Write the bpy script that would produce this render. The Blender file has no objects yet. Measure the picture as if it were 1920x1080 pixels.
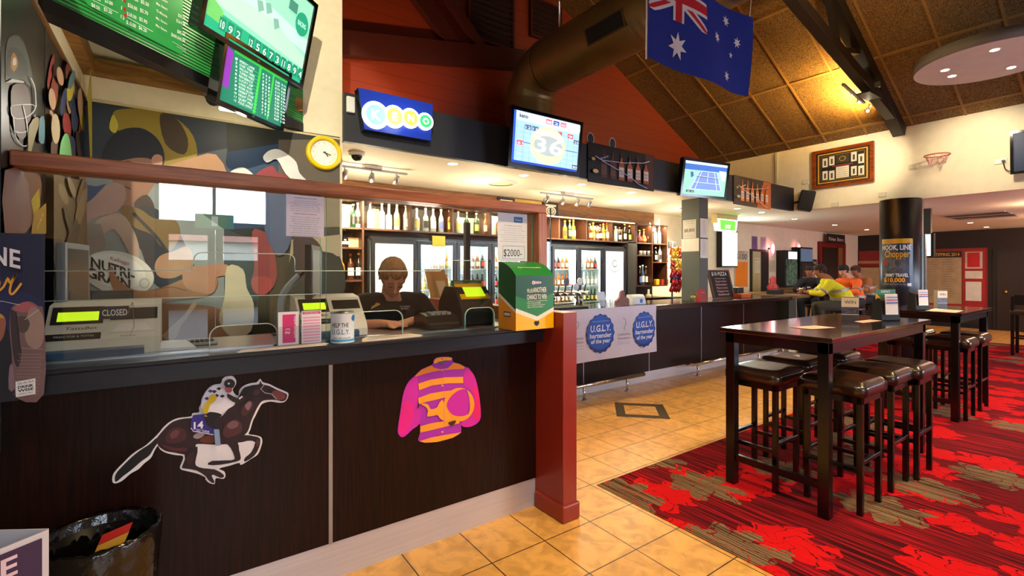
import bpy, bmesh, math, random
from mathutils import Vector, Matrix, noise
from mathutils.geometry import tessellate_polygon
random.seed(7)
C = bpy.context.scene.collection
PI = math.pi
# ---------------------------------------------------------------- camera
F, HZ, H = 888.0, 508.0, 1.5
CX, CYY = .5782, .8159
cam = bpy.data.objects.new('camera', bpy.data.cameras.new('camera')); C.objects.link(cam)
cam.location = (0, 0, H); cam.rotation_euler = (PI/2, 0, -math.atan2(CX, CYY))
cam.data.sensor_width = 36; cam.data.lens = 36*F/1920; cam.data.shift_y = -32/1920
cam.data.clip_start = .05; cam.data.clip_end = 200
bpy.context.scene.camera = cam
vs = bpy.context.scene.view_settings
vs.view_transform = 'Standard'; vs.look = 'None'; vs.gamma = 1; vs.use_curve_mapping = False; vs.exposure = 0.6
# ---------------------------------------------------------------- world: bright overcast day outside
w = bpy.data.worlds.new('world'); bpy.context.scene.world = w; w.use_nodes = True
wn = w.node_tree.nodes; wl = w.node_tree.links
bg = wn['Background']; bg.inputs[1].default_value = 11
sky = wn.new('ShaderNodeTexSky'); sky.sky_type = 'HOSEK_WILKIE'; sky.turbidity = 8; sky.sun_direction = (.1, -.8, .6)
mx = wn.new('ShaderNodeMixRGB'); mx.inputs[0].default_value = .75; mx.inputs[2].default_value = (.72, .86, 1.0, 1)
wl.new(sky.outputs[0], mx.inputs[1]); wl.new(mx.outputs[0], bg.inputs[0])
# ---------------------------------------------------------------- light helpers
def area(loc, rot, sx, sy, power, col):
    l = bpy.data.lights.new('area', 'AREA'); l.shape = 'RECTANGLE'; l.size = sx; l.size_y = sy; l.energy = power; l.color = col
    o = bpy.data.objects.new('window_light', l); o.location = loc; o.rotation_euler = rot; C.objects.link(o); return o  # shared by window daylight, fridge, shelf and lightbox lamps
def spot(loc, power, col=(1, .78, .5), ang=100, blend=.6, target=None, size=.04):
    l = bpy.data.lights.new('spot', 'SPOT'); l.energy = power; l.color = col; l.spot_size = math.radians(ang); l.spot_blend = blend; l.shadow_soft_size = size
    o = bpy.data.objects.new('spot_light', l); o.location = loc; C.objects.link(o)
    if target is not None: o.rotation_euler = (Vector(target)-Vector(loc)).to_track_quat('-Z', 'Y').to_euler()
    return o
def point(loc, power, col=(1, .8, .55), size=.1):
    l = bpy.data.lights.new('point', 'POINT'); l.energy = power; l.color = col; l.shadow_soft_size = size
    o = bpy.data.objects.new('point_light', l); o.location = loc; C.objects.link(o); return o
DAY = (.62, .76, 1.0)
# daylight through the street door, its transom and the front windows
area((.5, -4.6, 4.2), (math.radians(50), 0, 0), 1.6, 1.6, 300, DAY)
area((7.4, -3.66, 1.9), (PI/2, 0, 0), 2.1, 1.6, 70, DAY)
area((10.5, -3.66, 1.8), (PI/2, 0, 0), 2.1, 1.4, 50, DAY)
area((13.6, -3.66, 1.5), (PI/2, 0, 0), 1.6, 1.6, 45, (.72, .6, 1))
area((-2.35, .3, 1.9), (0, -PI/2, 0), 1.4, 1.6, 8, DAY)  # bluish area light facing right; the left wall has no window
# pendant pools over the hall floor
for x, y, z, p in ((1.5, 1.0, 3.6, 210), (3.1, .4, 4.0, 210), (5.2, .5, 4.2, 200), (7.4, .3, 3.7, 170)):
    spot((x, y, z), p, (1, .72, .36), 95, .8, (x+.15, y+.25, 0), .12)
# hard ceiling spotlight behind the camera, aimed at the booth wall
spot((-1.2, -2.9, 4.75), 1300, (1, .9, .68), 25, .25, (.5, 4.0, 2.85), .04)
# ---------------------------------------------------------------- materials
def s2l(c): return c/12.92 if c <= .04045 else ((c+.055)/1.055)**2.4
def hx(h): h = h.lstrip('#'); return tuple(s2l(int(h[i:i+2], 16)/255) for i in (0, 2, 4))+(1,)
MATS = {}
def mat(name, col, rough=.5, metal=0, emit=0, spec=.5, coat=0, var=.05, scale=6, bump=0, stretch=None, alpha=None, trans=0, col2=None):
    if name in MATS: return MATS[name]
    m = bpy.data.materials.new(name); MATS[name] = m; m.use_nodes = True
    nt = m.node_tree; N = nt.nodes; L = nt.links; b = N['Principled BSDF']
    c = hx(col) if isinstance(col, str) else col
    b.inputs['Roughness'].default_value = rough; b.inputs['Metallic'].default_value = metal
    b.inputs['Specular IOR Level'].default_value = spec; b.inputs['Coat Weight'].default_value = coat; b.inputs['Coat Roughness'].default_value = .08
    b.inputs['Transmission Weight'].default_value = trans
    tc = N.new('ShaderNodeTexCoord'); mp = N.new('ShaderNodeMapping'); L.new(tc.outputs['Object'], mp.inputs[0])
    if stretch: mp.inputs['Scale'].default_value = stretch
    nz = N.new('ShaderNodeTexNoise'); nz.inputs['Scale'].default_value = scale; nz.inputs['Detail'].default_value = 4
    L.new(mp.outputs[0], nz.inputs['Vector'])
    rp = N.new('ShaderNodeValToRGB'); rp.color_ramp.elements[0].position = .3; rp.color_ramp.elements[1].position = .7
    c2 = hx(col2) if col2 else tuple(min(1, v*(1+var)) for v in c[:3])+(1,)
    rp.color_ramp.elements[0].color = tuple(v*(1-var) for v in c[:3])+(1,) if not col2 else c; rp.color_ramp.elements[1].color = c2
    L.new(nz.outputs[0], rp.inputs[0]); L.new(rp.outputs[0], b.inputs['Base Color'])
    if emit: L.new(rp.outputs[0], b.inputs['Emission Color']); b.inputs['Emission Strength'].default_value = emit
    if bump:
        bp = N.new('ShaderNodeBump'); bp.inputs['Strength'].default_value = bump; bp.inputs['Distance'].default_value = .01
        L.new(nz.outputs[0], bp.inputs['Height']); L.new(bp.outputs[0], b.inputs['Normal'])
    return m
def ink(h, emit=0): return mat(('glow ' if emit else 'ink ')+h+(str(emit) if emit else ''), h, .55, emit=emit, var=.03 if emit else .1, scale=5)
def glassmat(name, tint=(1, 1, 1, 1), ior=1.5, rough=0, boost=1.0):
    m = bpy.data.materials.new(name); MATS[name] = m; m.use_nodes = True; nt = m.node_tree; N = nt.nodes; L = nt.links
    for n in list(N): N.remove(n)
    o = N.new('ShaderNodeOutputMaterial'); t = N.new('ShaderNodeBsdfTransparent'); t.inputs[0].default_value = tint
    g = N.new('ShaderNodeBsdfGlossy'); g.inputs['Roughness'].default_value = rough
    f = N.new('ShaderNodeFresnel'); ge = N.new('ShaderNodeNewGeometry'); mi_ = N.new('ShaderNodeMapRange'); mi_.inputs['To Min'].default_value = ior; mi_.inputs['To Max'].default_value = 1/ior; L.new(ge.outputs['Backfacing'], mi_.inputs['Value']); L.new(mi_.outputs[0], f.inputs[0])
    mu = N.new('ShaderNodeMath'); mu.operation = 'MULTIPLY'; mu.inputs[1].default_value = boost; mu.use_clamp = True
    x = N.new('ShaderNodeMixShader'); L.new(f.outputs[0], mu.inputs[0]); L.new(mu.outputs[0], x.inputs[0]); L.new(t.outputs[0], x.inputs[1]); L.new(g.outputs[0], x.inputs[2]); L.new(x.outputs[0], o.inputs[0]); return m
GLASS = glassmat('clear glass', (.97, .985, .98, 1), 1.5, 0, 2.3)
DOORG = glassmat('fridge door glass', (.97, .985, .98, 1), 1.5, 0, .8)
GLASSB = glassmat('bottle clear glass', (.8, .84, .82, 1), 1.5, .02, 1.6)
GLASSE = mat('green glass edge', '5fae9b', .15, var=.1)
def woodmat(name, c1, c2, rough=.45, scale=(1, 1, 12), det=6, coat=0, dist=2.5, sc=3, spec=.5):
    m = bpy.data.materials.new(name); MATS[name] = m; m.use_nodes = True; nt = m.node_tree; N = nt.nodes; L = nt.links; b = N['Principled BSDF']
    tc = N.new('ShaderNodeTexCoord'); mp = N.new('ShaderNodeMapping'); mp.inputs['Scale'].default_value = scale; L.new(tc.outputs['Object'], mp.inputs[0])
    nz = N.new('ShaderNodeTexNoise'); nz.inputs['Scale'].default_value = sc; nz.inputs['Detail'].default_value = det; nz.inputs['Distortion'].default_value = dist; L.new(mp.outputs[0], nz.inputs['Vector'])
    rp = N.new('ShaderNodeValToRGB'); rp.color_ramp.elements[0].position = .32; rp.color_ramp.elements[1].position = .68
    b.inputs['Specular IOR Level'].default_value = spec
    rp.color_ramp.elements[0].color = hx(c1); rp.color_ramp.elements[1].color = hx(c2); L.new(nz.outputs[0], rp.inputs[0]); L.new(rp.outputs[0], b.inputs['Base Color'])
    b.inputs['Roughness'].default_value = rough; b.inputs['Coat Weight'].default_value = coat; b.inputs['Coat Roughness'].default_value = .1
    bp = N.new('ShaderNodeBump'); bp.inputs['Strength'].default_value = .12; bp.inputs['Distance'].default_value = .003; L.new(nz.outputs[0], bp.inputs['Height']); L.new(bp.outputs[0], b.inputs['Normal'])
    return m
WENGE = woodmat('wenge laminate', '120603', '270e07', .36, (30, 30, 1.2), sc=4, dist=.3, spec=.2)
NAVYTOP = woodmat('blue black laminate', '151822', '1d202c', .35, (1, 6, 6))
TIMBER = woodmat('varnished pine beam', '8a4a26', 'b56d42', .4, (1.2, 14, 14), sc=3, dist=.8)
TIMBERV = woodmat('varnished pine post', '8a4a26', 'b56d42', .4, (14, 14, 1.2), sc=3, dist=.8)
ROUGHT = woodmat('raw pine batten', '6f4a1c', 'a5762f', .6, (1.5, 10, 10), sc=3, dist=.8)
SHELFW = woodmat('dark shelf timber', '3a2013', '54301b', .45, (2, 8, 8))
BACKW = woodmat('stained back bar panelling', '6a3f18', '9a6128', .4, (1, 8, 8), coat=.2, sc=1.6)
BLACKW = mat('black lacquered timber', '0b0706', .22, spec=.6, var=.3, scale=20)
BARTOP = woodmat('dark glossy bar top', '1c0c0a', '2c1410', .2, (1, 8, 8), coat=.4)
TTOP = woodmat('dark glossy table top', '170a07', '2a130b', .13, (1, 8, 8), coat=.8)
STEEL = mat('brushed steel', 'b5b2b4', .3, 1, var=.08, scale=4, stretch=(1, 1, 60))
KICK = mat('brushed kickboard', 'cdc6c8', .35, .45, var=.06, scale=3, stretch=(1, 1, 40))
CHROME = mat('chrome', 'd8d8dc', .12, 1)
ALU = mat('aluminium strip', 'a9a7ab', .35, .8)
WHITE = mat('white plastic', 'e6e4de', .4)
CREAM = mat('cream painted wall', 'e9dcc0', .75, var=.04, scale=9, bump=.08)
BLACK = mat('black plastic', '0d0d10', .3, var=.1)
MATTEB = mat('matt black', '0a0908', .7, var=.2)
DGREY = mat('dark grey plastic', '2a2b2e', .45)
# ---------------------------------------------------------------- pixel to point helpers
def ray(px, py):
    r = (px-960)/F; z = -(py-HZ)/F
    return Vector((CX+CYY*r, CYY-CX*r, z))
O0 = Vector((0, 0, H))
def AY(px, py, Y): v = ray(px, py); return O0+v*(Y/v.y)
def AX(px, py, X): v = ray(px, py); return O0+v*(X/v.x)
def AZ(px, py, Z): v = ray(px, py); return O0+v*((Z-H)/v.z)
# ---------------------------------------------------------------- mesh builder
class MB:
    def __init__(s): s.v = []; s.f = []; s.m = []; s.sm = []; s.mats = []
    def mi(s, m):
        if m not in s.mats: s.mats.append(m)
        return s.mats.index(m)
    def add(s, vs_, fs, m, smooth=False):
        b = len(s.v); s.v += [Vector(v) for v in vs_]; k = s.mi(m)
        for f in fs: s.f.append([b+i for i in f]); s.m.append(k); s.sm.append(smooth)
        return s
    def box(s, x0, x1, y0, y1, z0, z1, m, M=None):
        vv = [Vector((x, y, z)) for x in (x0, x1) for y in (y0, y1) for z in (z0, z1)]
        if M is not None: vv = [M @ v for v in vv]
        return s.add(vv, [(0, 1, 3, 2), (4, 6, 7, 5), (0, 4, 5, 1), (2, 3, 7, 6), (0, 2, 6, 4), (1, 5, 7, 3)], m)
    def hexa(s, p, m):  # 8 points: bottom 4 ccw, top 4 ccw
        return s.add(p, [(3, 2, 1, 0), (4, 5, 6, 7), (0, 1, 5, 4), (1, 2, 6, 5), (2, 3, 7, 6), (3, 0, 4, 7)], m)
    def ring(s, rings, m, smooth=True, cap=True, closed=True):
        n = len(rings[0]); b = len(s.v); k = s.mi(m)
        for r in rings: s.v += [Vector(p) for p in r]
        for i in range(len(rings)-1):
            for j in range(n if closed else n-1):
                a = b+i*n+j; c = b+i*n+(j+1) % n
                s.f.append([a, c, c+n, a+n]); s.m.append(k); s.sm.append(smooth)
        if cap:
            s.f.append([b+j for j in reversed(range(n))]); s.m.append(k); s.sm.append(False)
            s.f.append([b+(len(rings)-1)*n+j for j in range(n)]); s.m.append(k); s.sm.append(False)
        return s
    def lathe(s, prof, o, m, n=20, cap=True, smooth=True, axis='z', M=None):
        o = Vector(o); R = []
        for r, z in prof:
            rr = []
            for j in range(n):
                a = 2*PI*j/n; p = Vector((r*math.cos(a), r*math.sin(a), z))
                if axis == 'y': p = Vector((p.x, -p.z, p.y))
                if axis == 'x': p = Vector((p.z, p.x, p.y))
                if M is not None: p = M @ p
                rr.append(o+p)
            R.append(rr)
        return s.ring(R, m, smooth, cap)
    def tube(s, pts, r, m, n=8, cap=True, closed=False):
        pts = [Vector(p) for p in pts]; R = []; N = len(pts); up = None
        for i, p in enumerate(pts):
            if closed: d = pts[(i+1) % N]-pts[i-1]
            else: d = pts[min(i+1, N-1)]-pts[max(i-1, 0)]
            d.normalize()
            if up is None: up = Vector((0, 0, 1)) if abs(d.z) < .9 else Vector((1, 0, 0))
            x = d.cross(up).normalized(); y = x.cross(d).normalized(); up = y
            ri = r[i] if isinstance(r, (list, tuple)) else r
            R.append([p+(x*math.cos(2*PI*j/n)+y*math.sin(2*PI*j/n))*ri for j in range(n)])
        if closed: R.append(R[0]); return s.ring(R, m, True, False)
        return s.ring(R, m, True, cap)
    def bar(s, a, b, wd, h, m):  # rectangular bar between two points, wd sideways, h up
        a = Vector(a); b = Vector(b); d = (b-a).normalized(); up = Vector((0, 0, 1)) if abs(d.z) < .95 else Vector((0, 1, 0))
        x = d.cross(up).normalized()*wd/2; y = x.cross(d).normalized()*h/2
        return s.ring([[p-x-y, p+x-y, p+x+y, p-x+y] for p in (a, b)] if True else None, m, False)
    def sph(s, o, r, m, n=12, sq=(1, 1, 1), M=None):
        k = n//2; prof = [(max(1e-4, math.sin(PI*i/k)), -math.cos(PI*i/k)) for i in range(k+1)]; R = []
        for rr, z in prof:
            q = []
            for j in range(n):
                p = Vector((rr*math.cos(2*PI*j/n)*r*sq[0], rr*math.sin(2*PI*j/n)*r*sq[1], z*r*sq[2]))
                if M is not None: p = M @ p
                q.append(Vector(o)+p)
            R.append(q)
        return s.ring(R, m, True, True)
    def poly(s, pts, m):
        pts = [Vector(p) for p in pts]
        try: tr = tessellate_polygon([pts])
        except Exception: tr = [tuple(range(len(pts)))]
        return s.add(pts, [tuple(t) for t in tr], m)
    def prism(s, pts, off, m, m2=None):
        a = [Vector(p) for p in pts]; off = Vector(off); b = [p+off for p in a]; n = len(a)
        tr = tessellate_polygon([a]); s.add(a, [tuple(t) for t in tr], m)
        s.add(b, [tuple(reversed(t)) for t in tr], m)
        s.add(a+b, [(i, (i+1) % n, n+(i+1) % n, n+i) for i in range(n)], m2 or m); return s
    def grid(s, fn, nu, nv, m, smooth=True):
        vv = [fn(i/nu, j/nv) for j in range(nv+1) for i in range(nu+1)]
        return s.add(vv, [(j*(nu+1)+i, j*(nu+1)+i+1, (j+1)*(nu+1)+i+1, (j+1)*(nu+1)+i) for j in range(nv) for i in range(nu)], m, smooth)
    def text(s, body, o, u, v, h, m, width=None, align='c', shear=0, bold=0, fit=False):
        """flat lettering: o = anchor on the baseline, u/v = unit right/up, h = cap height"""
        T = textmesh(body, bold)
        if not T: return s
        vv, ff, wd = T; o = Vector(o); u = Vector(u); v = Vector(v); k = h/.72
        kx = k if not width else width/max(wd, 1e-6)
        W = wd*kx; ox = {'l': 0, 'c': -W/2, 'r': -W}[align]
        return s.add([o+u*(x*kx+ox+shear*y*k)+v*(y*k) for x, y in vv], ff, m)
    def build(s, name, parent=None, bevel=0, local=False, seg=2, recalc=True):
        me = bpy.data.meshes.new(name); off = Vector((0, 0, 0))
        if parent is not None and not local:
            q = parent
            while q: off += q.location; q = q.parent
        me.from_pydata([v-off for v in s.v], [], s.f)
        for m in s.mats: me.materials.append(m)
        me.polygons.foreach_set('material_index', s.m); me.polygons.foreach_set('use_smooth', s.sm)
        o = bpy.data.objects.new(name, me); C.objects.link(o)
        if recalc:
            bm = bmesh.new(); bm.from_mesh(me); bmesh.ops.recalc_face_normals(bm, faces=bm.faces); bm.to_mesh(me); bm.free()
        if parent is not None: o.parent = parent
        if bevel:
            b = o.modifiers.new('bevel', 'BEVEL'); b.width = bevel; b.segments = seg; b.limit_method = 'ANGLE'; b.angle_limit = .6
        return o
TXT = {}
def textmesh(body, bold=0):
    key = (body, bold)
    if key in TXT: return TXT[key]
    cu = bpy.data.curves.new('t', 'FONT'); cu.body = body; cu.resolution_u = 2; cu.offset = bold; cu.size = 1
    ob = bpy.data.objects.new('t', cu); C.objects.link(ob)
    dg = bpy.context.evaluated_depsgraph_get(); me = bpy.data.meshes.new_from_object(ob.evaluated_get(dg))
    r = None
    if len(me.vertices):
        vv = [(v.co.x, v.co.y) for v in me.vertices]; x0 = min(a for a, b in vv); x1 = max(a for a, b in vv)
        r = ([(a-x0, b) for a, b in vv], [tuple(p.vertices) for p in me.polygons], x1-x0)
    bpy.data.objects.remove(ob); bpy.data.curves.remove(cu); bpy.data.meshes.remove(me); TXT[key] = r; return r
# ---------------------------------------------------------------- scene helpers
def tag(o, label=None, cat=None, group=None, kind=None):
    if label: o['label'] = label
    if cat: o['category'] = cat
    if group: o['group'] = group
    if kind: o['kind'] = kind
    return o
def thing(name, label, cat, loc=(0, 0, 0), group=None, rz=0):
    o = bpy.data.objects.new(name, None); o.location = loc; o.rotation_euler.z = rz; o.empty_display_size = .1; C.objects.link(o)
    return tag(o, label, cat, group)
def dup(root, loc, label=None, group=None, rz=None, cat=None):
    r = root.copy(); C.objects.link(r); r.location = loc
    if rz is not None: r.rotation_euler.z = rz
    if label: r['label'] = label
    if group: r['group'] = group
    for ch in list(root.children):
        c = ch.copy(); C.objects.link(c); c.parent = r
        for g in list(ch.children):
            d = g.copy(); C.objects.link(d); d.parent = c
    return r
def struct(name, mb, bevel=0): return tag(mb.build(name, bevel=bevel), kind='structure')
def sbox(name, x0, x1, y0, y1, z0, z1, m, bevel=0): return struct(name, MB().box(x0, x1, y0, y1, z0, z1, m), bevel)
def smooth(pts, k=4, closed=True):
    out = []; n = len(pts)
    for i in range(n if closed else n-1):
        if closed: p0, p1, p2, p3 = pts[i-1], pts[i], pts[(i+1) % n], pts[(i+2) % n]
        else: p0, p1, p2, p3 = pts[max(i-1, 0)], pts[i], pts[i+1], pts[min(i+2, n-1)]
        for j in range(k):
            t = j/k
            out.append(tuple(.5*((2*p1[a])+(-p0[a]+p2[a])*t+(2*p0[a]-5*p1[a]+4*p2[a]-p3[a])*t*t+(-p0[a]+3*p1[a]-3*p2[a]+p3[a])*t**3) for a in range(len(p1))))
    if not closed: out.append(tuple(pts[-1]))
    return out
class Art:
    """printed artwork on a flat surface; outlines are measured on the photograph and laid on the real plane"""
    def __init__(s, mb, hit, n, ox=0, oy=0, sc=1, eps=.0006):
        s.mb = mb; s.hit = hit; s.n = Vector(n); s.k = 1; s.ox = ox; s.oy = oy; s.sc = sc; s.eps = eps
    def P(s, x, y, k=None): return s.hit(s.ox+x/s.sc, s.oy+y/s.sc)+s.n*(s.eps*(s.k if k is None else k))
    def poly(s, pts, col, sm=0, emit=0):
        if sm: pts = smooth(pts, sm)
        s.mb.poly([s.P(x, y) for x, y in pts], ink(col, emit) if isinstance(col, str) else col); s.k += 1
    def line(s, pts, wd, col, sm=0, emit=0):
        if sm: pts = smooth(pts, sm, False)
        P = [Vector(p) for p in pts]; L_ = []; R_ = []
        for i, p in enumerate(P):
            d = (P[min(i+1, len(P)-1)]-P[max(i-1, 0)]); d.normalize(); nn = Vector((-d.y, d.x))*wd/2
            L_.append(p+nn); R_.append(p-nn)
        n = len(P); vv = [s.P(*q) for q in L_+R_]
        s.mb.add(vv, [(i, i+1, n+i+1, n+i) for i in range(n-1)], ink(col, emit) if isinstance(col, str) else col); s.k += 1
    def ell(s, cx, cy, rx, ry, col, rot=0, n=24, emit=0):
        s.poly([(cx+rx*math.cos(a)*math.cos(rot)-ry*math.sin(a)*math.sin(rot), cy+rx*math.cos(a)*math.sin(rot)+ry*math.sin(a)*math.cos(rot)) for a in [2*PI*i/n for i in range(n)]], col, emit=emit)
    def text(s, body, x0, y0, x1, y1, h, col, emit=0, shear=0, bold=0):
        """baseline from (x0,y0) to (x1,y1), cap height h, all in photo units"""
        a = s.P(x0, y0); b = s.P(x1, y1); c = s.P(x0, y0-h); u = (b-a); W = u.length; v = (c-a)
        s.mb.text(body, a, u/W, v.normalized(), v.length, ink(col, emit), W, 'l', shear, bold); s.k += 1
NY = (0, -1, 0)
# ================================================================ floor, carpet
def floor_mat():
    m = bpy.data.materials.new('floor tiles'); m.use_nodes = True; N = m.node_tree.nodes; L = m.node_tree.links; b = N['Principled BSDF']
    tc = N.new('ShaderNodeTexCoord'); mp = N.new('ShaderNodeMapping'); mp.inputs['Location'].default_value = (-.973, -1.694, 0)
    L.new(tc.outputs['Object'], mp.inputs[0])
    br = N.new('ShaderNodeTexBrick'); br.offset = 0; br.squash = 1; br.inputs['Scale'].default_value = 1; br.inputs['Brick Width'].default_value = .349; br.inputs['Row Height'].default_value = .349
    br.inputs['Mortar Size'].default_value = .0035; br.inputs['Mortar Smooth'].default_value = .1; br.inputs['Color1'].default_value = hx('dda85a'); br.inputs['Color2'].default_value = hx('d69f50'); br.inputs['Mortar'].default_value = hx('3d2712')
    L.new(mp.outputs[0], br.inputs[0])
    nz = N.new('ShaderNodeTexNoise'); nz.inputs['Scale'].default_value = 9; nz.inputs['Detail'].default_value = 8; nz.inputs['Distortion'].default_value = 1; L.new(tc.outputs['Object'], nz.inputs['Vector'])
    rp = N.new('ShaderNodeValToRGB'); rp.color_ramp.elements[0].color = (.78, .74, .68, 1); rp.color_ramp.elements[1].color = (1.1, 1.08, 1.05, 1); rp.color_ramp.elements[0].position = .35; rp.color_ramp.elements[1].position = .6
    L.new(nz.outputs[0], rp.inputs[0])
    mu = N.new('ShaderNodeMixRGB'); mu.blend_type = 'MULTIPLY'; mu.inputs[0].default_value = 1; L.new(br.outputs[0], mu.inputs[1]); L.new(rp.outputs[0], mu.inputs[2]); L.new(mu.outputs[0], b.inputs['Base Color'])
    b.inputs['Roughness'].default_value = .33
    bp = N.new('ShaderNodeBump'); bp.inputs['Strength'].default_value = .4; bp.inputs['Distance'].default_value = .003; bp.invert = True; L.new(br.outputs['Fac'], bp.inputs['Height']); L.new(bp.outputs[0], b.inputs['Normal'])
    return m
def carpet_mat():
    m = bpy.data.materials.new('floral carpet'); m.use_nodes = True; N = m.node_tree.nodes; L = m.node_tree.links; b = N['Principled BSDF']
    b.inputs['Roughness'].default_value = .95; b.inputs['Specular IOR Level'].default_value = .1
    tc = N.new('ShaderNodeTexCoord')
    def math_(op, a, b_=None, cl=False):
        n = N.new('ShaderNodeMath'); n.operation = op; n.use_clamp = cl
        for i, x in enumerate((a, b_)):
            if x is None: continue
            if isinstance(x, (int, float)): n.inputs[i].default_value = x
            else: L.new(x, n.inputs[i])
        return n.outputs[0]
    # stripes along Y
    mp = N.new('ShaderNodeMapping'); mp.inputs['Scale'].default_value = (95, 1.6, 1); L.new(tc.outputs['Object'], mp.inputs[0])
    st = N.new('ShaderNodeTexNoise'); st.inputs['Scale'].default_value = 1; st.inputs['Detail'].default_value = 3; L.new(mp.outputs[0], st.inputs['Vector'])
    base = N.new('ShaderNodeValToRGB'); e = base.color_ramp.elements; e[0].position = .38; e[0].color = hx('2b0508'); e[1].position = .62; e[1].color = hx('a3101c')
    k = e.new(.5); k.color = hx('5c0a10'); L.new(st.outputs[0], base.inputs[0])
    def flowers(scale, size, seed, lobes, thr):
        mp = N.new('ShaderNodeMapping'); mp.inputs['Location'].default_value = (seed, seed*1.7, 0); mp.inputs['Scale'].default_value = (scale, scale*.8, 0); L.new(tc.outputs['Object'], mp.inputs[0])
        wn_ = N.new('ShaderNodeTexNoise'); wn_.inputs['Scale'].default_value = 5; wn_.inputs['Detail'].default_value = 5; L.new(mp.outputs[0], wn_.inputs['Vector'])
        sb = N.new('ShaderNodeVectorMath'); sb.operation = 'SUBTRACT'; L.new(wn_.outputs['Color'], sb.inputs[0]); sb.inputs[1].default_value = (.5, .5, .5)
        sc = N.new('ShaderNodeVectorMath'); sc.operation = 'SCALE'; L.new(sb.outputs[0], sc.inputs[0]); sc.inputs['Scale'].default_value = .28
        ad = N.new('ShaderNodeVectorMath'); ad.operation = 'ADD'; L.new(mp.outputs[0], ad.inputs[0]); L.new(sc.outputs[0], ad.inputs[1])
        v = N.new('ShaderNodeTexVoronoi'); v.voronoi_dimensions = '2D'; v.inputs['Scale'].default_value = 1; v.inputs['Randomness'].default_value = .75; L.new(ad.outputs[0], v.inputs['Vector'])
        d = N.new('ShaderNodeVectorMath'); d.operation = 'SUBTRACT'; L.new(ad.outputs[0], d.inputs[0]); L.new(v.outputs['Position'], d.inputs[1])
        sp = N.new('ShaderNodeSeparateXYZ'); L.new(d.outputs[0], sp.inputs[0])
        an = math_('ARCTAN2', sp.outputs[1], sp.outputs[0]); ph = math_('MULTIPLY', an, lobes)
        cs = math_('ABSOLUTE', math_('COSINE', ph)); rad = math_('MULTIPLY', math_('ADD', math_('MULTIPLY', cs, .42), .62), size)
        ins = math_('GREATER_THAN', rad, v.outputs['Distance'])
        # veins between petals
        vein = math_('GREATER_THAN', math_('ABSOLUTE', math_('COSINE', math_('ADD', ph, math_('MULTIPLY', v.outputs['Distance'], 14)))), .12)
        s3 = N.new('ShaderNodeSeparateColor'); L.new(v.outputs['Color'], s3.inputs[0])
        on = math_('GREATER_THAN', s3.outputs[0], thr)
        return math_('MULTIPLY', math_('MULTIPLY', ins, vein), on)
    f1 = flowers(2.0, .42, 3.1, 3, .42); f1b = flowers(2.9, .38, 9.7, 2.5, .6); f2 = flowers(1.7, .36, 5.35, 3.5, .45)
    red = N.new('ShaderNodeValToRGB'); red.color_ramp.elements[0].color = hx('a80c12'); red.color_ramp.elements[1].color = hx('d60e10'); L.new(st.outputs[0], red.inputs[0])
    tau = N.new('ShaderNodeValToRGB'); tau.color_ramp.elements[0].color = hx('3a2018'); tau.color_ramp.elements[1].color = hx('7d664a'); tau.color_ramp.elements[0].position = .42; tau.color_ramp.elements[1].position = .52; L.new(st.outputs[0], tau.inputs[0])
    m1 = N.new('ShaderNodeMixRGB'); L.new(math_('MAXIMUM', f1, f1b), m1.inputs[0]); L.new(base.outputs[0], m1.inputs[1]); L.new(red.outputs[0], m1.inputs[2])
    m2 = N.new('ShaderNodeMixRGB'); L.new(f2, m2.inputs[0]); L.new(m1.outputs[0], m2.inputs[1]); L.new(tau.outputs[0], m2.inputs[2]); L.new(m2.outputs[0], b.inputs['Base Color'])
    bp = N.new('ShaderNodeBump'); bp.inputs['Strength'].default_value = .3; bp.inputs['Distance'].default_value = .004; L.new(st.outputs[0], bp.inputs['Height']); L.new(bp.outputs[0], b.inputs['Normal'])
    return m
struct('floor', MB().box(-3, 17.3, -4, 6.1, -.1, 0, floor_mat()))
cp = MB(); cp.prism([(2.4, -3.4, .001), (13.9, -3.4, .001), (13.9, 3.7, .001), (8.0, 3.7, .001), (8.0, 2.36, .001), (2.4, 2.36, .001)], (0, 0, .004), carpet_mat())
tag(cp.build('carpet'), 'red floral patterned carpet laid over the tiled hall floor', 'carpet')
# floor inlay: a square frame of dark stone set point-on
d = MB(); c0 = Vector((4.08, 3.36, 0)); st_ = mat('dark stone inlay', '4a3c22', .4, var=.2, scale=20)
for k in range(4):
    a0 = PI/2*k; a1 = a0+PI/2
    q = [c0+Vector((math.cos(a)*r, math.sin(a)*r, z)) for z in (-.002, .0012) for a, r in ((a0, .375), (a1, .375), (a1, .24), (a0, .24))]
    d.hexa(q, st_)
tag(d.build('floor_inlay'), 'dark stone square frame inlaid point-on in the floor tiles before the bar', 'floor inlay')
# ================================================================ shell
RED = mat('red painted boards', '7d2208', .55, var=.06, scale=3)
def boards_mat():
    m = bpy.data.materials.new('red boarded wall'); m.use_nodes = True; N = m.node_tree.nodes; L = m.node_tree.links; b = N['Principled BSDF']
    tc = N.new('ShaderNodeTexCoord'); wv = N.new('ShaderNodeTexWave'); wv.bands_direction = 'Z'; wv.wave_profile = 'SAW'; wv.inputs['Scale'].default_value = 1.75; L.new(tc.outputs['Object'], wv.inputs[0])
    rp = N.new('ShaderNodeValToRGB'); rp.color_ramp.elements[0].position = .0; rp.color_ramp.elements[0].color = hx('3c1104'); rp.color_ramp.elements[1].position = .05; rp.color_ramp.elements[1].color = hx('7c2a0b')
    L.new(wv.outputs[0], rp.inputs[0]); L.new(rp.outputs[0], b.inputs['Base Color']); b.inputs['Roughness'].default_value = .5
    return m
REDB = boards_mat()
SLOPE = .51
def cz(X): return 3.68+SLOPE*(9-X)
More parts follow.
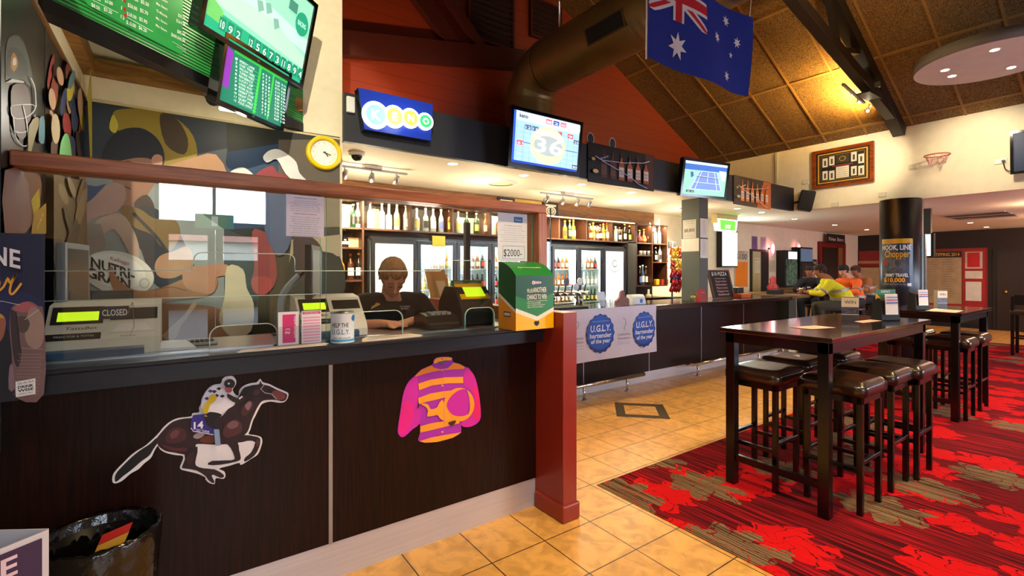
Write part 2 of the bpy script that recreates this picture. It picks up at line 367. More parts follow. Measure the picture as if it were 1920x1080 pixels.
# back wall (one long wall Y=5.7)
struct('wall_back', MB().box(1.0, 17.2, 5.7, 5.85, 0, 2.97, CREAM))
struct('wall_back_upper', MB().prism([(-3, 5.7, 2.97), (9.05, 5.7, 2.97), (9.05, 5.7, cz(9.05)), (2.6, 5.7, cz(2.6)), (-3, 5.7, cz(8.2))], (0, .15, 0), REDB))
# roof: straw board lining with light cover battens
def roof_mat():
    m = bpy.data.materials.new('straw board ceiling'); m.use_nodes = True; N = m.node_tree.nodes; L = m.node_tree.links; b = N['Principled BSDF']
    tc = N.new('ShaderNodeTexCoord'); nz = N.new('ShaderNodeTexNoise'); nz.inputs['Scale'].default_value = 55; nz.inputs['Detail'].default_value = 3; nz.inputs['Distortion'].default_value = 2.5; L.new(tc.outputs['Object'], nz.inputs['Vector'])
    n2 = N.new('ShaderNodeTexNoise'); n2.inputs['Scale'].default_value = 1.2; L.new(tc.outputs['Object'], n2.inputs['Vector'])
    rp = N.new('ShaderNodeValToRGB'); rp.color_ramp.elements[0].position = .38; rp.color_ramp.elements[0].color = hx('2e1c0a'); rp.color_ramp.elements[1].position = .62; rp.color_ramp.elements[1].color = hx('96703a')
    L.new(nz.outputs[0], rp.inputs[0]); L.new(rp.outputs[0], b.inputs['Base Color']); b.inputs['Roughness'].default_value = .9
    bp = N.new('ShaderNodeBump'); bp.inputs['Strength'].default_value = .7; bp.inputs['Distance'].default_value = .01; L.new(nz.outputs[0], bp.inputs['Height']); L.new(bp.outputs[0], b.inputs['Normal'])
    return m
STRAW = roof_mat(); BATT = mat('ceiling cover batten', '8a6530', .7, var=.1)
struct('ceiling', MB().prism([(9.3, -3.6, cz(9.3)), (9.3, 5.9, cz(9.3)), (2.6, 5.9, cz(2.6)), (2.6, -3.6, cz(2.6))], (0, 0, .1), STRAW))
struct('ceiling_2', MB().prism([(-3.1, -3.6, cz(8.3)), (-3.1, 5.9, cz(8.3)), (2.6, 5.9, cz(2.6)), (2.6, -3.6, cz(2.6))], (0, 0, .1), STRAW))
bt = MB(); dn = Vector((-.454, 0, -.891))
for i in range(6):
    x = 8.8-1.14*i; z = cz(x); bt.hexa([Vector((x-.017, y, cz(x-.017)+a)) if e else Vector((x+.017, y, cz(x+.017)+a)) for a in (-.012, .0) for e, y in ((1, -3.5), (0, -3.5), (0, 5.69), (1, 5.69))], BATT)
for j in range(16):
    y = 5.21-.58*j; bt.hexa([Vector((x, yy, cz(x)+a)) for a in (-.014, -.002) for x, yy in ((3, y-.014), (8.99, y-.014), (8.99, y+.014), (3, y+.014))], BATT)
struct('trim_1', bt)
# white gable wall above the lounge opening, X = 9
struct('wall_gable', MB().box(9.0, 9.2, -3.6, 5.7, 2.57, 3.72, CREAM))
SOFF = mat('white painted soffit', 'ece4d2', .7, var=.03, scale=4)
struct('ceiling_bar', MB().box(1.12, 9.0, 4.0, 5.7, 2.57, 2.6, SOFF))
struct('ceiling_lounge', MB().box(9.2, 17.2, -3.6, 5.7, 2.57, 2.65, SOFF))
FASC = mat('charcoal fascia paint', '24252b', .55, var=.06)
struct('wall_fascia', MB().box(1.12, 8.93, 3.96, 4.02, 2.565, 2.965, FASC))
# booth walls
IVORY = mat('ivory painted wall', 'ece0bd', .75, var=.04, scale=14, bump=.15)
struct('wall_booth_back', MB().prism([(-.6, 4.01, 0), (1.12, 4.01, 0), (1.12, 4.01, 6.1), (-.6, 4.01, 5.25)], (0, .12, 0), IVORY))
struct('wall_booth_left', MB().box(-.6, -.48, 2.25, 4.01, 1.158, 4.0, IVORY))
DARKW = mat('dark brown painted wall', '241308', .6, var=.15, scale=2)
struct('wall_right', MB().box(17.0, 17.2, -3.6, 5.7, 0, 2.65, DARKW))
struct('wall_left', MB().box(-3.1, -3.0, -3.6, 5.9, 0, 4.0, mat('warm grey wall', 'b9a88c', .8)))
struct('wall_back_2', MB().box(-3.0, 1.0, 5.7, 5.85, 0, 2.97, CREAM))
# wall behind the camera with street door, transom and windows (seen in the glass)
FW = mat('beige front wall', 'c9b48e', .8); FRM = mat('dark window frame', '1d1f26', .4)
holes = [(-.25, 1.2, 0, 3.15), (6.3, 8.5, 1.0, 2.75), (9.4, 11.6, 1.0, 2.5), (12.8, 14.4, .2, 2.4)]
fw = MB(); xs = [-3.1]+[v for h in holes for v in h[:2]]+[17.2]
for i in range(0, len(xs), 2): fw.box(xs[i], xs[i+1], -3.62, -3.5, 0, 3.5, FW)
for h in holes:
    fw.box(h[0], h[1], -3.62, -3.5, h[3], 3.5, FW)
    if h[2] > 0: fw.box(h[0], h[1], -3.62, -3.5, 0, h[2], FW)
fw.prism([(-3.1, -3.62, 3.5), (9.3, -3.62, 3.5), (2.6, -3.62, cz(2.6)+.1), (-3.1, -3.62, 4.1)], (0, .12, 0), FW)
struct('wall_front', fw)
def frame_rect(mb, x0, x1, z0, z1, y0, y1, t, m):
    mb.box(x0, x1, y0, y1, z0, z0+t, m); mb.box(x0, x1, y0, y1, z1-t, z1, m); mb.box(x0, x0+t, y0, y1, z0+t, z1-t, m); mb.box(x1-t, x1, y0, y1, z0+t, z1-t, m)
f = MB(); frame_rect(f, -.25, 1.2, 2.18, 3.15, -3.6, -3.52, .05, FRM); f.box(.44, .48, -3.6, -3.52, 2.2, 3.1, FRM); struct('window_1', f)
f = MB(); frame_rect(f, -.25, 1.2, 0, 2.18, -3.6, -3.52, .07, FRM)
for a in (-.18, .48):
    frame_rect(f, a, a+.65, .02, 2.12, -3.585, -3.535, .09, FRM); f.box(a+.09, a+.56, -3.575, -3.545, .1, .5, FRM); f.box(a+.09, a+.56, -3.57, -3.55, .95, 1.05, FRM)
struct('door_1', f)
for k, h in enumerate(holes[1:]):
    f = MB(); frame_rect(f, h[0], h[1], h[2], h[3], -3.6, -3.52, .06, FRM); m_ = (h[0]+h[1])/2; f.box(m_-.025, m_+.025, -3.6, -3.52, h[2], h[3], FRM); struct('window_%d' % (k+2), f)
# street outside, seen only in reflections
g = MB(); g.box(-30, 40, -40, -3.7, -.12, -.1, mat('dark asphalt forecourt', '2e2f33', .85)); struct('ground', g)
t = thing('building', 'low cream building with pink roof line across the street, seen in reflections', 'building', (3, -22, -.1))
MB().box(-9, 15, -26, -22, -.1, 2.9, mat('pale cream render', 'd9d2c4', .8)).build('wall', t); MB().box(-9.3, 15.3, -26.2, -21.7, 2.9, 3.25, mat('pink roof edge', 'c98f80', .7)).build('roof', t)
t = thing('hedge', 'dark clipped hedge along the street, seen only in reflections', 'hedge', (3, -19, -.1)); MB().box(-12, 18, -20, -18.6, -.1, 1.95, mat('hedge leaves', '26331c', .9, var=.5, scale=3)).build('foliage', t)
# skirtings, column, stub wall
POST = mat('red brown enamel post', '8e2a1a', .35, var=.04)
struct('wall_partition', MB().box(1.875, 1.985, 2.12, 4.0, 0, 1.25, POST), .004)
bs = MB(); bs.box(1.86, 2.0, 2.105, 2.38, 0, .105, POST); struct('baseboard_partition', bs, .012)
struct('baseboard_right', MB().box(16.97, 17.0, -3.5, 5.7, 0, .12, MATTEB))
struct('baseboard_back', MB().box(9.0, 17.0, 5.68, 5.7, 0, .1, DARKW))
# exit sign box above street door (reflected)
t = thing('exit_sign', 'green running man sign box over the street door, seen in the glass', 'exit sign', (.46, -3.4, 2.25))
MB().box(.22, .7, -3.5, -3.42, 2.13, 2.33, mat('exit sign green', '2f9d62', .4, emit=.8)).build('sign_box', t); MB().box(.42, .5, -3.42, -3.415, 2.16, 2.3, ink('f4fff4', 1)).build('sign_face', t)
# steel roof truss, plane Y = 2.46
TRUSS = mat('dark painted truss steel', '1b130c', .45, var=.15)
t = thing('roof_truss', 'dark steel scissor truss under the sloping straw ceiling, ending on the white gable wall', 'roof truss', (9, 2.46, 3.65))
def zb(X): return 3.66+.238*(9-X)
def zt(X): return 3.60+SLOPE*(9-X)
MB().bar((9.02, 2.46, zb(9.02)+.03), (2.2, 2.46, zb(2.2)), .12, .14, TRUSS).build('lower_chord', t, .006)
MB().bar((8.95, 2.46, zt(8.95)-.02), (2.6, 2.46, zt(2.6)), .15, .16, TRUSS).build('upper_chord', t, .006)
for xa, xb in ((7.85, 7.55), (6.75, 7.35), (6.7, 6.4), (5.5, 6.2), (5.4, 5.0)):
    MB().bar((xa, 2.46, zb(xa)+.05), (xb, 2.46, zt(xb)-.05), .07, .07, TRUSS).build('web_strut', t)
MB().box(7.5, 7.95, 2.38, 2.54, zb(7.7)-.09, zb(7.7)-.075, TRUSS).box(7.6, 7.63, 2.3, 2.36, zb(7.6)-.05, zb(7.6)+.02, CHROME).build('bracket_plate', t)
# shadow bands on the red wall, put in as dark red bars
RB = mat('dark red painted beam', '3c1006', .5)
t = thing('wall_beam', 'dark red horizontal tie beam across the red boarded wall', 'beam', (3, 5.6, 4.3)); MB().bar((1.0, 5.6, 4.02), (4.3, 5.6, 4.62), .12, .28, RB).build('beam', t)  # no real beam, only a stand-in for the shadow band
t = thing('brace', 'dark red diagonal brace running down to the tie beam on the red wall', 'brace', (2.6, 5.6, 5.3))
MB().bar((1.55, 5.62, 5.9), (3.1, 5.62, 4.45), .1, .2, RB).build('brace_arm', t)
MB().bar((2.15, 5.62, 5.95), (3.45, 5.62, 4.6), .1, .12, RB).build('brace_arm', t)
for (x0, x1, z0, z1, lb) in ((3.27, 4.05, 4.72, 5.8, 'larger black louvre vent high in the red wall, left of the pair'), (4.35, 4.97, 5.05, 5.65, 'smaller black louvre vent high in the red wall beside the duct')):
    t = thing('louvre_vent', lb, 'vent', ((x0+x1)/2, 5.66, (z0+z1)/2)); fr = MB(); frame_rect(fr, x0, x1, z0, z1, 5.64, 5.7, .035, RB); fr.build('vent_frame', t)
    MB().box(x0, x1, 5.685, 5.695, z0, z1, MATTEB).build('backing', t)
    sl = MB(); n = int((z1-z0-.06)/.085)
    for i in range(n):
        z = z0+.06+i*.085; sl.hexa([(x0+.03, 5.65, z), (x1-.03, 5.65, z), (x1-.03, 5.68, z+.05), (x0+.03, 5.68, z+.05), (x0+.03, 5.65, z+.012), (x1-.03, 5.65, z+.012), (x1-.03, 5.68, z+.062), (x0+.03, 5.68, z+.062)], RB)
    sl.build('slats', t)
# duct
DUCT = mat('galvanised duct', '8a6f42', .38, .55, var=.15, scale=3)
t = thing('air_duct', 'large round spiral air duct running over the bar and turning down beside the vents', 'air duct', (4.0, 4.4, 4.2))
def ribbed(path, R, n=40):
    mb = MB(); rings = []; cum = 0
    for i, (p, dr) in enumerate(path):
        p = Vector(p); dr = Vector(dr).normalized(); x = Vector((1, 0, 0)); y = dr.cross(x).normalized(); r = R+(.004 if i % 3 == 0 else 0)
        rings.append([p+(x*math.cos(2*PI*j/n)+y*math.sin(2*PI*j/n))*r for j in range(n)])
    mb.ring(rings, DUCT); return mb
path = [((4.0, 1.2+.03*i, 4.2), (0, 1, 0)) for i in range(121)]
ribbed(path, .33).build('duct_run', t)
path = []
for i in range(13):
    a = PI/2*i/12; path.append(((4.0, 4.80+.42*math.sin(a), 3.78+.42*math.cos(a)), (0, math.cos(a), -math.sin(a))))
path += [((4.0, 5.22, 3.78-.03*i), (0, 0, -1)) for i in range(1, 32)]
ribbed(path, .325).build('duct_elbow', t)
g = MB(); p0 = Vector((4.0, 3.0, 4.2)); 
M_ = Matrix.Rotation(math.radians(-38), 4, 'Y')
gg = lambda a, y, r: Vector((4.0-r*math.cos(a), y, 4.2-r*math.sin(a)))
a0, a1 = math.radians(8), math.radians(38)
g.hexa([gg(a0, 3.25, .325), gg(a1, 3.25, .325), gg(a1, 3.8, .325), gg(a0, 3.8, .325), gg(a0, 3.25, .345), gg(a1, 3.25, .352), gg(a1, 3.8, .352), gg(a0, 3.8, .345)], mat('grille frame', '5f4a28', .5, .5))
a0, a1 = math.radians(11), math.radians(35)
g.hexa([gg(a0, 3.28, .34), gg(a1, 3.28, .34), gg(a1, 3.77, .34), gg(a0, 3.77, .34), gg(a0, 3.28, .354), gg(a1, 3.28, .356), gg(a1, 3.77, .356), gg(a0, 3.77, .354)], MATTEB)
gr = g.build('duct_grille', t)
# strap hangers
MB().tube([(4.0, 3.4, 4.53), (4.0, 3.4, cz(4.0))], .012, CHROME).build('hanger_rod', t)
MB().tube([(4.0, 4.6, 4.53), (4.0, 4.6, cz(4.0))], .012, CHROME).build('hanger_rod', t)
# ceiling cloud disc
t = thing('ceiling_disc', 'pale grey round suspended ceiling disc with downlights below the straw ceiling', 'ceiling disc', (7.32, 1.21, 3.8))
DISC = mat('disc rim grey', '7d7a76', .6); DISCU = mat('disc underside white', 'd6cdc6', .6)
m_ = MB(); m_.lathe([(.65, 3.80), (.65, 3.92)], (7.32, 1.21, 0), DISC, 64); m_.build('rim', t)
MB().lathe([(.645, 3.797), (.645, 3.80)], (7.32, 1.21, 0), DISCU, 64).build('underside', t)
MB().tube([(7.88, 1.0, 3.92), (7.88, 1.0, cz(7.88))], .01, DGREY).build('hanger_rod', t)
# flag
def flag():
    mb = MB(); x0, x1, zb0, zt0 = 2.86, 4.32, 3.10, 3.86
    BL = mat('flag navy blue cloth', '0c2a96', .8, var=.08); WH = mat('flag white cloth', 'e9e9ee', .8); RD = mat('flag red cloth', 'c91a2c', .8)
    def P(u, v, k=0):  # u 0..2 , v 0..1 (flag units), draped with gentle folds
        fx = u/2; return Vector((x0+(x1-x0)*fx+.02*math.sin(v*3), 2.3+.035*math.sin(fx*9+v*1.5)*fx**.5-.0012*k, zb0+(zt0-zb0)*v+.02*math.sin(fx*PI)*(-1)*(1-v)-.05*fx*(v-.3)))
    mb.grid(lambda a, b: P(a*2, b), 60, 24, BL)
    def star(cx, cy, R, n=7, inner=.45):
        pts = [(cx+R*(1 if i % 2 == 0 else inner)*math.sin(PI*i/n), cy+R*(1 if i % 2 == 0 else inner)*math.cos(PI*i/n)) for i in range(2*n)]
        c = P(cx, cy, 4); mb.add([c]+[P(*p, 4) for p in pts], [(0, 1+i, 1+(i+1) % (2*n)) for i in range(2*n)], WH)
    def strip(ax, ay, bx, by, wd, m, k):
        n = 12; d = Vector((bx-ax, by-ay)); d.normalize(); nx, ny = -d.y*wd/2, d.x*wd/2; cl = lambda x, y: P(min(1, max(0, x)), min(1, max(.5, y)), k)
        pts = []
        for i in range(n+1):
            t_ = i/n; x = ax+(bx-ax)*t_; y = ay+(by-ay)*t_; pts += [cl(x+nx, y+ny), cl(x-nx, y-ny)]
        mb.add(pts, [(2*i, 2*i+2, 2*i+3, 2*i+1) for i in range(n)], m)
    for a, b, c_, e in ((0, .5, 1, 1), (0, 1, 1, .5)): strip(a, b, c_, e, .11, WH, 2); strip(a, b, c_, e, .045, RD, 3)
    strip(.5, .5, .5, 1, .17, WH, 4); strip(0, .75, 1, .75, .17, WH, 4); strip(.5, .5, .5, 1, .1, RD, 5); strip(0, .75, 1, .75, .1, RD, 5)
    star(.5, .25, .15); star(1.5, .833, .07); star(1.5, .167, .07); star(1.25, .56, .07); star(1.72, .63, .07); star(1.6, .45, .042, 5)
    return mb
t = thing('flag', 'blue Australian flag with union jack and white stars hanging above the bar', 'flag', (3.6, 2.3, 3.9))
flag().build('cloth', t, recalc=False)
MB().tube([(2.855, 2.3, 3.08), (2.86, 2.3, 3.5), (2.86, 2.3, 3.88)], .006, WHITE).build('hoist_rope', t)
MB().tube([(2.86, 2.3, 3.88), (2.86, 2.3, 6.6)], .003, WHITE).build('hanging_line', t); MB().tube([(4.32, 2.3, 3.82), (4.6, 2.3, 5.9)], .003, WHITE).build('hanging_line', t)
# ================================================================ betting counter (front panel plane Y = 2.38)
PZ = Vector((0, 0, 1)); PX = Vector((1, 0, 0))
t = thing('betting_counter', 'dark timber betting counter with blue black top and brushed steel kickboard', 'counter', (.6, 2.5, 0))
MB().box(-1.6, .6, 2.38, 2.42, .18, 1.06, WENGE).build('front_panel', t); MB().box(.618, 1.875, 2.38, 2.42, .18, 1.06, WENGE).build('front_panel', t)
MB().box(.6, .618, 2.376, 2.41, .18, 1.06, ALU).build('joint_strip', t)
MB().box(-1.6, 1.872, 2.385, 2.42, .0, .18, KICK).build('kickboard', t)
MB().box(-1.6, 1.87, 2.30, 2.38, 1.06, 1.135, NAVYTOP).build('edge_band', t, .004)
MB().box(-1.6, 1.873, 2.28, 2.92, 1.135, 1.155, NAVYTOP).build('counter_top', t, .006)
MB().box(-1.6, 1.87, 2.415, 2.45, 1.155, 1.163, STEEL).box(-1.6, 1.87, 2.42, 2.88, 1.155, 1.157, STEEL).build('steel_inlay', t)
# screen: timber frame with glass
t = thing('counter_screen', 'clear glass screen in a varnished pine frame standing on the betting counter', 'glass screen', (.6, 2.39, 1.155))
MB().box(-.47, 1.92, 2.33, 2.47, 1.865, 1.92, TIMBER).build('top_rail', t, .005)
MB().box(1.858, 1.925, 2.33, 2.47, 1.155, 1.865, TIMBERV).build('end_post', t, .004)
def pane(x0, x1, z0, z1, y, arches=(), th=.01):
    pts = [(x0, z0)]
    for a, b, h, r in arches:
        pts += [(a, z0), (a, z0+h-r)]+[(a+r-r*math.cos(q), z0+h-r+r*math.sin(q)) for q in [PI/2*i/6 for i in range(1, 7)]]
        pts += [(b-r+r*math.sin(q), z0+h-r+r*math.cos(q)) for q in [PI/2*i/6 for i in range(0, 7)]]+[(b, z0)]
    pts += [(x1, z0), (x1, z1), (x0, z1)]
    return MB().prism([(x, y, z) for x, z in pts], (0, th, 0), GLASS, GLASSE)
pane(-.465, .565, 1.163, 1.865, 2.39, [(.115, .375, .1, .04)]).build('glass_pane', t)
pane(.592, 1.855, 1.163, 1.865, 2.39, [(.72, .98, .13, .05), (1.36, 1.56, .12, .05)]).build('glass_pane', t)
e = MB()
def edge(pts, r=.0022): e.tube(pts, r, mat('polished glass edge', 'cfe0d8', .2, var=.1), 5)
def arc(cx, cz_, r, a0, a1, y=2.385, n=6): return [(cx+r*math.cos(math.radians(a0+(a1-a0)*i/n)), y, cz_+r*math.sin(math.radians(a0+(a1-a0)*i/n))) for i in range(n+1)]
for a, b, h in ((.115, .375, .1), (.72, .98, .13), (1.36, 1.56, .12)): edge([(a, 2.385, 1.163)]+arc(a+.045, 1.163+h-.045, .045, 180, 90)+arc(b-.045, 1.163+h-.045, .045, 90, 0)+[(b, 2.385, 1.163)])
edge([(-.46, 2.385, 1.50), (.05, 2.385, 1.50)]+arc(.09, 1.548, .03, 180, 90, n=4)+[(.3, 2.385, 1.578)]+arc(.42, 1.548, .03, 90, 0, n=4)+[(.45, 2.385, 1.50), (1.2, 2.385, 1.5)]+arc(1.26, 1.53, .03, 180, 90, n=4)+[(1.5, 2.385, 1.56)])
edge([(-.46, 2.384, 1.39), (.56, 2.384, 1.39)], .0015)
e.build('sliding_pane_edge', t)
# perpendicular small glass end screen on the bar (dark edge)
# ================================================================ booth walls: printed murals
def plane_art(mb, Y, ox=0, oy=0, sc=1, eps=.0006): return Art(mb, lambda px, py: AY(px, py, Y), NY, ox, oy, sc, eps)
mb = MB(); mb.box(-.478, 1.09, 3.995, 4.008, .9, 2.575, mat('mural print', '3a3f45', .4, var=.5, scale=3, col2='23262b'))
mb.box(-.478, 1.092, 3.985, 3.995, 2.575, 2.59, mat('cream trim', 'cdbb8c', .6))
a = plane_art(mb, 3.994)
a.poly([(155, 190), (425, 226), (425, 345), (155, 340)], '2a3138'); a.poly([(425, 226), (637, 257), (637, 520), (425, 430)], '151b14')
a.poly([(425, 285), (520, 270), (637, 262), (637, 420), (425, 430)], '1c3a5c', 0)
a.poly([(522, 262), (637, 262), (637, 356), (522, 330)], '5d5344'); a.poly([(522, 330), (637, 356), (637, 430), (500, 430)], '8a7d62', 0)
a.poly([(500, 430), (637, 425), (637, 640), (470, 640)], '3d3a26'); a.poly([(155, 330), (300, 345), (420, 430), (420, 640), (155, 640)], '8a9290')
a.poly([(212, 212), (240, 204), (290, 206), (330, 222), (362, 255), (368, 300), (330, 330), (270, 280), (225, 250)], '8b7410', 3)
a.poly([(300, 215), (330, 222), (352, 260), (345, 290), (310, 270)], '3d2c0c', 3); a.poly([(212, 215), (222, 235), (216, 250), (205, 240)], 'b8a92c', 3)
# upper back arm, shoulder
a.poly([(300, 318), (350, 300), (405, 290), (425, 350), (330, 350), (300, 345)], 'a87b55', 3)
# face
a.poly([(205, 300), (230, 296), (280, 290), (305, 300), (306, 320), (290, 345), (272, 372), (262, 380), (240, 388), (225, 372), (212, 340), (198, 330)], '9a6a50', 3)
a.poly([(190, 300), (200, 268), (225, 245), (262, 240), (290, 255), (306, 280), (308, 305), (300, 318), (285, 300), (262, 296), (235, 300), (210, 306), (198, 318)], '0e1016', 3)
a.poly([(284, 300), (292, 290), (304, 294), (303, 312), (292, 318)], 'b98262', 3); a.line([(225, 306), (240, 303), (252, 307)], 3, '2a1a14', 2); a.line([(218, 352), (232, 350), (246, 355)], 3, '5d2d28', 2)
a.poly([(252, 380), (275, 365), (290, 388), (280, 402), (258, 400)], '3b2a20', 3)
# dark navy guernsey and brown pads
a.poly([(240, 395), (285, 388), (325, 420), (352, 470), (372, 530), (330, 548), (285, 528), (265, 470), (235, 430)], '1d222e', 3)
a.poly([(225, 385), (262, 392), (290, 410), (328, 412), (338, 440), (320, 470), (300, 460), (285, 440), (255, 428), (235, 410)], '7d6230', 3)
a.line([(250, 400), (275, 425), (298, 450), (318, 480)], 6, '2b2b30', 3)
# lifted left arm
a.poly([(155, 388), (175, 372), (205, 345), (232, 348), (236, 372), (218, 398), (190, 405), (155, 420)], 'b08a7e', 3)
a.poly([(155, 345), (180, 350), (200, 345), (175, 372), (155, 388)], '2a4a70', 0)
a.poly([(225, 400), (250, 430), (262, 470), (255, 500), (240, 470), (215, 430), (190, 440), (180, 415)], 'b79a86', 3)
a.poly([(155, 420), (190, 420), (200, 460), (185, 480), (155, 480)], '8f8378', 0)
# second player arm and hands over ball
a.poly([(328, 470), (350, 462), (362, 480), (358, 500), (330, 520), (300, 520), (290, 500), (300, 480)], 'b58a66', 3)
# ball
a.ell(222, 512, 68, 40, 'd8d6c8', .22, 40); a.ell(216, 508, 58, 31, 'e6e4d8', .22, 40)
a.line([(155, 520), (160, 538), (185, 552), (230, 560)], 2, '3a3a36', 3); a.ell(271, 531, 10, 10, 'b9b7ac'); a.ell(271, 531, 7, 7, 'd8d6c8')
a.text('Kelloggs', 207, 487, 242, 497, 7, '9d2a2a', shear=.2)
a.text('NUTRI-', 171, 500, 253, 525, 19, '12130f', bold=.03); a.text('GRAIN', 163, 518, 245, 543, 19, '12130f', bold=.03)
# forearms
a.poly([(205, 505), (212, 500), (216, 515), (235, 535), (262, 545), (300, 540), (345, 522), (370, 512), (395, 512), (408, 525), (400, 548), (370, 558), (330, 562), (280, 572), (245, 572), (225, 560), (210, 535)], 'a26e48', 3)
a.poly([(345, 502), (375, 498), (425, 496), (430, 515), (405, 520), (402, 545), (385, 550), (350, 540), (342, 520)], 'b58263', 3)
a.line([(282, 545), (320, 538), (350, 545)], 2, '7c4d2e', 3)
# thighs and shorts
a.poly([(275, 575), (330, 570), (400, 575), (430, 600), (420, 640), (270, 640)], '9a6d48', 3)
a.poly([(305, 628), (345, 590), (360, 568), (368, 572), (340, 610), (325, 640)], 'c9b28c', 2)
a.poly([(425, 500), (455, 505), (462, 540), (475, 570), (470, 620), (435, 632), (410, 600), (420, 560)], 'c8bd9c', 3)
a.poly([(155, 560), (200, 560), (210, 600), (190, 640), (155, 640)], '2e251c', 0)
# right hand player: red shirt sleeve, cap, arms
a.poly([(472, 435), (490, 433), (505, 445), (515, 480), (518, 520), (505, 545), (480, 548), (470, 530), (476, 500)], '8d3a38', 3)
a.poly([(470, 525), (485, 518), (505, 522), (508, 540), (495, 552), (476, 548)], 'a5453e', 3)
a.poly([(478, 330), (492, 318), (510, 312), (520, 325), (532, 328), (545, 340), (540, 352), (480, 345)], '8b3036', 3)
a.poly([(492, 296), (503, 284), (520, 281), (537, 290), (554, 305), (560, 325), (575, 342), (558, 344), (535, 328), (518, 300), (500, 306)], 'd9dad5', 3)
a.poly([(425, 330), (440, 318), (458, 316), (475, 330), (478, 345), (425, 345)], 'cfd0c8', 3)
a.poly([(500, 360), (540, 365), (545, 450), (520, 480), (495, 430)], '4a5a78', 3); a.poly([(545, 450), (637, 440), (637, 480), (540, 500)], 'a89a78', 0)
a.poly([(545, 480), (580, 470), (637, 485), (637, 560), (540, 560)], '24291c', 3); a.poly([(548, 452), (575, 442), (600, 462), (605, 500), (590, 540), (560, 520)], '3b2a24', 3)
tag(mb.build('mural_print', recalc=False), 'large printed sports mural of a player reaching for a football, on the booth back wall', 'mural')
# left wall mural (plane X = -.48): two sheets
def lw(px, py): return AX(px, py, -.472)
for k, (y0, y1, nm) in enumerate(((2.252, 2.88, 'printed mural sheet of a batsman in a dark helmet on the left booth wall'), (2.895, 3.985, 'printed mural sheet of a blurred crowd and green bat beside the corner'))):
    mb = MB(); mb.box(-.479, -.4725, y0, y1, .9, 2.575, mat('side mural print%d' % k, ('151310', '2a2420')[k], .35, var=.4, scale=3))
    a = Art(mb, lw, (1, 0, 0), eps=.0008)
    if k == 0:
        a.poly([(14, 75), (24, 66), (38, 70), (50, 95), (58, 130), (62, 160), (52, 160), (40, 148), (12, 152), (10, 130), (10, 100)], '3a3f3a', 3); a.poly([(14, 95), (30, 90), (46, 110), (50, 140), (30, 145), (13, 140)], '20241f', 3)
        a.poly([(19, 105), (24, 98), (30, 108), (32, 120), (25, 134), (18, 125)], 'b07a1c', 2); a.poly([(22, 110), (27, 108), (28, 120), (22, 122)], 'd8cfc0', 2)
        a.poly([(8, 154), (20, 147), (42, 152), (42, 155), (25, 154)], 'd8d8d0', 0); a.poly([(20, 160), (48, 162), (55, 205), (50, 245), (35, 262), (22, 235), (17, 200)], '4a1c0e', 3)
        for ln in ([(16, 198), (30, 196), (58, 196), (62, 205), (48, 218), (28, 222), (18, 215), (16, 200)], [(20, 245), (38, 248), (56, 238), (62, 215)], [(20, 218), (24, 255), (38, 273), (50, 268), (54, 250)], [(38, 198), (45, 230), (48, 268)], [(52, 145), (60, 165), (62, 200)]): a.line(ln, 1.8, 'c9c9c4', 3)
        a.poly([(48, 235), (62, 218), (68, 228), (60, 255), (50, 290), (46, 280)], '7d6a1c', 2); a.poly([(68, 222), (76, 218), (78, 240), (76, 268), (66, 262)], '2f6a78', 2)
        a.poly([(0, 318), (45, 322), (68, 330), (70, 365), (60, 400), (40, 436), (0, 436)], '7a4a30', 2); a.poly([(50, 375), (66, 352), (68, 385), (56, 410)], 'b79b1a', 0); a.poly([(55, 400), (79, 380), (79, 438), (50, 438)], 'a8821c', 0)
        a.text('TAIL', 60, 436, 74, 400, 9, 'd8d0b8', shear=.2)
    else:
        cols = ['6d2a1c', '8a5a3c', '3f2a1e', '9a8a6a', '1e2b4a', 'b0a020', '7a1c1c', '4a6a6a', '2a1c14', 'a07a5a']
        rnd = random.Random(3)
        for i in range(34):
            x = rnd.uniform(86, 150); y = rnd.uniform(90+(x-80)*1.2, 330); a.ell(x, y, rnd.uniform(3, 9), rnd.uniform(14, 36), rnd.choice(cols), rnd.uniform(-.3, .3), 14)
        a.poly([(98, 300), (98, 270), (106, 250), (114, 252), (119, 275), (120, 302)], '5f9a5c', 3)
        a.poly([(84, 325), (150, 340), (154, 640), (84, 640)], '6b5a3f', 0)
        for i in range(18):
            x = rnd.uniform(90, 148); y = rnd.uniform(345, 600); a.ell(x, y, rnd.uniform(4, 10), rnd.uniform(14, 40), rnd.choice(['7a6444', '8d7a58', '4a3e2e', '58503e', '93846a']), rnd.uniform(-.4, .4), 14)
        a.poly([(152, 120), (155, 190), (155, 300), (151, 300), (145, 180)], 'a89a20', 0)
    tag(mb.build('mural_print', recalc=False), nm, 'mural')
struct('trim_2', MB().box(-.479, -.462, 2.252, 4.0, 2.577, 2.597, mat('brown trim', '6e4a20', .5)), 0)
# raw pine battens below the booth ceiling
MB_ = MB().box(-.48, -.42, 2.3, 4.0, 2.74, 2.84, ROUGHT); struct('trim_3', MB_)
MB_ = MB().box(-.42, .8, 3.94, 4.005, 2.74, 2.84, ROUGHT); struct('trim_4', MB_)
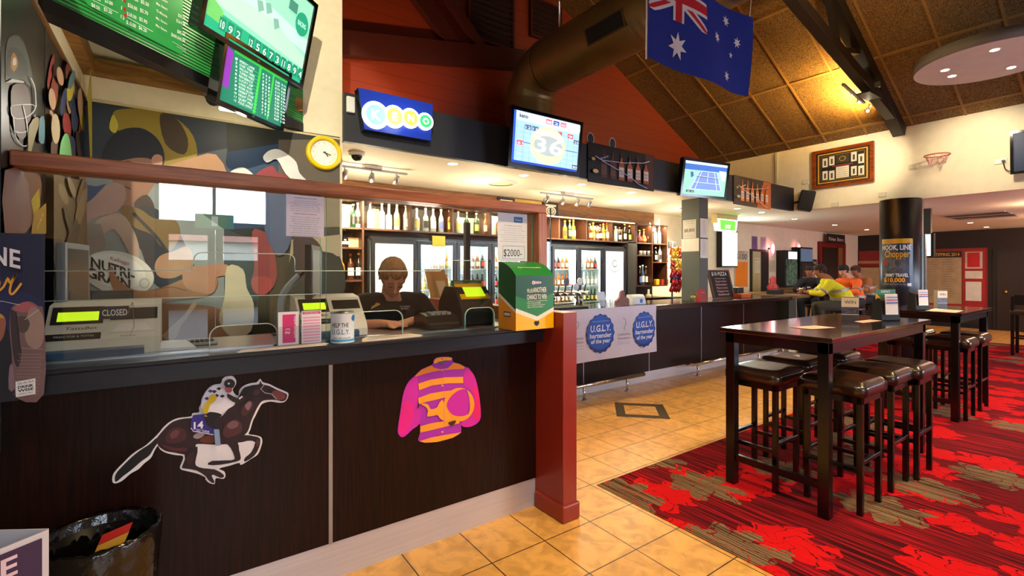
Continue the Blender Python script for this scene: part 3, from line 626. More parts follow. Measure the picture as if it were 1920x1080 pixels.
# ---- diagonal board with screens
q0 = Vector((-.46, 2.79, 0)); q1 = Vector((.815, 4.005, 0)); du = (q1-q0).normalized(); dnrm = Vector((du.y, -du.x, 0))  # towards the camera
def DG(px, py, off=0):
    v = ray(px, py); p0 = q0+dnrm*off; t_ = (p0-O0).dot(dnrm)/v.dot(dnrm); return O0+v*t_
GRN = MATS.setdefault('g', None)
def rib_mat():
    m = bpy.data.materials.new('green slat board'); m.use_nodes = True; N = m.node_tree.nodes; L = m.node_tree.links; b = N['Principled BSDF']
    tc = N.new('ShaderNodeTexCoord'); wv = N.new('ShaderNodeTexWave'); wv.bands_direction = 'Z'; wv.inputs['Scale'].default_value = 17; L.new(tc.outputs['Object'], wv.inputs[0])
    rp = N.new('ShaderNodeValToRGB'); rp.color_ramp.elements[0].color = hx('0b4f1d'); rp.color_ramp.elements[1].color = hx('27a545'); rp.color_ramp.elements[0].position = .2; rp.color_ramp.elements[1].position = .55; L.new(wv.outputs[0], rp.inputs[0]); L.new(rp.outputs[0], b.inputs['Base Color'])
    b.inputs['Roughness'].default_value = .4; bp = N.new('ShaderNodeBump'); bp.inputs['Strength'].default_value = .6; bp.inputs['Distance'].default_value = .01; L.new(wv.outputs[0], bp.inputs['Height']); L.new(bp.outputs[0], b.inputs['Normal']); return m
RIB = rib_mat()
t = thing('odds_board', 'green ribbed odds display board spanning the booth corner above the counter', 'display board', (.18, 3.4, 2.6))
def slab(a, b, z0, z1, n, d0, d1, m, mb=None):
    mb = mb or MB(); P_ = [a+n*d1, b+n*d1, b+n*d0, a+n*d0]; return mb.hexa([p+PZ*z0 for p in P_]+[p+PZ*z1 for p in P_], m)
e0 = q0-du*.0
slab(e0, q1, 2.665, 4.3, dnrm, -.07, 0, RIB).build('ribbed_panel', t); slab(e0, q1, 2.60, 2.665, dnrm, -.08, .004, BLACK).build('bottom_trim', t)
mb = MB(); P_ = [(-.5, -40), (0, -20)]
a = Art(mb, lambda x, y: DG(x, y, .004), dnrm, eps=.001)
a.poly([(95, -90), (343, -90), (342, 105), (165, 10)], '1f9e46'); a.k += 1
rows = [(1, 8), (1, 9), (1, 10), (1, 11), (1, 12)]
def dtext(s_, x0, y0, x1, h, slope=.5, col='f2fff2', bold=.01): a.text(s_, x0, y0, x1, y0+slope*(x1-x0), h, col, bold=bold)
for i in range(6):
    yy = 52-16*i
    dtext(['$30.00', '$28.00', '$26.00', '$24.00', '$21.00', '$18.00'][i], 236, yy-8, 254, 7); dtext(['$6.20', '$5.90', '$5.70', '$5.50', '$3.80', '$3.50'][i], 259, yy+2, 274, 7)
    dtext(['12', '11', '10', '9', '8', '7'][i], 225, yy-18, 232, 7)
    if i: dtext(['', '$3.20', '$3.00', '$2.80', '$2.60', '$2.40'][i], 192, yy-16, 207, 7); dtext(['', '$8.50', '$8.20', '$8.00', '$7.70', '$7.50'][i], 168, yy-24, 184, 7)
for i, s_ in enumerate(('Max. Return', 'Min. Return', 'Trifecta', 'Max. Return', 'Min. Return', 'Quinella', 'Max. Return')):
    dtext(s_, 283, 50-13.5*i, 304, 5, .55)
for s_, x, y in (('$600,000.00', 310, 68), ('$85.00', 321, 62), ('$264.00', 319, 42), ('$33.50', 322, 32)): dtext(s_, x, y, 336, 6, .52)
a.line([(160, 2), (208, 26)], .8, 'e8ffe8'); a.line([(225, 34), (274, 61)], .8, 'e8ffe8'); a.line([(310, 79), (336, 94)], .6, 'e8ffe8'); a.line([(318, 88), (336, 97)], .6, 'e8ffe8')
for x, y in ((219, 2), (219, 18), (220, 30)): a.poly([(x-3, y-4), (x+3, y-1), (x+2, y+6), (x-3, y+3)], 'b3261e')
mb.build('printed_sheet', t, recalc=False)
# ---- television builder: corners given, tilted forward
def tv(name, label, c, u, n, wd, ht, tilt, art=None, dep=.06, bez=.03, logo=None, chin=.0, scr='1c7a5a', e=1.6, group=None, mount=.08):
    """c centre, u screen-right unit, n facing unit (horizontal); tilt leans the top forward"""
    n = n.normalized(); t_ = thing(name, label, 'television', tuple(c), group)
    q = Matrix.Rotation(tilt, 3, u); nn = (q @ n).normalized(); vv = nn.cross(u).normalized()
    if vv.z < 0: vv = -vv
    def pt(a, b, d): return Vector(c)+u*a+vv*b+nn*d
    def bx(mb, a0, a1, b0, b1, d0, d1, m): return mb.hexa([pt(a0, b0, d1), pt(a1, b0, d1), pt(a1, b0, d0), pt(a0, b0, d0), pt(a0, b1, d1), pt(a1, b1, d1), pt(a1, b1, d0), pt(a0, b1, d0)], m)
    GB = mat('glossy black bezel', '070709', .12, spec=.6, var=.1)
    mb = MB(); z = chin
    bx(mb, -wd/2, wd/2, ht/2-bez, ht/2, -dep, 0, GB); bx(mb, -wd/2, wd/2, -ht/2, -ht/2+bez+z, -dep, 0, GB); bx(mb, -wd/2, -wd/2+bez, -ht/2+bez+z, ht/2-bez, -dep, 0, GB); bx(mb, wd/2-bez, wd/2, -ht/2+bez+z, ht/2-bez, -dep, 0, GB)
    mb.build('bezel', t_); mb = MB(); bx(mb, -wd/2+.01, wd/2-.01, -ht/2+.01, ht/2-.01, -dep-.02, -.022, GB); mb.build('housing', t_)
    mb = MB(); W2, H0, H1 = wd/2-bez, -ht/2+bez+z, ht/2-bez
    bx(mb, -W2, W2, H0, H1, -.02, -.012, ink(scr, e))
    class SA(Art):
        def P(s, x, y, k=None): return pt(-W2+2*W2*x/100, H1-(H1-H0)*y/100, -.012+.0004*(s.k if k is None else k))
    A_ = SA(mb, None, (0, 0, 0))
    if art: art(A_, e)
    mb.build('screen', t_, recalc=False)
    if logo:
        mb = MB(); mb.text(logo, pt(0, -ht/2+bez*.3, .0012), u, vv, .012, ink('b8b8b8')); mb.build('maker_badge', t_, recalc=False)
    if mount:
        mb = MB(); bx(mb, -.1, .1, -.1, .1, -dep-mount, -dep-.02, DGREY); mb.build('wall_mount', t_)
    return t_
def art_race(A, e):
    A.poly([(0, 0), (100, 0), (100, 72), (0, 62)], '86c9a8', emit=e); A.poly([(0, 30), (100, 44), (100, 60), (0, 52)], 'a8dcc0', emit=e); A.poly([(0, 55), (60, 50), (100, 66), (100, 80), (0, 72)], '9fd6b0', emit=e)
    A.poly([(0, 78), (100, 84), (100, 100), (0, 100)], '1d9a70', emit=e); A.poly([(0, 66), (14, 76), (14, 90), (0, 88)], '5fae5a', emit=e)
    for x, y in ((40, 42), (48, 38), (58, 48), (30, 30)): A.poly([(x, y), (x+5, y-3), (x+8, y+5), (x+3, y+11)], '6f9c8c', emit=e)
    x = 12
    for i, s_ in enumerate(('10', '9', '2', '12', '5', '6', '7', '3', '11', '8', '9', '4')):
        if i == 3: x += 5
        A.poly([(x, 82), (x+5.4, 82), (x+5.4, 95), (x, 95)], '15785a', emit=e); A.text(s_, x+1, 93, x+4.4, 93, 8, 'e8fff6', e); x += 7
    A.ell(88, 32, 8, 14, '1d8a68', emit=e); A.text('RACING', 83, 35, 93, 35, 6, 'c8ffe8', e); A.poly([(70, 14), (80, 14), (80, 26), (70, 26)], '3f7a68', emit=e)
Z_ = lambda v: Vector((v.x, v.y, 0))
# upper television: bottom corners at (395,38) and (577,162)
off = .26
bl = DG(390, 34, off); br = DG(577, 163, off); cU = (bl+br)/2; wU = (br-bl).length
tv('television', 'large television tilted forward on the green board, showing a race replay', cU+PZ*.30-dnrm*.03+du*.055, du, dnrm, wU*1.05, .62, math.radians(12), art_race, logo='LG', scr='7cc6a2', e=.8)
def art_stats(A, e):
    A.poly([(0, 0), (100, 0), (100, 100), (0, 100)], '0e6a52', emit=e); A.poly([(2, 12), (11, 16), (11, 78), (2, 74)], '7a2a9a', emit=e); A.poly([(12, 10), (100, 10), (100, 16), (12, 16)], '2fae3c', emit=e)
    A.text('KENO RACING STATISTICS', 26, 9, 78, 9, 7, 'f4fff8', e, bold=.01); A.text('RUNNER HISTORY', 8.5, 72, 8.5, 20, 4, 'f0d8ff', e)
    A.poly([(50, 16), (54, 16), (54, 97), (50, 97)], '2fae3c', emit=e); A.poly([(73, 16), (76, 16), (76, 97), (73, 97)], '2fae3c', emit=e)
    nm = ['SPEEDY LANE', 'OAK TREE', 'WILLOW CREEK', 'TUMBLE WEED', 'RIDGEBACK', 'LUCKY DIP', 'LONG WAY', 'ROSIE GLOW', 'DESERT STAR', 'NIGHT OWL', 'QUIET MILE', 'FOLD AWAY']
    for i in range(12):
        y = 26+6.2*i; A.text(str(i+1), 14, y, 17, y, 3.6, 'e8fff0', e); A.text(nm[i], 20, y, 34+len(nm[i])*.8, y, 3.6, 'e8fff0', e)
        A.line([(20, y+1.4), (49, y+1.4)], .4, '5fd0a0', emit=e)
        for j, x in enumerate((56, 61, 66)): A.text(str((i*7+j*5) % 10), x, y, x+2.4, y, 3.8, 'e8fff0', e)
        for j, x in enumerate((78, 89)): A.text('%d.%02d' % (2+(i*3+j*7) % 9, (i*37+j*11) % 100), x, y, x+8, y, 3.8, 'e8fff0', e)
bl = DG(416, 192, .14); br = DG(538, 247, .14); br = bl+du*(br-bl).dot(du)
bl = DG(415, 190, .14); br2 = DG(540, 245, .14); wL = (Z_(br2)-Z_(bl)).length
zlo = .5*(bl.z+br2.z)
tv('television', 'smaller television below the big one on the green board, showing a table of statistics', (bl+br2)/2+PZ*.20, du, dnrm, wL, .41, math.radians(10), art_stats, logo='LG', scr='0e6a52', e=.8, bez=.022)
# bracket, camera dome, lamp under the board
p = AY(400, 184, 3.62); t = thing('camera_dome', 'black dome camera hanging under the end of the green board', 'security camera', tuple(p)); MB().lathe([(.05, .05), (.055, .02), (.05, 0)], p, mat('dome ring', '6a6252', .4)).build('base', t); MB().sph(p-PZ*.005, .045, BLACK).build('dome', t)
p = AY(448, 207, 3.7); t = thing('strip_light', 'lit strip lamp fixed under the bulkhead behind the lower television', 'lamp', tuple(p)); MB().box(p.x-.12, p.x+.12, 3.66, 3.74, p.z-.005, p.z+.015, WHITE).build('housing', t); MB().box(p.x-.11, p.x+.11, 3.67, 3.73, p.z-.012, p.z-.006, ink('fff2cc', 6)).build('diffuser', t)
point((p.x, 3.6, p.z-.06), 2.2, (1, .88, .6), .05)
# clock
p = AY(608, 287, 3.97); r_ = .135; t = thing('wall_clock', 'round wall clock with a bright yellow rim and white face', 'clock', tuple(p))
YM = mat('yellow clock rim', 'f2cf0c', .35); MB().lathe([(r_, -.03), (r_, .015), (r_-.012, .028), (r_-.03, .02), (r_-.034, 0)], p, YM, 40, False, axis='y').build('rim', t)
MB().lathe([(r_-.03, -.02), (r_-.03, .0)], p, mat('clock face', 'ecebe2', .5), 40, axis='y').build('face', t)
mb = MB(); fc = p+Vector((0, -.004, 0))
for k in range(12):
    a_ = 2*PI*k/12; s_ = str(12 if k == 0 else k); o_ = fc+Vector((math.sin(a_)*.082, 0, math.cos(a_)*.082-.005)); mb.text(s_, o_, PX, PZ, .012, ink('9a9a92'))
mb.build('numerals', t, recalc=False)
mb = MB(); mb.bar(fc+Vector((-.01, -.003, .006)), fc+Vector((.05, -.003, -.012)), .002, .005, ink('101010')); mb.bar(fc+Vector((0, -.005, .012)), fc+Vector((.028, -.005, -.026)), .002, .006, ink('101010')); mb.build('hands', t)
# ================================================================ things on the betting counter
TM = mat('terminal putty plastic', 'd8cebb', .5); TMB = mat('terminal black plastic', '121317', .35); TBL = mat('terminal blue base', '33506e', .4); LCD = mat('green lit display', 'a8c818', .4, emit=1.0)
def terminal(cx, y0, wd, label, closed=False):
    z = 1.158; t = thing('betting_terminal', label, 'betting terminal', (cx, y0+.15, z), None)
    x0, x1 = cx-wd/2, cx+wd/2; prof = [(y0, z+.045), (y0+.02, z+.05), (y0+.17, z+.2), (y0+.3, z+.21), (y0+.32, z)]
    prof = [(y0, z+.04), (y0+.015, z+.07), (y0+.15, z+.2), (y0+.27, z+.215), (y0+.33, z), (y0, z)]
    MB().prism([(x0, a, b) for a, b in prof], (wd, 0, 0), TM).build('body', t, .008)
    MB().prism([(x0-.01, a, b) for a, b in ((y0-.02, z), (y0-.02, z+.03), (y0+.02, z+.045), (y0+.3, z+.045), (y0+.3, z))], (wd*.88, 0, 0), TBL).build('base', t, .003)
    # sloping face frame: from (y0+.015,z+.07) to (y0+.15,z+.2)
    A0 = Vector((0, y0+.015, z+.07)); dv = Vector((0, .135, .13)); Lf = dv.length; v = dv.normalized(); n = v.cross(PX); n = -n if n.y > 0 else n
    def R(a0, a1, b0, b1, d, m, mb): return mb.hexa([A0+PX*x+v*b+n*dd for dd in (-.004, d) for x, b in ((a0, b0), (a1, b0), (a1, b1), (a0, b1))], m)
    mb = MB(); R(x0+.012, cx-.01, .085, Lf-.01, .002, TMB, mb); mb.build('display_bezel', t); mb = MB(); R(x0+.03, cx-.025, .1, Lf-.04, .004, LCD, mb); mb.build('display', t)
    mb = MB(); R(cx+.012, x1-.012, .1, Lf-.025, .003, TMB, mb); mb.build('printer_slot', t)
    mb = MB(); R(cx+.01, x1-.02, .03, .09, .002, mat('terminal label', 'd8cfc0', .5), mb); mb.poly([A0+PX*x+v*b+n*.0025 for x, b in ((cx+.02, .035), (x1-.03, .035), (x1-.055, .075), (cx+.045, .075))], ink('e6d8d0')); mb.build('ticket_label', t, recalc=False)
    mb = MB(); R(x0+.004, cx-.012, .004, .036, .002, TMB, mb); mb.text('PRESS FOR $ TOTAL', A0+PX*(cx/2+x0/2)+v*.016+n*.003, PX, v, .009, ink('e0e0e0'), wd*.33); mb.text('TattsBet', A0+PX*(cx/2+x0/2+.015)+v*.055+n*.0012, PX, v, .016, ink('151515'), wd*.27, shear=.2); mb.text('Andrews', A0+PX*(cx+wd*.2)+v*.006+n*.0012, PX, v, .01, ink('2f6aa8'), .05, shear=.2)
    mb.build('lettering', t, recalc=False)
    return t, A0, v, n
terminal(-.235, 2.47, .36, 'cream betting terminal with a green display behind the closed sign at the left')
terminal(.665, 2.5, .33, 'cream betting terminal with a green display beside the bartender')
# closed sign
p0 = AY(193, 592, 2.46); p1 = AY(237, 590, 2.46); t = thing('closed_sign', 'small black CLOSED sign clipped on the left betting terminal', 'sign', tuple((p0+p1)/2))
mb = MB(); xa, xb = p0.x-.008, p1.x+.008; mb.box(xa, xb, 2.462, 2.466, p0.z-.014, p0.z+.036, TMB); mb.text('CLOSED', ((xa+xb)/2, 2.461, p0.z-.001), PX, PZ, .025, ink('f2f2f2'), (xb-xa)*.88, bold=.012); mb.build('sign_plate', t, recalc=False)
MB().tube([(xb-.005, 2.462, p0.z), (xb+.006, 2.455, p0.z+.035), (xb+.012, 2.46, p0.z+.05), (xb+.016, 2.47, p0.z-.05), (xb+.0, 2.48, p0.z-.09)], .0012, CHROME).build('wire_clip', t)
# upright monitor (far left)
def monitor(label, base, ang, wd, ht, scrm, frm, tiltb=0):
    t = thing('computer_monitor', label, 'monitor', base, None, ang); x, y, z = 0, 0, 0
    MB().box(-wd/2, wd/2, -.02, .015, .07, .07+ht, frm).build('frame', t, .004, local=True); MB().box(-wd/2+.018, wd/2-.018, -.0215, -.019, .095, .07+ht-.02, scrm).build('screen', t, local=True)
    MB().box(-.02, .02, -.0, .03, .01, .1, frm).build('stand', t, local=True); MB().box(-.08, .08, -.06, .07, 0, .012, frm).build('base', t, .003, local=True); return t
SILV = mat('silver monitor frame', '9aa0a8', .35, .4)
p = AY(135, 585, 2.82); monitor('silver framed monitor turned sideways behind the left betting terminal', (p.x, 2.84, 1.158), math.radians(80), .26, .30, mat('dark monitor screen', '2c2b2c', .2), SILV).scale = (1, 1, 1.25)
p = AY(211, 570, 2.84); t = monitor('small dark customer display behind the closed sign', (p.x, 2.84, 1.158), math.radians(10), .15, .11, mat('olive screen', '34382a', .25), DGREY)
for ch in t.children: pass
t.location.z = 1.23; MB().box(p.x-.03, p.x+.03, 2.81, 2.88, 1.157, 1.235, DGREY).build('plinth', t)
p = AY(590, 560, 2.72); monitor('black monitor seen edge on beside the paint tin', (p.x, 2.76, 1.158), math.radians(66), .26, .3, BLACK, DGREY).scale = (1, 1, 1.3); MB().box(.1305, .134, -.022, .016, .07, .37, mat('pale monitor edge', '8fa4b4', .35, .3)).build('side_edge', bpy.data.objects['computer_monitor.002'], local=True)
# bent pole
p = AY(527, 600, 2.8); t = thing('monitor_arm', 'bent grey tubular arm rising from the counter beside the monitor', 'monitor arm', (p.x, 2.8, 1.157))
MB().tube(smooth([(p.x, 2.8, 1.16), (p.x, 2.8, 1.33), (p.x+.025, 2.8, 1.40), (p.x+.09, 2.8, 1.475)], 5, False), .018, mat('grey tube', 'b8bfc4', .35), 12).build('tube', t); MB().box(p.x-.04, p.x+.04, 2.76, 2.84, 1.157, 1.165, DGREY).build('foot', t)
MB().tube([(p.x+.09, 2.8, 1.47), (p.x+.15, 2.79, 1.52)], .008, BLACK).build('joint', t)
# keyboard and book, notepad
p = AY(345, 622, 2.62); t = thing('keyboard', 'pale computer keyboard lying on the counter behind the screen', 'keyboard', (p.x, 2.66, 1.157)); MB().box(p.x-.1, p.x+.13, 2.6, 2.7, 1.158, 1.172, mat('keyboard grey', '9c9a92', .5)).build('body', t, .004)
kb = MB()
for i in range(11):
    for j in range(4): kb.box(p.x-.09+i*.019, p.x-.075+i*.019, 2.61+j*.02, 2.625+j*.02, 1.172, 1.178, mat('key grey', '3e3d3a', .5))
tag(kb.build('keys', t), kind='stuff')
p = AY(320, 640, 2.55); t = thing('ring_binder', 'thick white notepad lying open beside the keyboard', 'notepad', (p.x, 2.52, 1.158)); MB().hexa([(p.x-.05, 2.5, 1.158), (p.x+.09, 2.5, 1.158), (p.x+.06, 2.57, 1.158), (p.x-.03, 2.57, 1.158), (p.x-.05, 2.5, 1.172), (p.x+.09, 2.5, 1.168), (p.x+.06, 2.57, 1.19), (p.x-.03, 2.57, 1.195)], mat('white paper block', 'd8dbe0', .6)).build('pages', t)
# pink card holder
def paper(name, label, cat, mb): return tag(mb.build(name, recalc=False), label, cat)
ACR = glassmat('acrylic', (.93, .95, .97, 1), 1.45, .02, 1.5)
t = thing('card_holder', 'clear acrylic holder with two pink keno cards on the betting counter', 'card holder', (.46, 2.33, 1.155))
x0, x1 = .365, .558; MB().box(x0, x1, 2.318, 2.36, 1.16, 1.165, ACR).box(x0, x1, 2.318, 2.32, 1.16, 1.25, ACR).box(x0, x1, 2.356, 2.36, 1.16, 1.32, ACR).box((x0+x1)/2-.002, (x0+x1)/2+.002, 2.32, 2.356, 1.16, 1.3, ACR).build('holder', t)
for k in range(2):
    a0 = x0+.006+k*.098; mb = MB(); mb.box(a0, a0+.086, 2.332, 2.335, 1.166, 1.315, mat('white card', 'f3eef0', .5))
    if k == 0:
        mb.poly([(a0+.018, 2.3314, 1.175), (a0+.072, 2.3314, 1.175), (a0+.072, 2.3314, 1.303), (a0+.018, 2.3314, 1.303)], ink('e0317a'))
        mb.text('$3', (a0+.03, 2.331, 1.215), Vector((0, 0, 1)), Vector((1, 0, 0)), .02, ink('fff0f6'), None, 'l'); mb.text('Super Jackpot', (a0+.066, 2.3308, 1.295), Vector((0, 0, -1)), Vector((-1, 0, 0))*-1, .011, ink('fff0f6'), .1, 'l')
    else:
        mb.poly([(a0+.004, 2.3314, 1.3), (a0+.082, 2.3314, 1.3), (a0+.082, 2.3314, 1.312), (a0+.004, 2.3314, 1.312)], ink('e0507a')); mb.text('PICTURE PICK', (a0+.043, 2.331, 1.302), PX, PZ, .007, ink('fff0f6'), .06)
        for j in range(9): mb.poly([(a0+.006, 2.3314, 1.172+j*.0135), (a0+.08, 2.3314, 1.172+j*.0135), (a0+.08, 2.3314, 1.18+j*.0135), (a0+.006, 2.3314, 1.18+j*.0135)], ink('f3a8c4'))
    mb.build('card', t, recalc=False)
# newspapers
def newspaper(label, pts, z, th=.008, lines=True):
    t = thing('newspaper', label, 'newspaper', (sum(p[0] for p in pts)/4, sum(p[1] for p in pts)/4, z)); m = mat('newsprint', 'd9c9bb', .7, var=.05)
    mb = MB()
    for k in range(3): o_ = .006*k; mb.hexa([(x+o_*(-1)**k*.6, y+o_*.5, z+th*k/3) for x, y in pts]+[(x+o_*(-1)**k*.6, y+o_*.5, z+th*(k+.9)/3) for x, y in pts], m)
    if lines:
        A_, B_, C_, D_ = [Vector((x, y, z+th+.0008)) for x, y in pts]
        for j in range(6): v0 = .15+j*.13; mb.poly([A_.lerp(D_, v0).lerp(B_.lerp(C_, v0), .08), A_.lerp(D_, v0).lerp(B_.lerp(C_, v0), .9-.3*(j % 2)), A_.lerp(D_, v0+.05).lerp(B_.lerp(C_, v0+.05), .9-.3*(j % 2)), A_.lerp(D_, v0+.05).lerp(B_.lerp(C_, v0+.05), .08)], ink('9a8d84'))
    mb.build('folded_pages', t, recalc=False); return t
newspaper('folded newspaper lying under the pink card holder', [(.21, 2.287), (.57, 2.283), (.56, 2.316), (.25, 2.316)], 1.156)
newspaper('open white newspaper lying beside the donation tin', [(.735, 2.285), (1.05, 2.3), (1.02, 2.385), (.77, 2.38)], 1.156)
# donation tin
tx = .655; t = thing('donation_tin', 'white and blue paint tin with HELP THE U.G.L.Y. lettering', 'tin', (tx, 2.345, 1.156))
MB().lathe([(.054, 0), (.056, .004), (.054, .01), (.054, .136), (.056, .142)], (tx, 2.34, 1.156), mat('white label', 'e4ecf2', .35), 32).build('can', t)
MB().lathe([(.056, .141), (.057, .147), (.052, .147), (.05, .142)], (tx, 2.34, 1.156), STEEL, 32).build('rim', t)
mb = MB()
def wrap(body, z, h, a0, a1, col, shear=0):
    T = textmesh(body, .01)
    vv, ff, wd = T; mb.add([(tx+.0546*math.sin(a0+(a1-a0)*x/wd), 2.34-.0546*math.cos(a0+(a1-a0)*x/wd), 1.156+z+y*h/.72) for x, y in vv], ff, ink(col))
wrap('HELP THE', .077, .021, -1.25, .25, '24262c'); wrap('U.G.L.Y.', .044, .024, -1.25, .35, '1a6fa8'); wrap('help bids yourself', .024, .007, -1.1, .45, '24262c')
mb.ring([[(tx+.0544*math.sin(a_), 2.34-.0544*math.cos(a_), 1.156+z_) for a_ in [-1.5+.1*i for i in range(31)]] for z_ in (.008, .02)], ink('4aa8d8'), cap=False, closed=False)
mb.ring([[(tx+.0548*math.sin(.9+r__*math.cos(a_)*.36), 2.34-.0548*math.cos(.9+r__*math.cos(a_)*.36), 1.156+.118+r__*.016*math.sin(a_)) for a_ in [2*PI*i/16 for i in range(16)]] for r__ in (1, .02)], ink('2a78b8'), cap=False)
mb.build('label_print', t, recalc=False)
# eftpos machine, keno terminal, black printer
t = thing('card_reader', 'black curved card payment machine in front of the keno terminal', 'card reader', (1.30, 2.62, 1.157))
MB().prism([(1.19, 2.5+a, 1.158+b) for a, b in ((0, 0), (0, .03), (.05, .075), (.14, .09), (.22, .06), (.24, 0))], (.2, 0, 0), BLACK).build('body', t, .012); kp = MB()
for i in range(4):
    for j in range(3): kp.box(1.23+i*.035, 1.255+i*.035, 2.56+j*.025, 2.578+j*.025, 1.236+j*.005, 1.25+j*.002, mat('key', '8f9298', .4))
kp.build('keypad', t)
t = thing('keno_terminal', 'black and yellow keno terminal with a lit lime display behind the green entry box', 'keno terminal', (1.55, 2.7, 1.157)); YL = mat('keno yellow', 'e0a412', .4)
prof = [(2.56, 1.158), (2.55, 1.25), (2.62, 1.36), (2.66, 1.40), (2.78, 1.40), (2.86, 1.3), (2.88, 1.158)]
MB().prism([(1.43, a, b) for a, b in prof], (.24, 0, 0), TMB).build('body', t, .015)
mb = MB(); mb.hexa([(1.45, 2.59, 1.318), (1.66, 2.59, 1.318), (1.66, 2.69, 1.408), (1.45, 2.69, 1.408), (1.45, 2.585, 1.325), (1.66, 2.585, 1.325), (1.66, 2.685, 1.418), (1.45, 2.685, 1.418)], YL); mb.build('face_plate', t)
mb = MB(); mb.hexa([(1.49, 2.6, 1.335), (1.63, 2.6, 1.335), (1.63, 2.66, 1.39), (1.49, 2.66, 1.39), (1.49, 2.594, 1.34), (1.63, 2.594, 1.34), (1.63, 2.654, 1.396), (1.49, 2.654, 1.396)], LCD); mb.build('display', t)
mb = MB(); mb.box(1.45, 1.66, 2.70, 2.73, 1.402, 1.44, mat('keno green card', '1d6a2c', .5)); mb.box(1.455, 1.52, 2.697, 2.70, 1.408, 1.433, ink('a89a8c')); mb.text('KENO', (1.6, 2.699, 1.41), PX, PZ, .016, ink('e8e8e8')); mb.build('top_card', t, recalc=False)
# keno entry box
t = thing('entry_box', 'green and yellow cardboard competition entry box standing at the counter end', 'entry box', (1.72, 2.28, 1.156)); x0, x1, y0, y1, z = 1.585, 1.868, 2.2, 2.376, 1.156
GREEN = mat('printed green card', '1c7a34', .4, var=.08); DGR = mat('printed dark green card', '0c4a24', .4, var=.1); YEL = mat('printed yellow card', 'f2b80c', .4)
mb = MB(); prof = [(y0, z), (y0, z+.318)]+[(y0+.176*k/6, z+.318+.082*math.sin(PI/2*k/6)**.8) for k in range(1, 7)]+[(y1, z)]
mb.prism([(x0, a, b) for a, b in prof], (x1-x0, 0, 0), GREEN); mb.build('carton', t)
mb = MB(); yf = y0-.001; fx = lambda a: x0+(x1-x0)*a
mb.poly([(fx(0), yf, z), (fx(1), yf, z), (fx(1), yf, z+.125), (fx(.55), yf, z+.05), (fx(0), yf, z+.13)], YEL)
mb.poly([(fx(0), yf-.0005, z+.105), (fx(.55), yf-.0005, z+.05), (fx(1), yf-.0005, z+.1), (fx(1), yf-.0005, z+.125), (fx(.55), yf-.0005, z+.075), (fx(0), yf-.0005, z+.13)], ink('ece4d8'))
mb.poly([(fx(0), yf-.0003, z+.2), (fx(.5), yf-.0003, z+.16), (fx(1), yf-.0003, z+.215), (fx(1), yf-.0003, z+.318), (fx(0), yf-.0003, z+.318)], DGR)
T_ = lambda s_, a_, z_, h_, w_, c_='f4f0e4', b_=.01: mb.text(s_, (fx(a_), yf-.001, z+z_), PX, PZ, h_, ink(c_), (x1-x0)*w_, bold=b_)
T_('PLUS', .36, .218, .022, .14); T_('ANOTHER', .62, .218, .03, .36); T_('CHANCE TO WIN', .54, .177, .03, .52); T_('PICK YOUR NUMBERS', .47, .152, .007, .36, b_=0); T_('BUY A TICKET IN THE DRAW', .53, .14, .007, .46, b_=0); T_('BE IN THE RUNNING', .5, .128, .007, .4, b_=0)
mb.box(fx(.3), fx(.82), yf-.001, yf, z+.166, z+.168, ink('f4f0e4'))
def keno_logo(cx, cz_, w_, mb, o, u, yoff):
    k = w_/4.2
    for i, (cc, r_) in enumerate((('e8b0b8', .62), ('e8c040', .5), ('e87830', .5), ('d83050', .46))):
        c_ = o+u*(-w_/2+k*(.7+i*.95)); mb.lathe([(k*.62*r_/.5*.8, 0), (k*.62*r_/.5*.8, .0006)], c_, ink('f6f2f6'), 16, axis='y') if abs(u.x) > .5 else mb.lathe([(k*.6, 0), (k*.6, .0006)], c_, ink('f6f2f6'), 16, axis='x')
        mb.text('KENO'[i], c_+yoff-PZ*k*.35, u, PZ, k*.7, ink('7a2a4a'), bold=.02)
mb.box(fx(.4), fx(.68), yf-.0008, yf, z+.262, z+.288, ink('1c2a7a')); keno_logo(0, 0, (x1-x0)*.27, mb, Vector((fx(.54), yf-.001, z+.275)), PX, Vector((0, -.001, 0)))
mb.prism([(fx(.47), yf-.001, z+.048), (fx(.6), yf-.001, z+.048), (fx(.6), yf-.001, z+.03), (fx(.535), yf-.001, z+.018), (fx(.47), yf-.001, z+.03)], (0, -.0004, 0), ink('1a1a20')); mb.build('front_print', t, recalc=False)
mb = MB(); xs_ = x0-.001
mb.poly([(xs_, y1, z), (xs_, y0, z), (xs_, y0, z+.12), (xs_, y1, z+.215)], mat('printed amber card', 'd98a14', .4)); mb.poly([(xs_-.0004, y1, z+.195), (xs_-.0004, y0, z+.1), (xs_-.0004, y0, z+.12), (xs_-.0004, y1, z+.215)], ink('d8ccc4'))
mb.poly([(xs_, y1, z+.215), (xs_, y0, z+.12), (xs_, y0, z+.318)]+[(xs_, a, b) for a, b in prof[2:-1]], DGR); mb.box(xs_-.001, xs_, y0+.05, y0+.12, z+.075, z+.105, ink('1a1420')); keno_logo(0, 0, .064, mb, Vector((xs_-.002, y0+.085, z+.09)), Vector((0, -1, 0)), Vector((-.001, 0, 0)))
mb.build('side_print', t, recalc=False)
mb = MB(); pp = lambda k: Vector((0, prof[k][0], prof[k][1]+.0012)); vtop = (pp(4)-pp(2)).normalized()
mb.text('PLAY YOUR FAVOURITE', (fx(.5), prof[3][0]-.01, prof[3][1]-.004), PX, vtop, .013, ink('f0e8c8'), (x1-x0)*.6, bold=.01); mb.build('top_print', t, recalc=False)
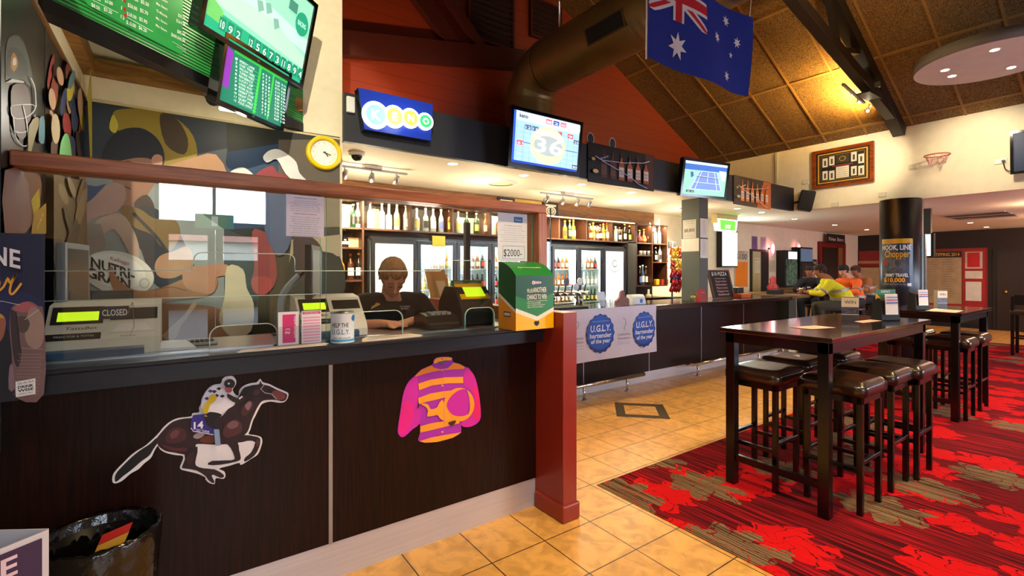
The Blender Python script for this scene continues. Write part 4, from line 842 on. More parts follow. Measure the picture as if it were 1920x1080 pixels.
# notices on glass
def notice(name, label, x0, x1, z0, z1, y, lines, extra=None, colr='dcd8ea'):
    mb = MB(); mb.box(x0, x1, y, y+.0015, z0, z1, mat('notice paper '+colr, colr, .5)); wd = x1-x0
    for z_, s_, h_, w_, c_ in lines: mb.text(s_, ((x0+x1)/2, y-.0006, z_), PX, PZ, h_, ink(c_), wd*w_)
    if extra: extra(mb)
    return tag(mb.build(name, recalc=False), label, 'notice')
def greek(z0, z1, n, seed=1, step=None):
    rnd = random.Random(seed); out = []
    words = ['terms and conditions apply to all entries', 'patrons must be over eighteen years of age', 'management reserves the right', 'please gamble responsibly at all times', 'tickets must be presented at the counter']
    for i in range(n): out.append((z1-(z1-z0)*i/max(1, n-1), rnd.choice(words), .0045, rnd.uniform(.6, .88), '6a6678'))
    return out
pa = AY(537, 363, 2.38); pb = AY(608, 445, 2.38)
notice('paper_notice', 'printed rules notice taped on the glass beside the paint tin', pa.x, pb.x, pb.z, 1.855, 2.384, [(1.838, 'CONDITIONS OF ENTRY', .007, .62, '4a3f7a')]+greek(1.78, 1.826, 6, 2)+[(1.765, 'RESPONSIBLE GAMBLING', .006, .6, 'a03a4a')]+greek(1.655, 1.75, 10, 3)+[(1.64, 'SIGNED', .005, .2, '6a6678')])
pa = AY(934, 395, 2.38); pb = AY(989, 490, 2.38)
def ex(mb):
    mb.box(pa.x+.12, pa.x+.185, 2.382, 2.383, 1.80, 1.835, ink('2a5fa8')); mb.text('Keno', (pa.x+.152, 2.3815, 1.81), PX, PZ, .015, ink('e8f0fa'))
    frame_rect(mb, pa.x+.035, pb.x-.02, 1.575, 1.655, 2.382, 2.383, .0015, ink('8a8a94'))
notice('paper_notice', 'white poster with $2000 in large figures fixed on the glass by the post', pa.x, pb.x, pb.z, 1.855, 2.384, [(1.59, '$2000-', .045, .62, '1a1a1e'), (1.775, 'PLAYER NOTICE', .006, .6, '55555c')]+greek(1.68, 1.76, 7, 5)+greek(1.545, 1.56, 2, 6), ex, 'dfe2ea')
# ================================================================ decals on the counter front
HB = MB(); a = plane_art(HB, 2.3785, 200, 690, 4.694, .0005)
outer = [(50, 1000), (55, 940), (90, 890), (150, 830), (210, 770), (270, 725), (330, 690), (400, 630), (460, 570), (500, 520), (560, 470), (630, 440), (740, 425), (755, 398), (812, 388), (812, 350), (830, 310), (835, 270), (860, 220), (900, 170), (950, 145), (1005, 135), (1020, 95), (1060, 70), (1110, 72), (1140, 110), (1135, 150), (1110, 190), (1130, 230), (1160, 240), (1165, 200), (1200, 160), (1260, 135), (1320, 125), (1350, 95), (1375, 125), (1430, 140), (1500, 175), (1570, 205), (1600, 225), (1590, 270), (1560, 300), (1510, 305), (1440, 295), (1370, 315), (1340, 360), (1310, 420), (1285, 470), (1265, 540), (1250, 580), (1300, 590), (1355, 605), (1370, 640), (1360, 690), (1330, 760), (1270, 800), (1185, 852), (1165, 835), (1080, 860), (990, 885), (1035, 910), (1045, 950), (1025, 975), (960, 970), (950, 1020), (900, 1010), (870, 980), (865, 960), (800, 930), (720, 910), (660, 895), (645, 870), (665, 820), (670, 775), (600, 765), (520, 745), (470, 715), (450, 685), (420, 730), (390, 790), (330, 840), (280, 890), (210, 930), (140, 990), (80, 1015)]
a.poly(outer, 'efe6e6', 3)
a.poly([(72, 990), (82, 930), (150, 852), (230, 775), (300, 720), (380, 668), (440, 615), (460, 640), (445, 665), (410, 715), (375, 770), (300, 825), (220, 895), (140, 955), (90, 998)], '120b0d', 3)
a.poly([(440, 620), (500, 545), (570, 480), (650, 450), (740, 440), (860, 440), (1000, 430), (1060, 370), (1110, 320), (1150, 270), (1180, 215), (1210, 175), (1280, 150), (1338, 142), (1353, 112), (1370, 142), (1430, 157), (1500, 192), (1570, 222), (1588, 240), (1575, 280), (1540, 293), (1500, 283), (1440, 280), (1370, 290), (1330, 340), (1300, 400), (1270, 470), (1240, 560), (1170, 625), (1155, 660), (1090, 690), (1060, 670), (960, 675), (800, 668), (780, 700), (740, 760), (690, 762), (600, 745), (520, 730), (460, 690), (444, 655)], '2c1418', 3)
for leg in ([(1180, 588), (1330, 606), (1352, 640), (1340, 700), (1300, 770), (1222, 822), (1208, 808), (1225, 780), (1270, 742), (1308, 652), (1240, 640), (1160, 655)], [(1060, 660), (1150, 650), (1165, 720), (1180, 790), (1150, 820), (1000, 850), (890, 850), (930, 815), (1100, 810), (1125, 780), (1090, 700)], [(690, 720), (800, 690), (785, 800), (785, 855), (850, 880), (950, 890), (1022, 930), (1032, 955), (1000, 965), (940, 938), (925, 950), (950, 1000), (930, 1010), (890, 980), (870, 950), (790, 900), (680, 882), (662, 868), (690, 800)]):
    a.poly(leg, '231014', 2)
for pg, c_ in (([(520, 600), (560, 540), (640, 520), (700, 560), (690, 630), (600, 660), (530, 650)], '4b2226'), ([(560, 580), (600, 545), (640, 550), (620, 600), (575, 620)], '6f4044'), ([(480, 670), (600, 700), (700, 700), (690, 730), (560, 720)], '5a2024'), ([(820, 640), (860, 600), (930, 590), (960, 640), (900, 660)], '6a3420'), ([(760, 600), (800, 570), (860, 580), (830, 610), (790, 620)], 'a89090'), ([(1020, 560), (1060, 480), (1140, 450), (1190, 500), (1180, 560), (1110, 600), (1050, 610)], '51282c'), ([(1060, 500), (1110, 460), (1160, 480), (1140, 520), (1080, 530)], '7d5458'), ([(1180, 380), (1220, 300), (1270, 280), (1290, 330), (1240, 400), (1200, 420)], '4a2428'), ([(1215, 330), (1250, 290), (1275, 310), (1245, 370)], '8f6a72'), ([(1455, 205), (1500, 195), (1565, 230), (1560, 270), (1500, 275), (1460, 250)], '7d3a3a'), ([(1290, 200), (1330, 180), (1350, 210), (1320, 240), (1290, 240)], '4a2a30'), ([(700, 780), (760, 730), (770, 800), (730, 850)], '3a1a1c'), ([(1320, 620), (1340, 645), (1320, 690), (1312, 660)], '5a3436')): a.poly(pg, c_, 3)
a.poly([(1180, 215), (1205, 172), (1240, 158), (1280, 150), (1335, 150), (1290, 180), (1240, 215), (1190, 250)], '0e0a0c', 2)
a.line([(1350, 175), (1390, 215), (1450, 225), (1490, 270)], 7, 'b8a8ac', 2); a.line([(1220, 240), (1350, 242), (1480, 262)], 6, '0a0808', 2); a.line([(1385, 140), (1355, 180)], 6, 'c8b8bc'); a.ell(1430, 190, 12, 8, '060505')
a.poly([(760, 408), (860, 400), (880, 470), (960, 512), (975, 530), (940, 580), (850, 565), (760, 548), (738, 520), (742, 460)], '342a86', 0); a.line([(742, 520), (760, 548), (850, 565), (940, 580)], 8, 'd8d0e8')
a.text('14', 765, 530, 850, 520, 62, 'f2eef6', bold=.03); a.text('DO THINK', 790, 548, 905, 566, 22, 'f2eef6', bold=.01)
a.poly([(942, 532), (988, 532), (1002, 672), (955, 676)], '8fa4c4')
a.poly([(850, 380), (905, 300), (1010, 250), (1085, 255), (1125, 280), (1120, 320), (1070, 350), (1000, 400), (975, 440), (930, 395), (890, 380)], 'f4eef2', 2)
a.poly([(890, 385), (930, 380), (985, 390), (1010, 410), (960, 450), (945, 500), (980, 520), (940, 525), (890, 500), (860, 440)], '140e12', 2)
a.poly([(835, 300), (860, 220), (905, 172), (960, 150), (1040, 190), (1060, 230), (1010, 290), (930, 320), (900, 350), (870, 400), (845, 390), (830, 340)], 'e8e4ee', 3)
for x, y in ((945, 200), (985, 175), (1015, 240), (965, 235), (880, 260), (912, 195)): a.poly([(x-24, y), (x, y-15), (x+24, y-2), (x, y+16)], '1f1a38' if x % 2 else '4a3f7a')
a.poly([(905, 235), (945, 222), (965, 250), (950, 285), (905, 320), (885, 385), (850, 392), (848, 340), (870, 300), (890, 275)], 'd9b818', 3)
a.line([(855, 395), (880, 400)], 9, '1a1410'); a.line([(858, 410), (884, 414)], 7, 'e8c840')
a.poly([(1060, 215), (1110, 240), (1165, 262), (1180, 250), (1215, 240), (1200, 275), (1160, 300), (1110, 290), (1060, 250)], '2a1e16', 2); a.line([(1160, 262), (1190, 240)], 14, 'e8e0e4')
a.ell(1078, 130, 48, 42, '16161c'); a.poly([(1035, 165), (1060, 160), (1095, 168), (1100, 190), (1080, 208), (1050, 205), (1040, 185)], 'b0505c', 3); a.ell(1070, 128, 10, 8, 'e8e8ee'); a.line([(1040, 152), (1070, 158), (1110, 160)], 10, '08080a')
tag(HB.build('horse_decal', recalc=False), 'cut-out decal of a jockey on a galloping dark racehorse on the counter front', 'decal')
JB = MB(); a = plane_art(JB, 2.3785, 740, 660, 6, .0005)
a.poly([(432, 95), (470, 62), (560, 52), (625, 58), (645, 85), (655, 115), (720, 130), (790, 165), (860, 215), (905, 290), (935, 400), (960, 560), (970, 730), (930, 800), (860, 838), (790, 845), (745, 825), (748, 905), (650, 965), (480, 1010), (340, 1020), (275, 1005), (265, 975), (282, 920), (280, 800), (200, 870), (120, 945), (75, 958), (40, 920), (35, 860), (60, 690), (90, 500), (120, 400), (160, 330), (225, 268), (300, 195), (415, 145), (432, 120)], 'b424b0', 2)
a.poly([(225, 275), (255, 300), (262, 420), (258, 560), (240, 640), (290, 640), (282, 800), (200, 868), (120, 942), (78, 955), (42, 918), (38, 860), (62, 690), (92, 500), (122, 402), (162, 332)], 'd81ca8', 2); a.poly([(60, 720), (110, 560), (180, 560), (210, 640), (190, 780), (120, 900), (70, 930), (45, 900)], 'f0108c', 3)
a.poly([(800, 170), (860, 218), (903, 290), (933, 400), (958, 560), (967, 728), (928, 798), (860, 835), (790, 842), (750, 822), (770, 740), (860, 660), (895, 560), (880, 460), (820, 400), (770, 350)], 'd81ca0', 2); a.poly([(890, 400), (930, 420), (955, 600), (960, 720), (900, 760), (880, 660), (905, 560)], 'f2106c', 3)
a.poly([(225, 270), (300, 198), (415, 148), (440, 175), (520, 195), (600, 180), (655, 118), (720, 133), (785, 165), (780, 190), (640, 195), (480, 210), (350, 240), (240, 275)], 'ff8c1a')
for pg in ([(262, 355), (400, 310), (560, 285), (768, 278), (768, 348), (600, 352), (420, 375), (272, 430)], [(262, 515), (400, 465), (540, 440), (650, 430), (600, 500), (480, 530), (350, 560), (265, 588)], [(283, 835), (400, 800), (560, 775), (720, 740), (725, 800), (560, 840), (400, 880), (285, 905)], [(275, 1000), (400, 960), (560, 930), (748, 900), (650, 962), (480, 1008), (340, 1018)]): a.poly(pg, 'ffa01e')
a.ell(720, 590, 172, 190, 'ff9e18', .15, 40); a.poly([(580, 600), (610, 520), (680, 450), (760, 415), (800, 440), (830, 520), (835, 620), (815, 695), (760, 718), (680, 715), (620, 680)], 'd01ca8', 3); a.poly([(783, 420), (805, 425), (835, 520), (840, 640), (828, 680), (815, 700), (830, 560), (810, 470)], '9a2a9a', 2)
a.poly([(290, 585), (340, 575), (380, 600), (400, 640), (470, 620), (530, 530), (600, 700), (640, 760), (560, 775), (500, 740), (470, 705), (360, 725), (370, 660), (340, 610)], 'ffa51e', 2); a.poly([(600, 790), (680, 765), (670, 805), (630, 825), (605, 812)], '4a1608', 2)
a.poly([(432, 120), (414, 145), (440, 172), (500, 180), (505, 140), (540, 130), (545, 170), (600, 165), (648, 125), (640, 85), (590, 110), (500, 120)], '9a1ab0', 2); a.poly([(435, 100), (470, 65), (560, 55), (630, 60), (638, 82), (590, 98), (500, 110), (440, 128)], 'ff9a2a', 2); a.poly([(470, 112), (560, 92), (618, 92), (590, 110), (530, 118), (540, 150), (515, 158), (505, 128)], '5a4a5c', 0)
a.ell(525, 76, 6, 6, '2a1a1a')
for x, y in ((525, 198), (527, 374), (527, 893)): a.ell(x, y, 13, 11, 'ff9a4a')
a.line([(540, 180), (545, 400), (550, 930)], 2, 'c85ac0'); a.poly([(240, 640), (258, 560), (270, 590), (262, 615)], '3a0a14')
tag(JB.build('jersey_decal', recalc=False), 'cut-out decal of a purple and orange striped racing jersey on the counter front', 'decal')
# ================================================================ left poster on the counter screen
mb = MB(); yP = 2.238; mb.box(-.95, AY(83, 600, yP).x, yP, yP+.004, 1.074, 1.625, mat('poster night blue', '151638', .4, var=.1)); a = plane_art(mb, yP-.0006, 0, 420, 3.176, .0006)
a.poly([(-60, 300), (0, 330), (265, 460), (265, 330), (265, 600), (265, 1010), (-60, 1060)], '1d1f4c', 0)
a.poly([(-150, 640), (10, 560), (60, 660), (100, 760), (110, 1050), (-150, 1080)], '130f1c', 0)
a.poly([(-20, 540), (15, 540), (35, 570), (30, 640), (10, 690), (-20, 700)], '9a5a42', 3); a.poly([(-20, 535), (12, 538), (28, 562), (10, 560), (-20, 560)], 'c89a20', 0)
a.poly([(70, 500), (130, 470), (180, 460), (230, 490), (262, 540), (262, 1012), (110, 1040), (80, 900), (70, 760), (58, 620)], '7a5a55', 3)
a.poly([(62, 560), (75, 510), (110, 560), (120, 700), (130, 760), (110, 860), (80, 780)], '3a2a2a', 3); a.poly([(80, 500), (140, 465), (185, 470), (225, 500), (160, 525), (110, 520)], 'b05a5c', 3)
a.poly([(175, 510), (220, 500), (262, 560), (262, 680), (230, 740), (170, 720), (150, 640)], 'a08070', 3); a.poly([(105, 560), (150, 550), (180, 590), (160, 640), (120, 640)], '54403a', 3); a.line([(98, 520), (120, 730)], 6, '14100e'); a.line([(130, 738), (262, 745)], 5, '8a8078')
a.poly([(60, 850), (80, 840), (90, 980), (55, 980)], '8a6a72', 2)
for r__ in range(14):
    for c_ in range(8):
        x = 118+c_*18+(r__ % 2)*9; y = 770+r__*18
        if x < 258 and y < 1000: a.line([(x-6, y), (x, y+6), (x+6, y)], 2, 'a89088')
a.line([(0, 448), (60, 455), (150, 475)], 3, 'd8d8d8', 2); a.line([(180, 560), (262, 500)], 2.5, 'c8c8c8')
a.text('LINE', -128, 205, 155, 265, 108, 'f0e8e8', bold=.02)
a.line([(-10, 400), (30, 370), (35, 340), (10, 335), (0, 370), (20, 400), (60, 370), (85, 320), (95, 350), (130, 300), (105, 350), (95, 400), (115, 410), (162, 350)], 13, 'eaa41c', 3)
a.poly([(128, 915), (242, 895), (242, 985), (130, 1004)], 'ece8e0'); a.text('Get the facts', 140, 933, 235, 915, 15, '3a3a3a'); a.text('DRINK', 142, 955, 232, 940, 15, '14141a', bold=.03); a.text('WISE', 142, 975, 232, 960, 15, '14141a', bold=.03); a.text('.ORG.AU', 142, 992, 230, 977, 10, '5a5a5a')
tag(mb.build('fishing_poster', recalc=False), 'dark blue poster with a large silver fish and LINE lettering at the left counter end', 'poster')
# ================================================================ bin and triangular sign
bc = Vector((-.205, 2.075, 0)); BAG = mat('black bin liner', '0a0908', .22, spec=.7, var=.3, scale=30, bump=.5)
t = thing('waste_bin', 'round waste bin lined with a black plastic bag standing before the counter', 'bin', (bc.x, bc.y, 0))
MB().lathe([(.11, 0), (.115, .01), (.148, .6), (.142, .6), (.11, .02)], bc, BLACK, 32).build('bin_body', t)
mb = MB(); rings = []; nseg = 64
for k, (r_, z_) in enumerate(((.152, .42), (.156, .5), (.16, .58), (.163, .625), (.158, .64), (.148, .63), (.138, .56), (.125, .45), (.1, .38), (.02, .36))):
    rings.append([(bc.x+math.cos(2*PI*j/nseg)*(r_+.007*noise.noise(Vector((j*.9, k*.8, 0)))), bc.y+math.sin(2*PI*j/nseg)*(r_+.007*noise.noise(Vector((j*.9, k*.8, 3)))), z_+.012*noise.noise(Vector((j*.5, k, 5)))) for j in range(nseg)])
mb.ring(rings, BAG, True, False); mb.build('bin_liner', t)
t = thing('ticket_stub', 'discarded yellow and red card lying in the lined bin', 'card', (bc.x+.02, bc.y-.03, .5))
q = [bc+Vector(v) for v in ((-.05, -.095, .50), (.035, -.10, .53), (.075, -.03, .625), (-.005, -.02, .60))]; nn = (q[1]-q[0]).cross(q[3]-q[0]).normalized()*.003
mb = MB(); mb.hexa([p-nn for p in q]+q, mat('yellow card', 'd8a83a', .5)); mb.build('card', t)
q2 = [q[3]+(q[0]-q[3])*.02, q[2]+(q[1]-q[2])*.02, q[2]+(q[2]-q[1])*.22, q[3]+(q[3]-q[0])*.22]; mb = MB(); mb.hexa([p-nn*.5 for p in q2]+[p+nn*.4 for p in q2], mat('red card edge', 'c8281c', .5)); mb.build('card_header', t)
P1 = Vector((-.285, 1.775, 0)); P0 = Vector((-.63, 1.535, 0)); P2 = Vector((-.62, 1.99, 0)); COR = mat('white corflute', 'd8d0d0', .5, var=.05)
t = thing('floor_sign', 'triangular purple and white corrugated floor sign with LINE lettering at the lower left', 'sign', tuple(P1))
def wall_(a_, b_, m, z1=.8, th=.004):
    d_ = (b_-a_).normalized(); n_ = Vector((d_.y, -d_.x, 0))*th; mb = MB(); mb.hexa([p for p in (a_, b_, b_+n_, a_+n_)]+[p+PZ*z1 for p in (a_, b_, b_+n_, a_+n_)], m); return mb
PUR = mat('purple print', '3a2246', .45, var=.06); wall_(P0, P1, COR).build('front_sheet', t); wall_(P1, P2, COR).build('back_sheet', t); wall_(P2, P0, COR).build('side_sheet', t)
d_ = (P1-P0).normalized(); n_ = Vector((d_.y, -d_.x, 0)); n_ = n_ if n_.dot(-P1) > 0 else -n_
mb = MB(); b0 = P0+n_*.0055; b1 = P1-d_*.014+n_*.0055; mb.poly([b0+PZ*.02, b1+PZ*.02, b1+PZ*.785, b0+PZ*.79], PUR); mb.text('LINE', b1-d_*.05+PZ*.722+n_*.001, d_, PZ, .05, ink('e8c8cc'), .145, 'r', bold=.02)
mb.build('front_print', t, recalc=False)
# ================================================================ main bar
t = thing('bar_counter', 'long dark bar counter with glossy timber top and steel kickboard', 'bar counter', (5.4, 4.2, 0))
jx = [4.04, 5.27, 6.49, 7.69]; xs_ = [2.0]+jx+[8.88]
for i in range(5): MB().box(xs_[i]+(.006 if i else 0), xs_[i+1]-.006, 4.2, 4.24, .13, .985, WENGE).build('front_panel', t)
for x in jx: MB().box(x-.006, x+.006, 4.195, 4.23, .13, .985, ALU).build('joint_strip', t)
MB().box(2.0, 8.86, 4.205, 4.23, 0, .13, KICK).build('kickboard', t)
MB().box(2.0, 8.9, 3.97, 4.72, .985, 1.05, BARTOP).build('bar_top', t, .008)
MB().box(8.84, 8.88, 4.24, 4.7, 0, .985, WENGE).build('end_panel', t)
for (x0, x1, feet, lb) in ((3.0, 4.92, (3.3, 3.86, 4.6), 'short steel foot rail beside the red post'), (5.95, 8.75, (6.1, 6.95, 7.8, 8.6), 'long steel foot rail towards the far end of the bar')):
    t = thing('foot_rail', lb+' along the bar front', 'foot rail', (x0, 4.0, 0)); MB().tube([(x0, 4.0, .17), (x1, 4.0, .17)], .026, CHROME, 16).tube([(x0, 4.1, .15), (x1, 4.1, .15)], .014, CHROME, 10).build('rail', t)
    for f_ in feet: MB().tube([(f_, 4.0, .15), (f_, 4.0, 0)], .016, CHROME, 10).lathe([(.045, 0), (.045, .006), (.03, .014), (.016, .016)], (f_, 4.0, 0), CHROME, 16).build('bracket', t)
# column on the bar
COLG = mat('grey green column paint', '4c5048', .5, var=.04)
t = thing('column', 'square grey column standing on the bar top up to the soffit', 'column', (6.2, 4.25, 1.05)); MB().box(6.23, 6.45, 4.06, 4.36, 1.05, 2.57, COLG).build('shaft', t, .004)
def sheet(name, label, cat, x0, x1, z0, z1, y, col, lines=(), n=(0, -1, 0), extra=None, th=.003, frame=None, parent=None):
    """paper or board on a wall facing -Y at depth y"""
    mb = MB(); mb.box(x0, x1, y, y+th, z0, z1, mat('board '+col, col, .5))
    if frame: frame_rect(mb, x0-.012, x1+.012, z0-.012, z1+.012, y-.006, y+th, .014, mat('frame '+frame, frame, .4))
    for z_, s_, h_, w_, c_ in lines: mb.text(s_, ((x0+x1)/2, y-.001, z_), PX, PZ, h_, ink(c_), (x1-x0)*w_, bold=.01 if h_ > .02 else 0)
    if extra: extra(mb)
    return tag(mb.build(name, recalc=False), label, cat)
LY = Vector((0, -1, 0))
def side_sheet(label, y0, y1, z0, z1, col, lines):
    mb = MB(); mb.box(6.224, 6.229, y0, y1, z0, z1, mat('board '+col, col, .5))
    for z_, s_, h_, w_, c_ in lines: mb.text(s_, (6.223, (y0+y1)/2, z_), LY, PZ, h_, ink(c_), (y1-y0)*w_, bold=.01 if h_ > .02 else 0)
    return tag(mb.build('paper_notice', recalc=False), label, 'notice')
side_sheet('white notice with 8,800 in bold figures on the column above the blank sheet', 4.11, 4.33, 1.985, 2.26, 'c9c2b4', [(2.23, 'JACKPOT DRAW', .014, .8, '2a2a2a'), (2.2, 'every friday night', .01, .7, '3a3a3a'), (2.08, '$8,800', .05, .8, '15151a'), (2.02, 'must be present to win', .01, .8, '3a3a3a')])
side_sheet('blank white sheet taped across the column below the 8,800 notice', 4.065, 4.355, 1.79, 1.98, 'e2dccf', [])
for z0, lb in ((1.99, 'upper of two white notices screwed to the narrow front of the column'), (1.69, 'lower of two white notices screwed to the narrow front of the column')):
    sheet('paper_notice', lb, 'notice', 6.245, 6.435, z0, z0+.28, 4.054, 'e6e2d8', [(z0+.24-.027*k, ['NO ENTRY', 'minors', 'conditions', 'of entry', 'house policy', 'applies', 'to all', 'patrons'][k], .012, .45+.05*(k % 3), '4a4a4a') for k in range(8)])
# fascia dressings
def keno_sign():
    t = thing('keno_sign', 'lit blue KENO sign with coloured ball letters on the dark fascia', 'sign', (1.56, 3.9, 2.8)); BLU = mat('sign deep blue', '17308c', .3, emit=.35)
    x0, x1, z0, z1, y = 1.235, 1.87, 2.66, 2.99, 3.86
    MB().prism([(x0-.03, y, z1), (x0+.02, y, z0), (x1-.02, y, z0), (x1, y, z1)], (0, .1, 0), BLU, mat('sign case', '0c1020', .3)).build('case', t)
    cc = [(lambda p: (p.x, p.z, r__, c__))(AY(a__, b__, 3.85)) for a__, b__, r__, c__ in ((704, 216, .112, '8cc8ee'), (739, 219, .095, 'f2c24a'), (769, 222, .085, 'f0a83a'), (797, 228, .075, '2fb86a'))]
    for i, (cx, cz_, r_, c_) in enumerate(cc):
        mb = MB(); mb.lathe([(r_, -.022), (r_, -.002)], (cx, y, cz_), ink('f4faff', 3.2), 32, axis='y') if False else None
        for rr, yy, mm in ((r_, .02, ink('f4faff', 3.2)), (r_*.74, .028, ink(c_, 1.4))):
            mb.lathe([(rr, -.0), (rr, yy)], (cx, y, cz_), mm, 32, axis='y', M=Matrix.Scale(-1, 4, (0, 1, 0)) if False else None)
        mb2 = MB()
        for rr, y0, y1, mm in ((r_, y-.02, y, ink('f4faff', 2.2)), (r_*.74, y-.026, y-.02, ink(c_, .5))):
            q = [(cx+rr*math.cos(2*PI*j/32), y0, cz_+rr*math.sin(2*PI*j/32)) for j in range(32)]; mb2.prism(q, (0, y1-y0, 0), mm)
        mb2.text('KENO'[i], (cx, y-.028, cz_-r_*.36), PX, PZ, r_*.72, ink('ffffff', 1.6), bold=.03); mb2.build('letter_ball', t, recalc=False)
    mb = MB(); mb.prism([(1.26, y-.015, 2.86), (1.24, y-.015, 2.77), (1.3, y-.015, 2.8)], (0, .015, 0), ink('f4faff', 3.2)); mb.build('ball_tail', t)
    return t
keno_sign(); point((1.55, 3.7, 2.8), 1.5, (.75, .85, 1), .1)
def art_keno(A, e):
    A.poly([(0, 0), (100, 0), (100, 100), (0, 100)], '9fc4ea', emit=e); A.poly([(0, 0), (100, 0), (100, 20), (0, 17)], 'c8dcf2', emit=e); A.poly([(0, 0), (4, 0), (4, 100), (0, 100)], '2a5ac8', emit=e); A.poly([(0, 95), (100, 95), (100, 100), (0, 100)], '1a3fa8', emit=e)
    for i in range(10): A.line([(6+i*9.5, 22), (6+i*9.5, 94)], .7, '7fa4cc', emit=e)
    for j in range(7): A.line([(6, 30+j*9.5), (98, 30+j*9.5)], .7 if j != 3 else 2, '7fa4cc' if j != 3 else '5a7aa8', emit=e)
    A.text('keno', 8, 12, 20, 12, 8, '20304a', e, bold=.03)
    for x, y, c_, s_ in ((50, 10, 'e04a5a', '1'), (61, 10, '2a4a9a', '2'), (72, 10, 'e8607a', 'HEADS'), (66, 30, 'd83a4a', '6'), (84, 30, 'e0505a', '9'), (20, 30, '4a6080', '12'), (30, 30, '4a6080', '13'), (10, 62, 'e0606a', '61')):
        A.poly([(x-4, y-6), (x+5, y-6), (x+5, y+3), (x-4, y+3)], c_, emit=e); A.text(s_, x-3, y+1.5, x+4, y+1.5, 5, 'ffffff', e)
    A.poly([(82, 2), (99, 3), (99, 16), (82, 15)], 'e4eef8', emit=e)
    for x, y, s_ in ((94, 40, '20'), (94, 92, '80')): A.poly([(x-4, y-6), (x+5, y-6), (x+5, y+2), (x-4, y+2)], '38485a', emit=e); A.text(s_, x-3, y+1, x+4, y+1, 5, 'ffffff', e)
    A.ell(51, 57, 26, 37, 'e9dca0', n=40, emit=e); A.ell(51, 44, 22, 20, 'f0c8c0', n=30, emit=e); A.ell(51, 72, 22, 20, 'f2f0a8', n=30, emit=e); A.ell(51, 58, 22, 20, 'a4b2b0', n=30, emit=e)
    A.text('36', 30, 72, 73, 72, 30, 'fbfbf8', e, bold=.01)
def art_tennis(A, e):
    A.poly([(0, 0), (100, 0), (100, 100), (0, 100)], '8fd0b8', emit=e); A.poly([(0, 0), (100, 0), (100, 24), (0, 26)], '3a68b8', emit=e); A.poly([(0, 0), (100, 0), (100, 7), (0, 8)], 'c8dcf0', emit=e)
    A.poly([(35, 26), (76, 26), (90, 82), (18, 84)], '6f8ad8', emit=e)
    for ln in ([(35, 27), (18, 84)], [(76, 27), (90, 82)], [(40, 27), (28, 83)], [(70, 27), (80, 83)], [(35, 27), (76, 26)], [(18, 84), (90, 82)], [(30, 42), (80, 44)], [(25, 62), (85, 62)], [(55, 30), (55, 62)]): A.line(ln, .9, 'e8f0ff', emit=e)
    A.line([(28, 44), (82, 46)], 2, '3a4a68', emit=e); A.poly([(14, 32), (20, 32), (22, 44), (16, 50)], '3a5a98', emit=e); A.poly([(80, 20), (98, 20), (98, 50), (88, 50)], 'b8c8e0', emit=e)
    A.poly([(8, 88), (26, 88), (26, 95), (8, 95)], '2a3a4a', emit=e); A.text('40 15', 10, 94, 24, 94, 4, 'ffffff', e)
PXv = Vector((1, 0, 0)); FY = Vector((0, -1, 0))
tv('television', 'television on the dark fascia showing a big keno ball numbered 36', Vector((3.08, 3.72, 2.80)), PXv, FY, .94, .58, math.radians(6), art_keno, scr='9fc4ea', e=.95, bez=.035, chin=.012, mount=.19)
tv('television', 'television on the fascia above the column showing a blue tennis court', Vector((5.86, 3.72, 2.745)), Vector((.985, -.17, 0)), Vector((-.17, -.985, 0)), .86, .5, math.radians(8), art_tennis, scr='8fd0b8', e=.85, bez=.035, mount=.19)
def whisky_poster(label, x0, x1, z0, z1, dark):
    y = 3.945; mb = MB(); mb.box(x0, x1, y, y+.01, z0, z1, mat('poster print %d' % dark, '0b0809' if dark else '3a2a20', .35, var=.2)); W = x1-x0; Hh = z1-z0
    class SA(Art):
        def P(s, x, y_, k=None): return Vector((x0+W*x/100, y-.0008*(s.k if k is None else k), z1-Hh*y_/100))
    A = SA(mb, None, (0, 0, 0)); e = 0
    if dark: A.poly([(86, 2), (99, 2), (99, 98), (86, 98)], '4a2216')
    else: A.poly([(80, 2), (100, 2), (100, 100), (60, 100)], 'e0793a')
    for i in range(6):
        x = 22+i*12.5; am = 'b0562a' if dark else 'f08a3a'
        if i < 2: am = '5a2a18' if dark else 'a0582a'
        A.poly([(x-1.2, 12+i*2), (x+1.2, 12+i*2), (x+1.4, 30+i*2), (x+4, 40+i*1.5), (x+4.3, 84), (x-4.3, 84), (x-4, 40+i*1.5), (x-1.4, 30+i*2)], am if dark else 'f28a3a')
        A.poly([(x-1.3, 10+i*2), (x+1.3, 10+i*2), (x+1.3, 22+i*2), (x-1.3, 22+i*2)], 'c0703a' if not dark else '3a2018')
        A.poly([(x-3.8, 50), (x+3.8, 50), (x+3.8, 76), (x-3.8, 76)], ('e8ddd0' if i > 1 else '6a4a3a') if dark else 'f8d8b8'); A.text('No.7', x-3, 62, x+3, 62, 6, '2a1a14'); A.line([(x-3, 68), (x+3, 68)], 1, '5a4a40')
    A.line([(8, 34), (18, 42), (30, 40), (50, 38), (65, 32), (80, 28), (90, 20)], 1.6, 'dfe4f4' if dark else 'f8e8d0'); A.line([(18, 44), (30, 52), (45, 62), (60, 74), (72, 88), (86, 96)], 1.8, 'a8b8e8' if dark else 'f8e8d0')
    A.line([(12, 40), (20, 34), (26, 28)], 3, '7a84b0' if dark else 'f0d0b0'); A.ell(8, 72, 4, 5, 'e8c890'); A.ell(5, 42, 2.5, 4, 'c8a868')
    return tag(mb.build('whisky_poster', recalc=False), label, 'poster')
whisky_poster('dark whisky bottle poster on the fascia between the two televisions', 3.87, 5.05, 2.53, 2.99, 1)
whisky_poster('orange whisky bottle poster near the far end of the fascia', 6.95, 8.08, 2.52, 2.97, 0)
sbox('trim_5', 1.12, 8.93, 3.958, 3.96, 2.56, 2.562, BLACK)
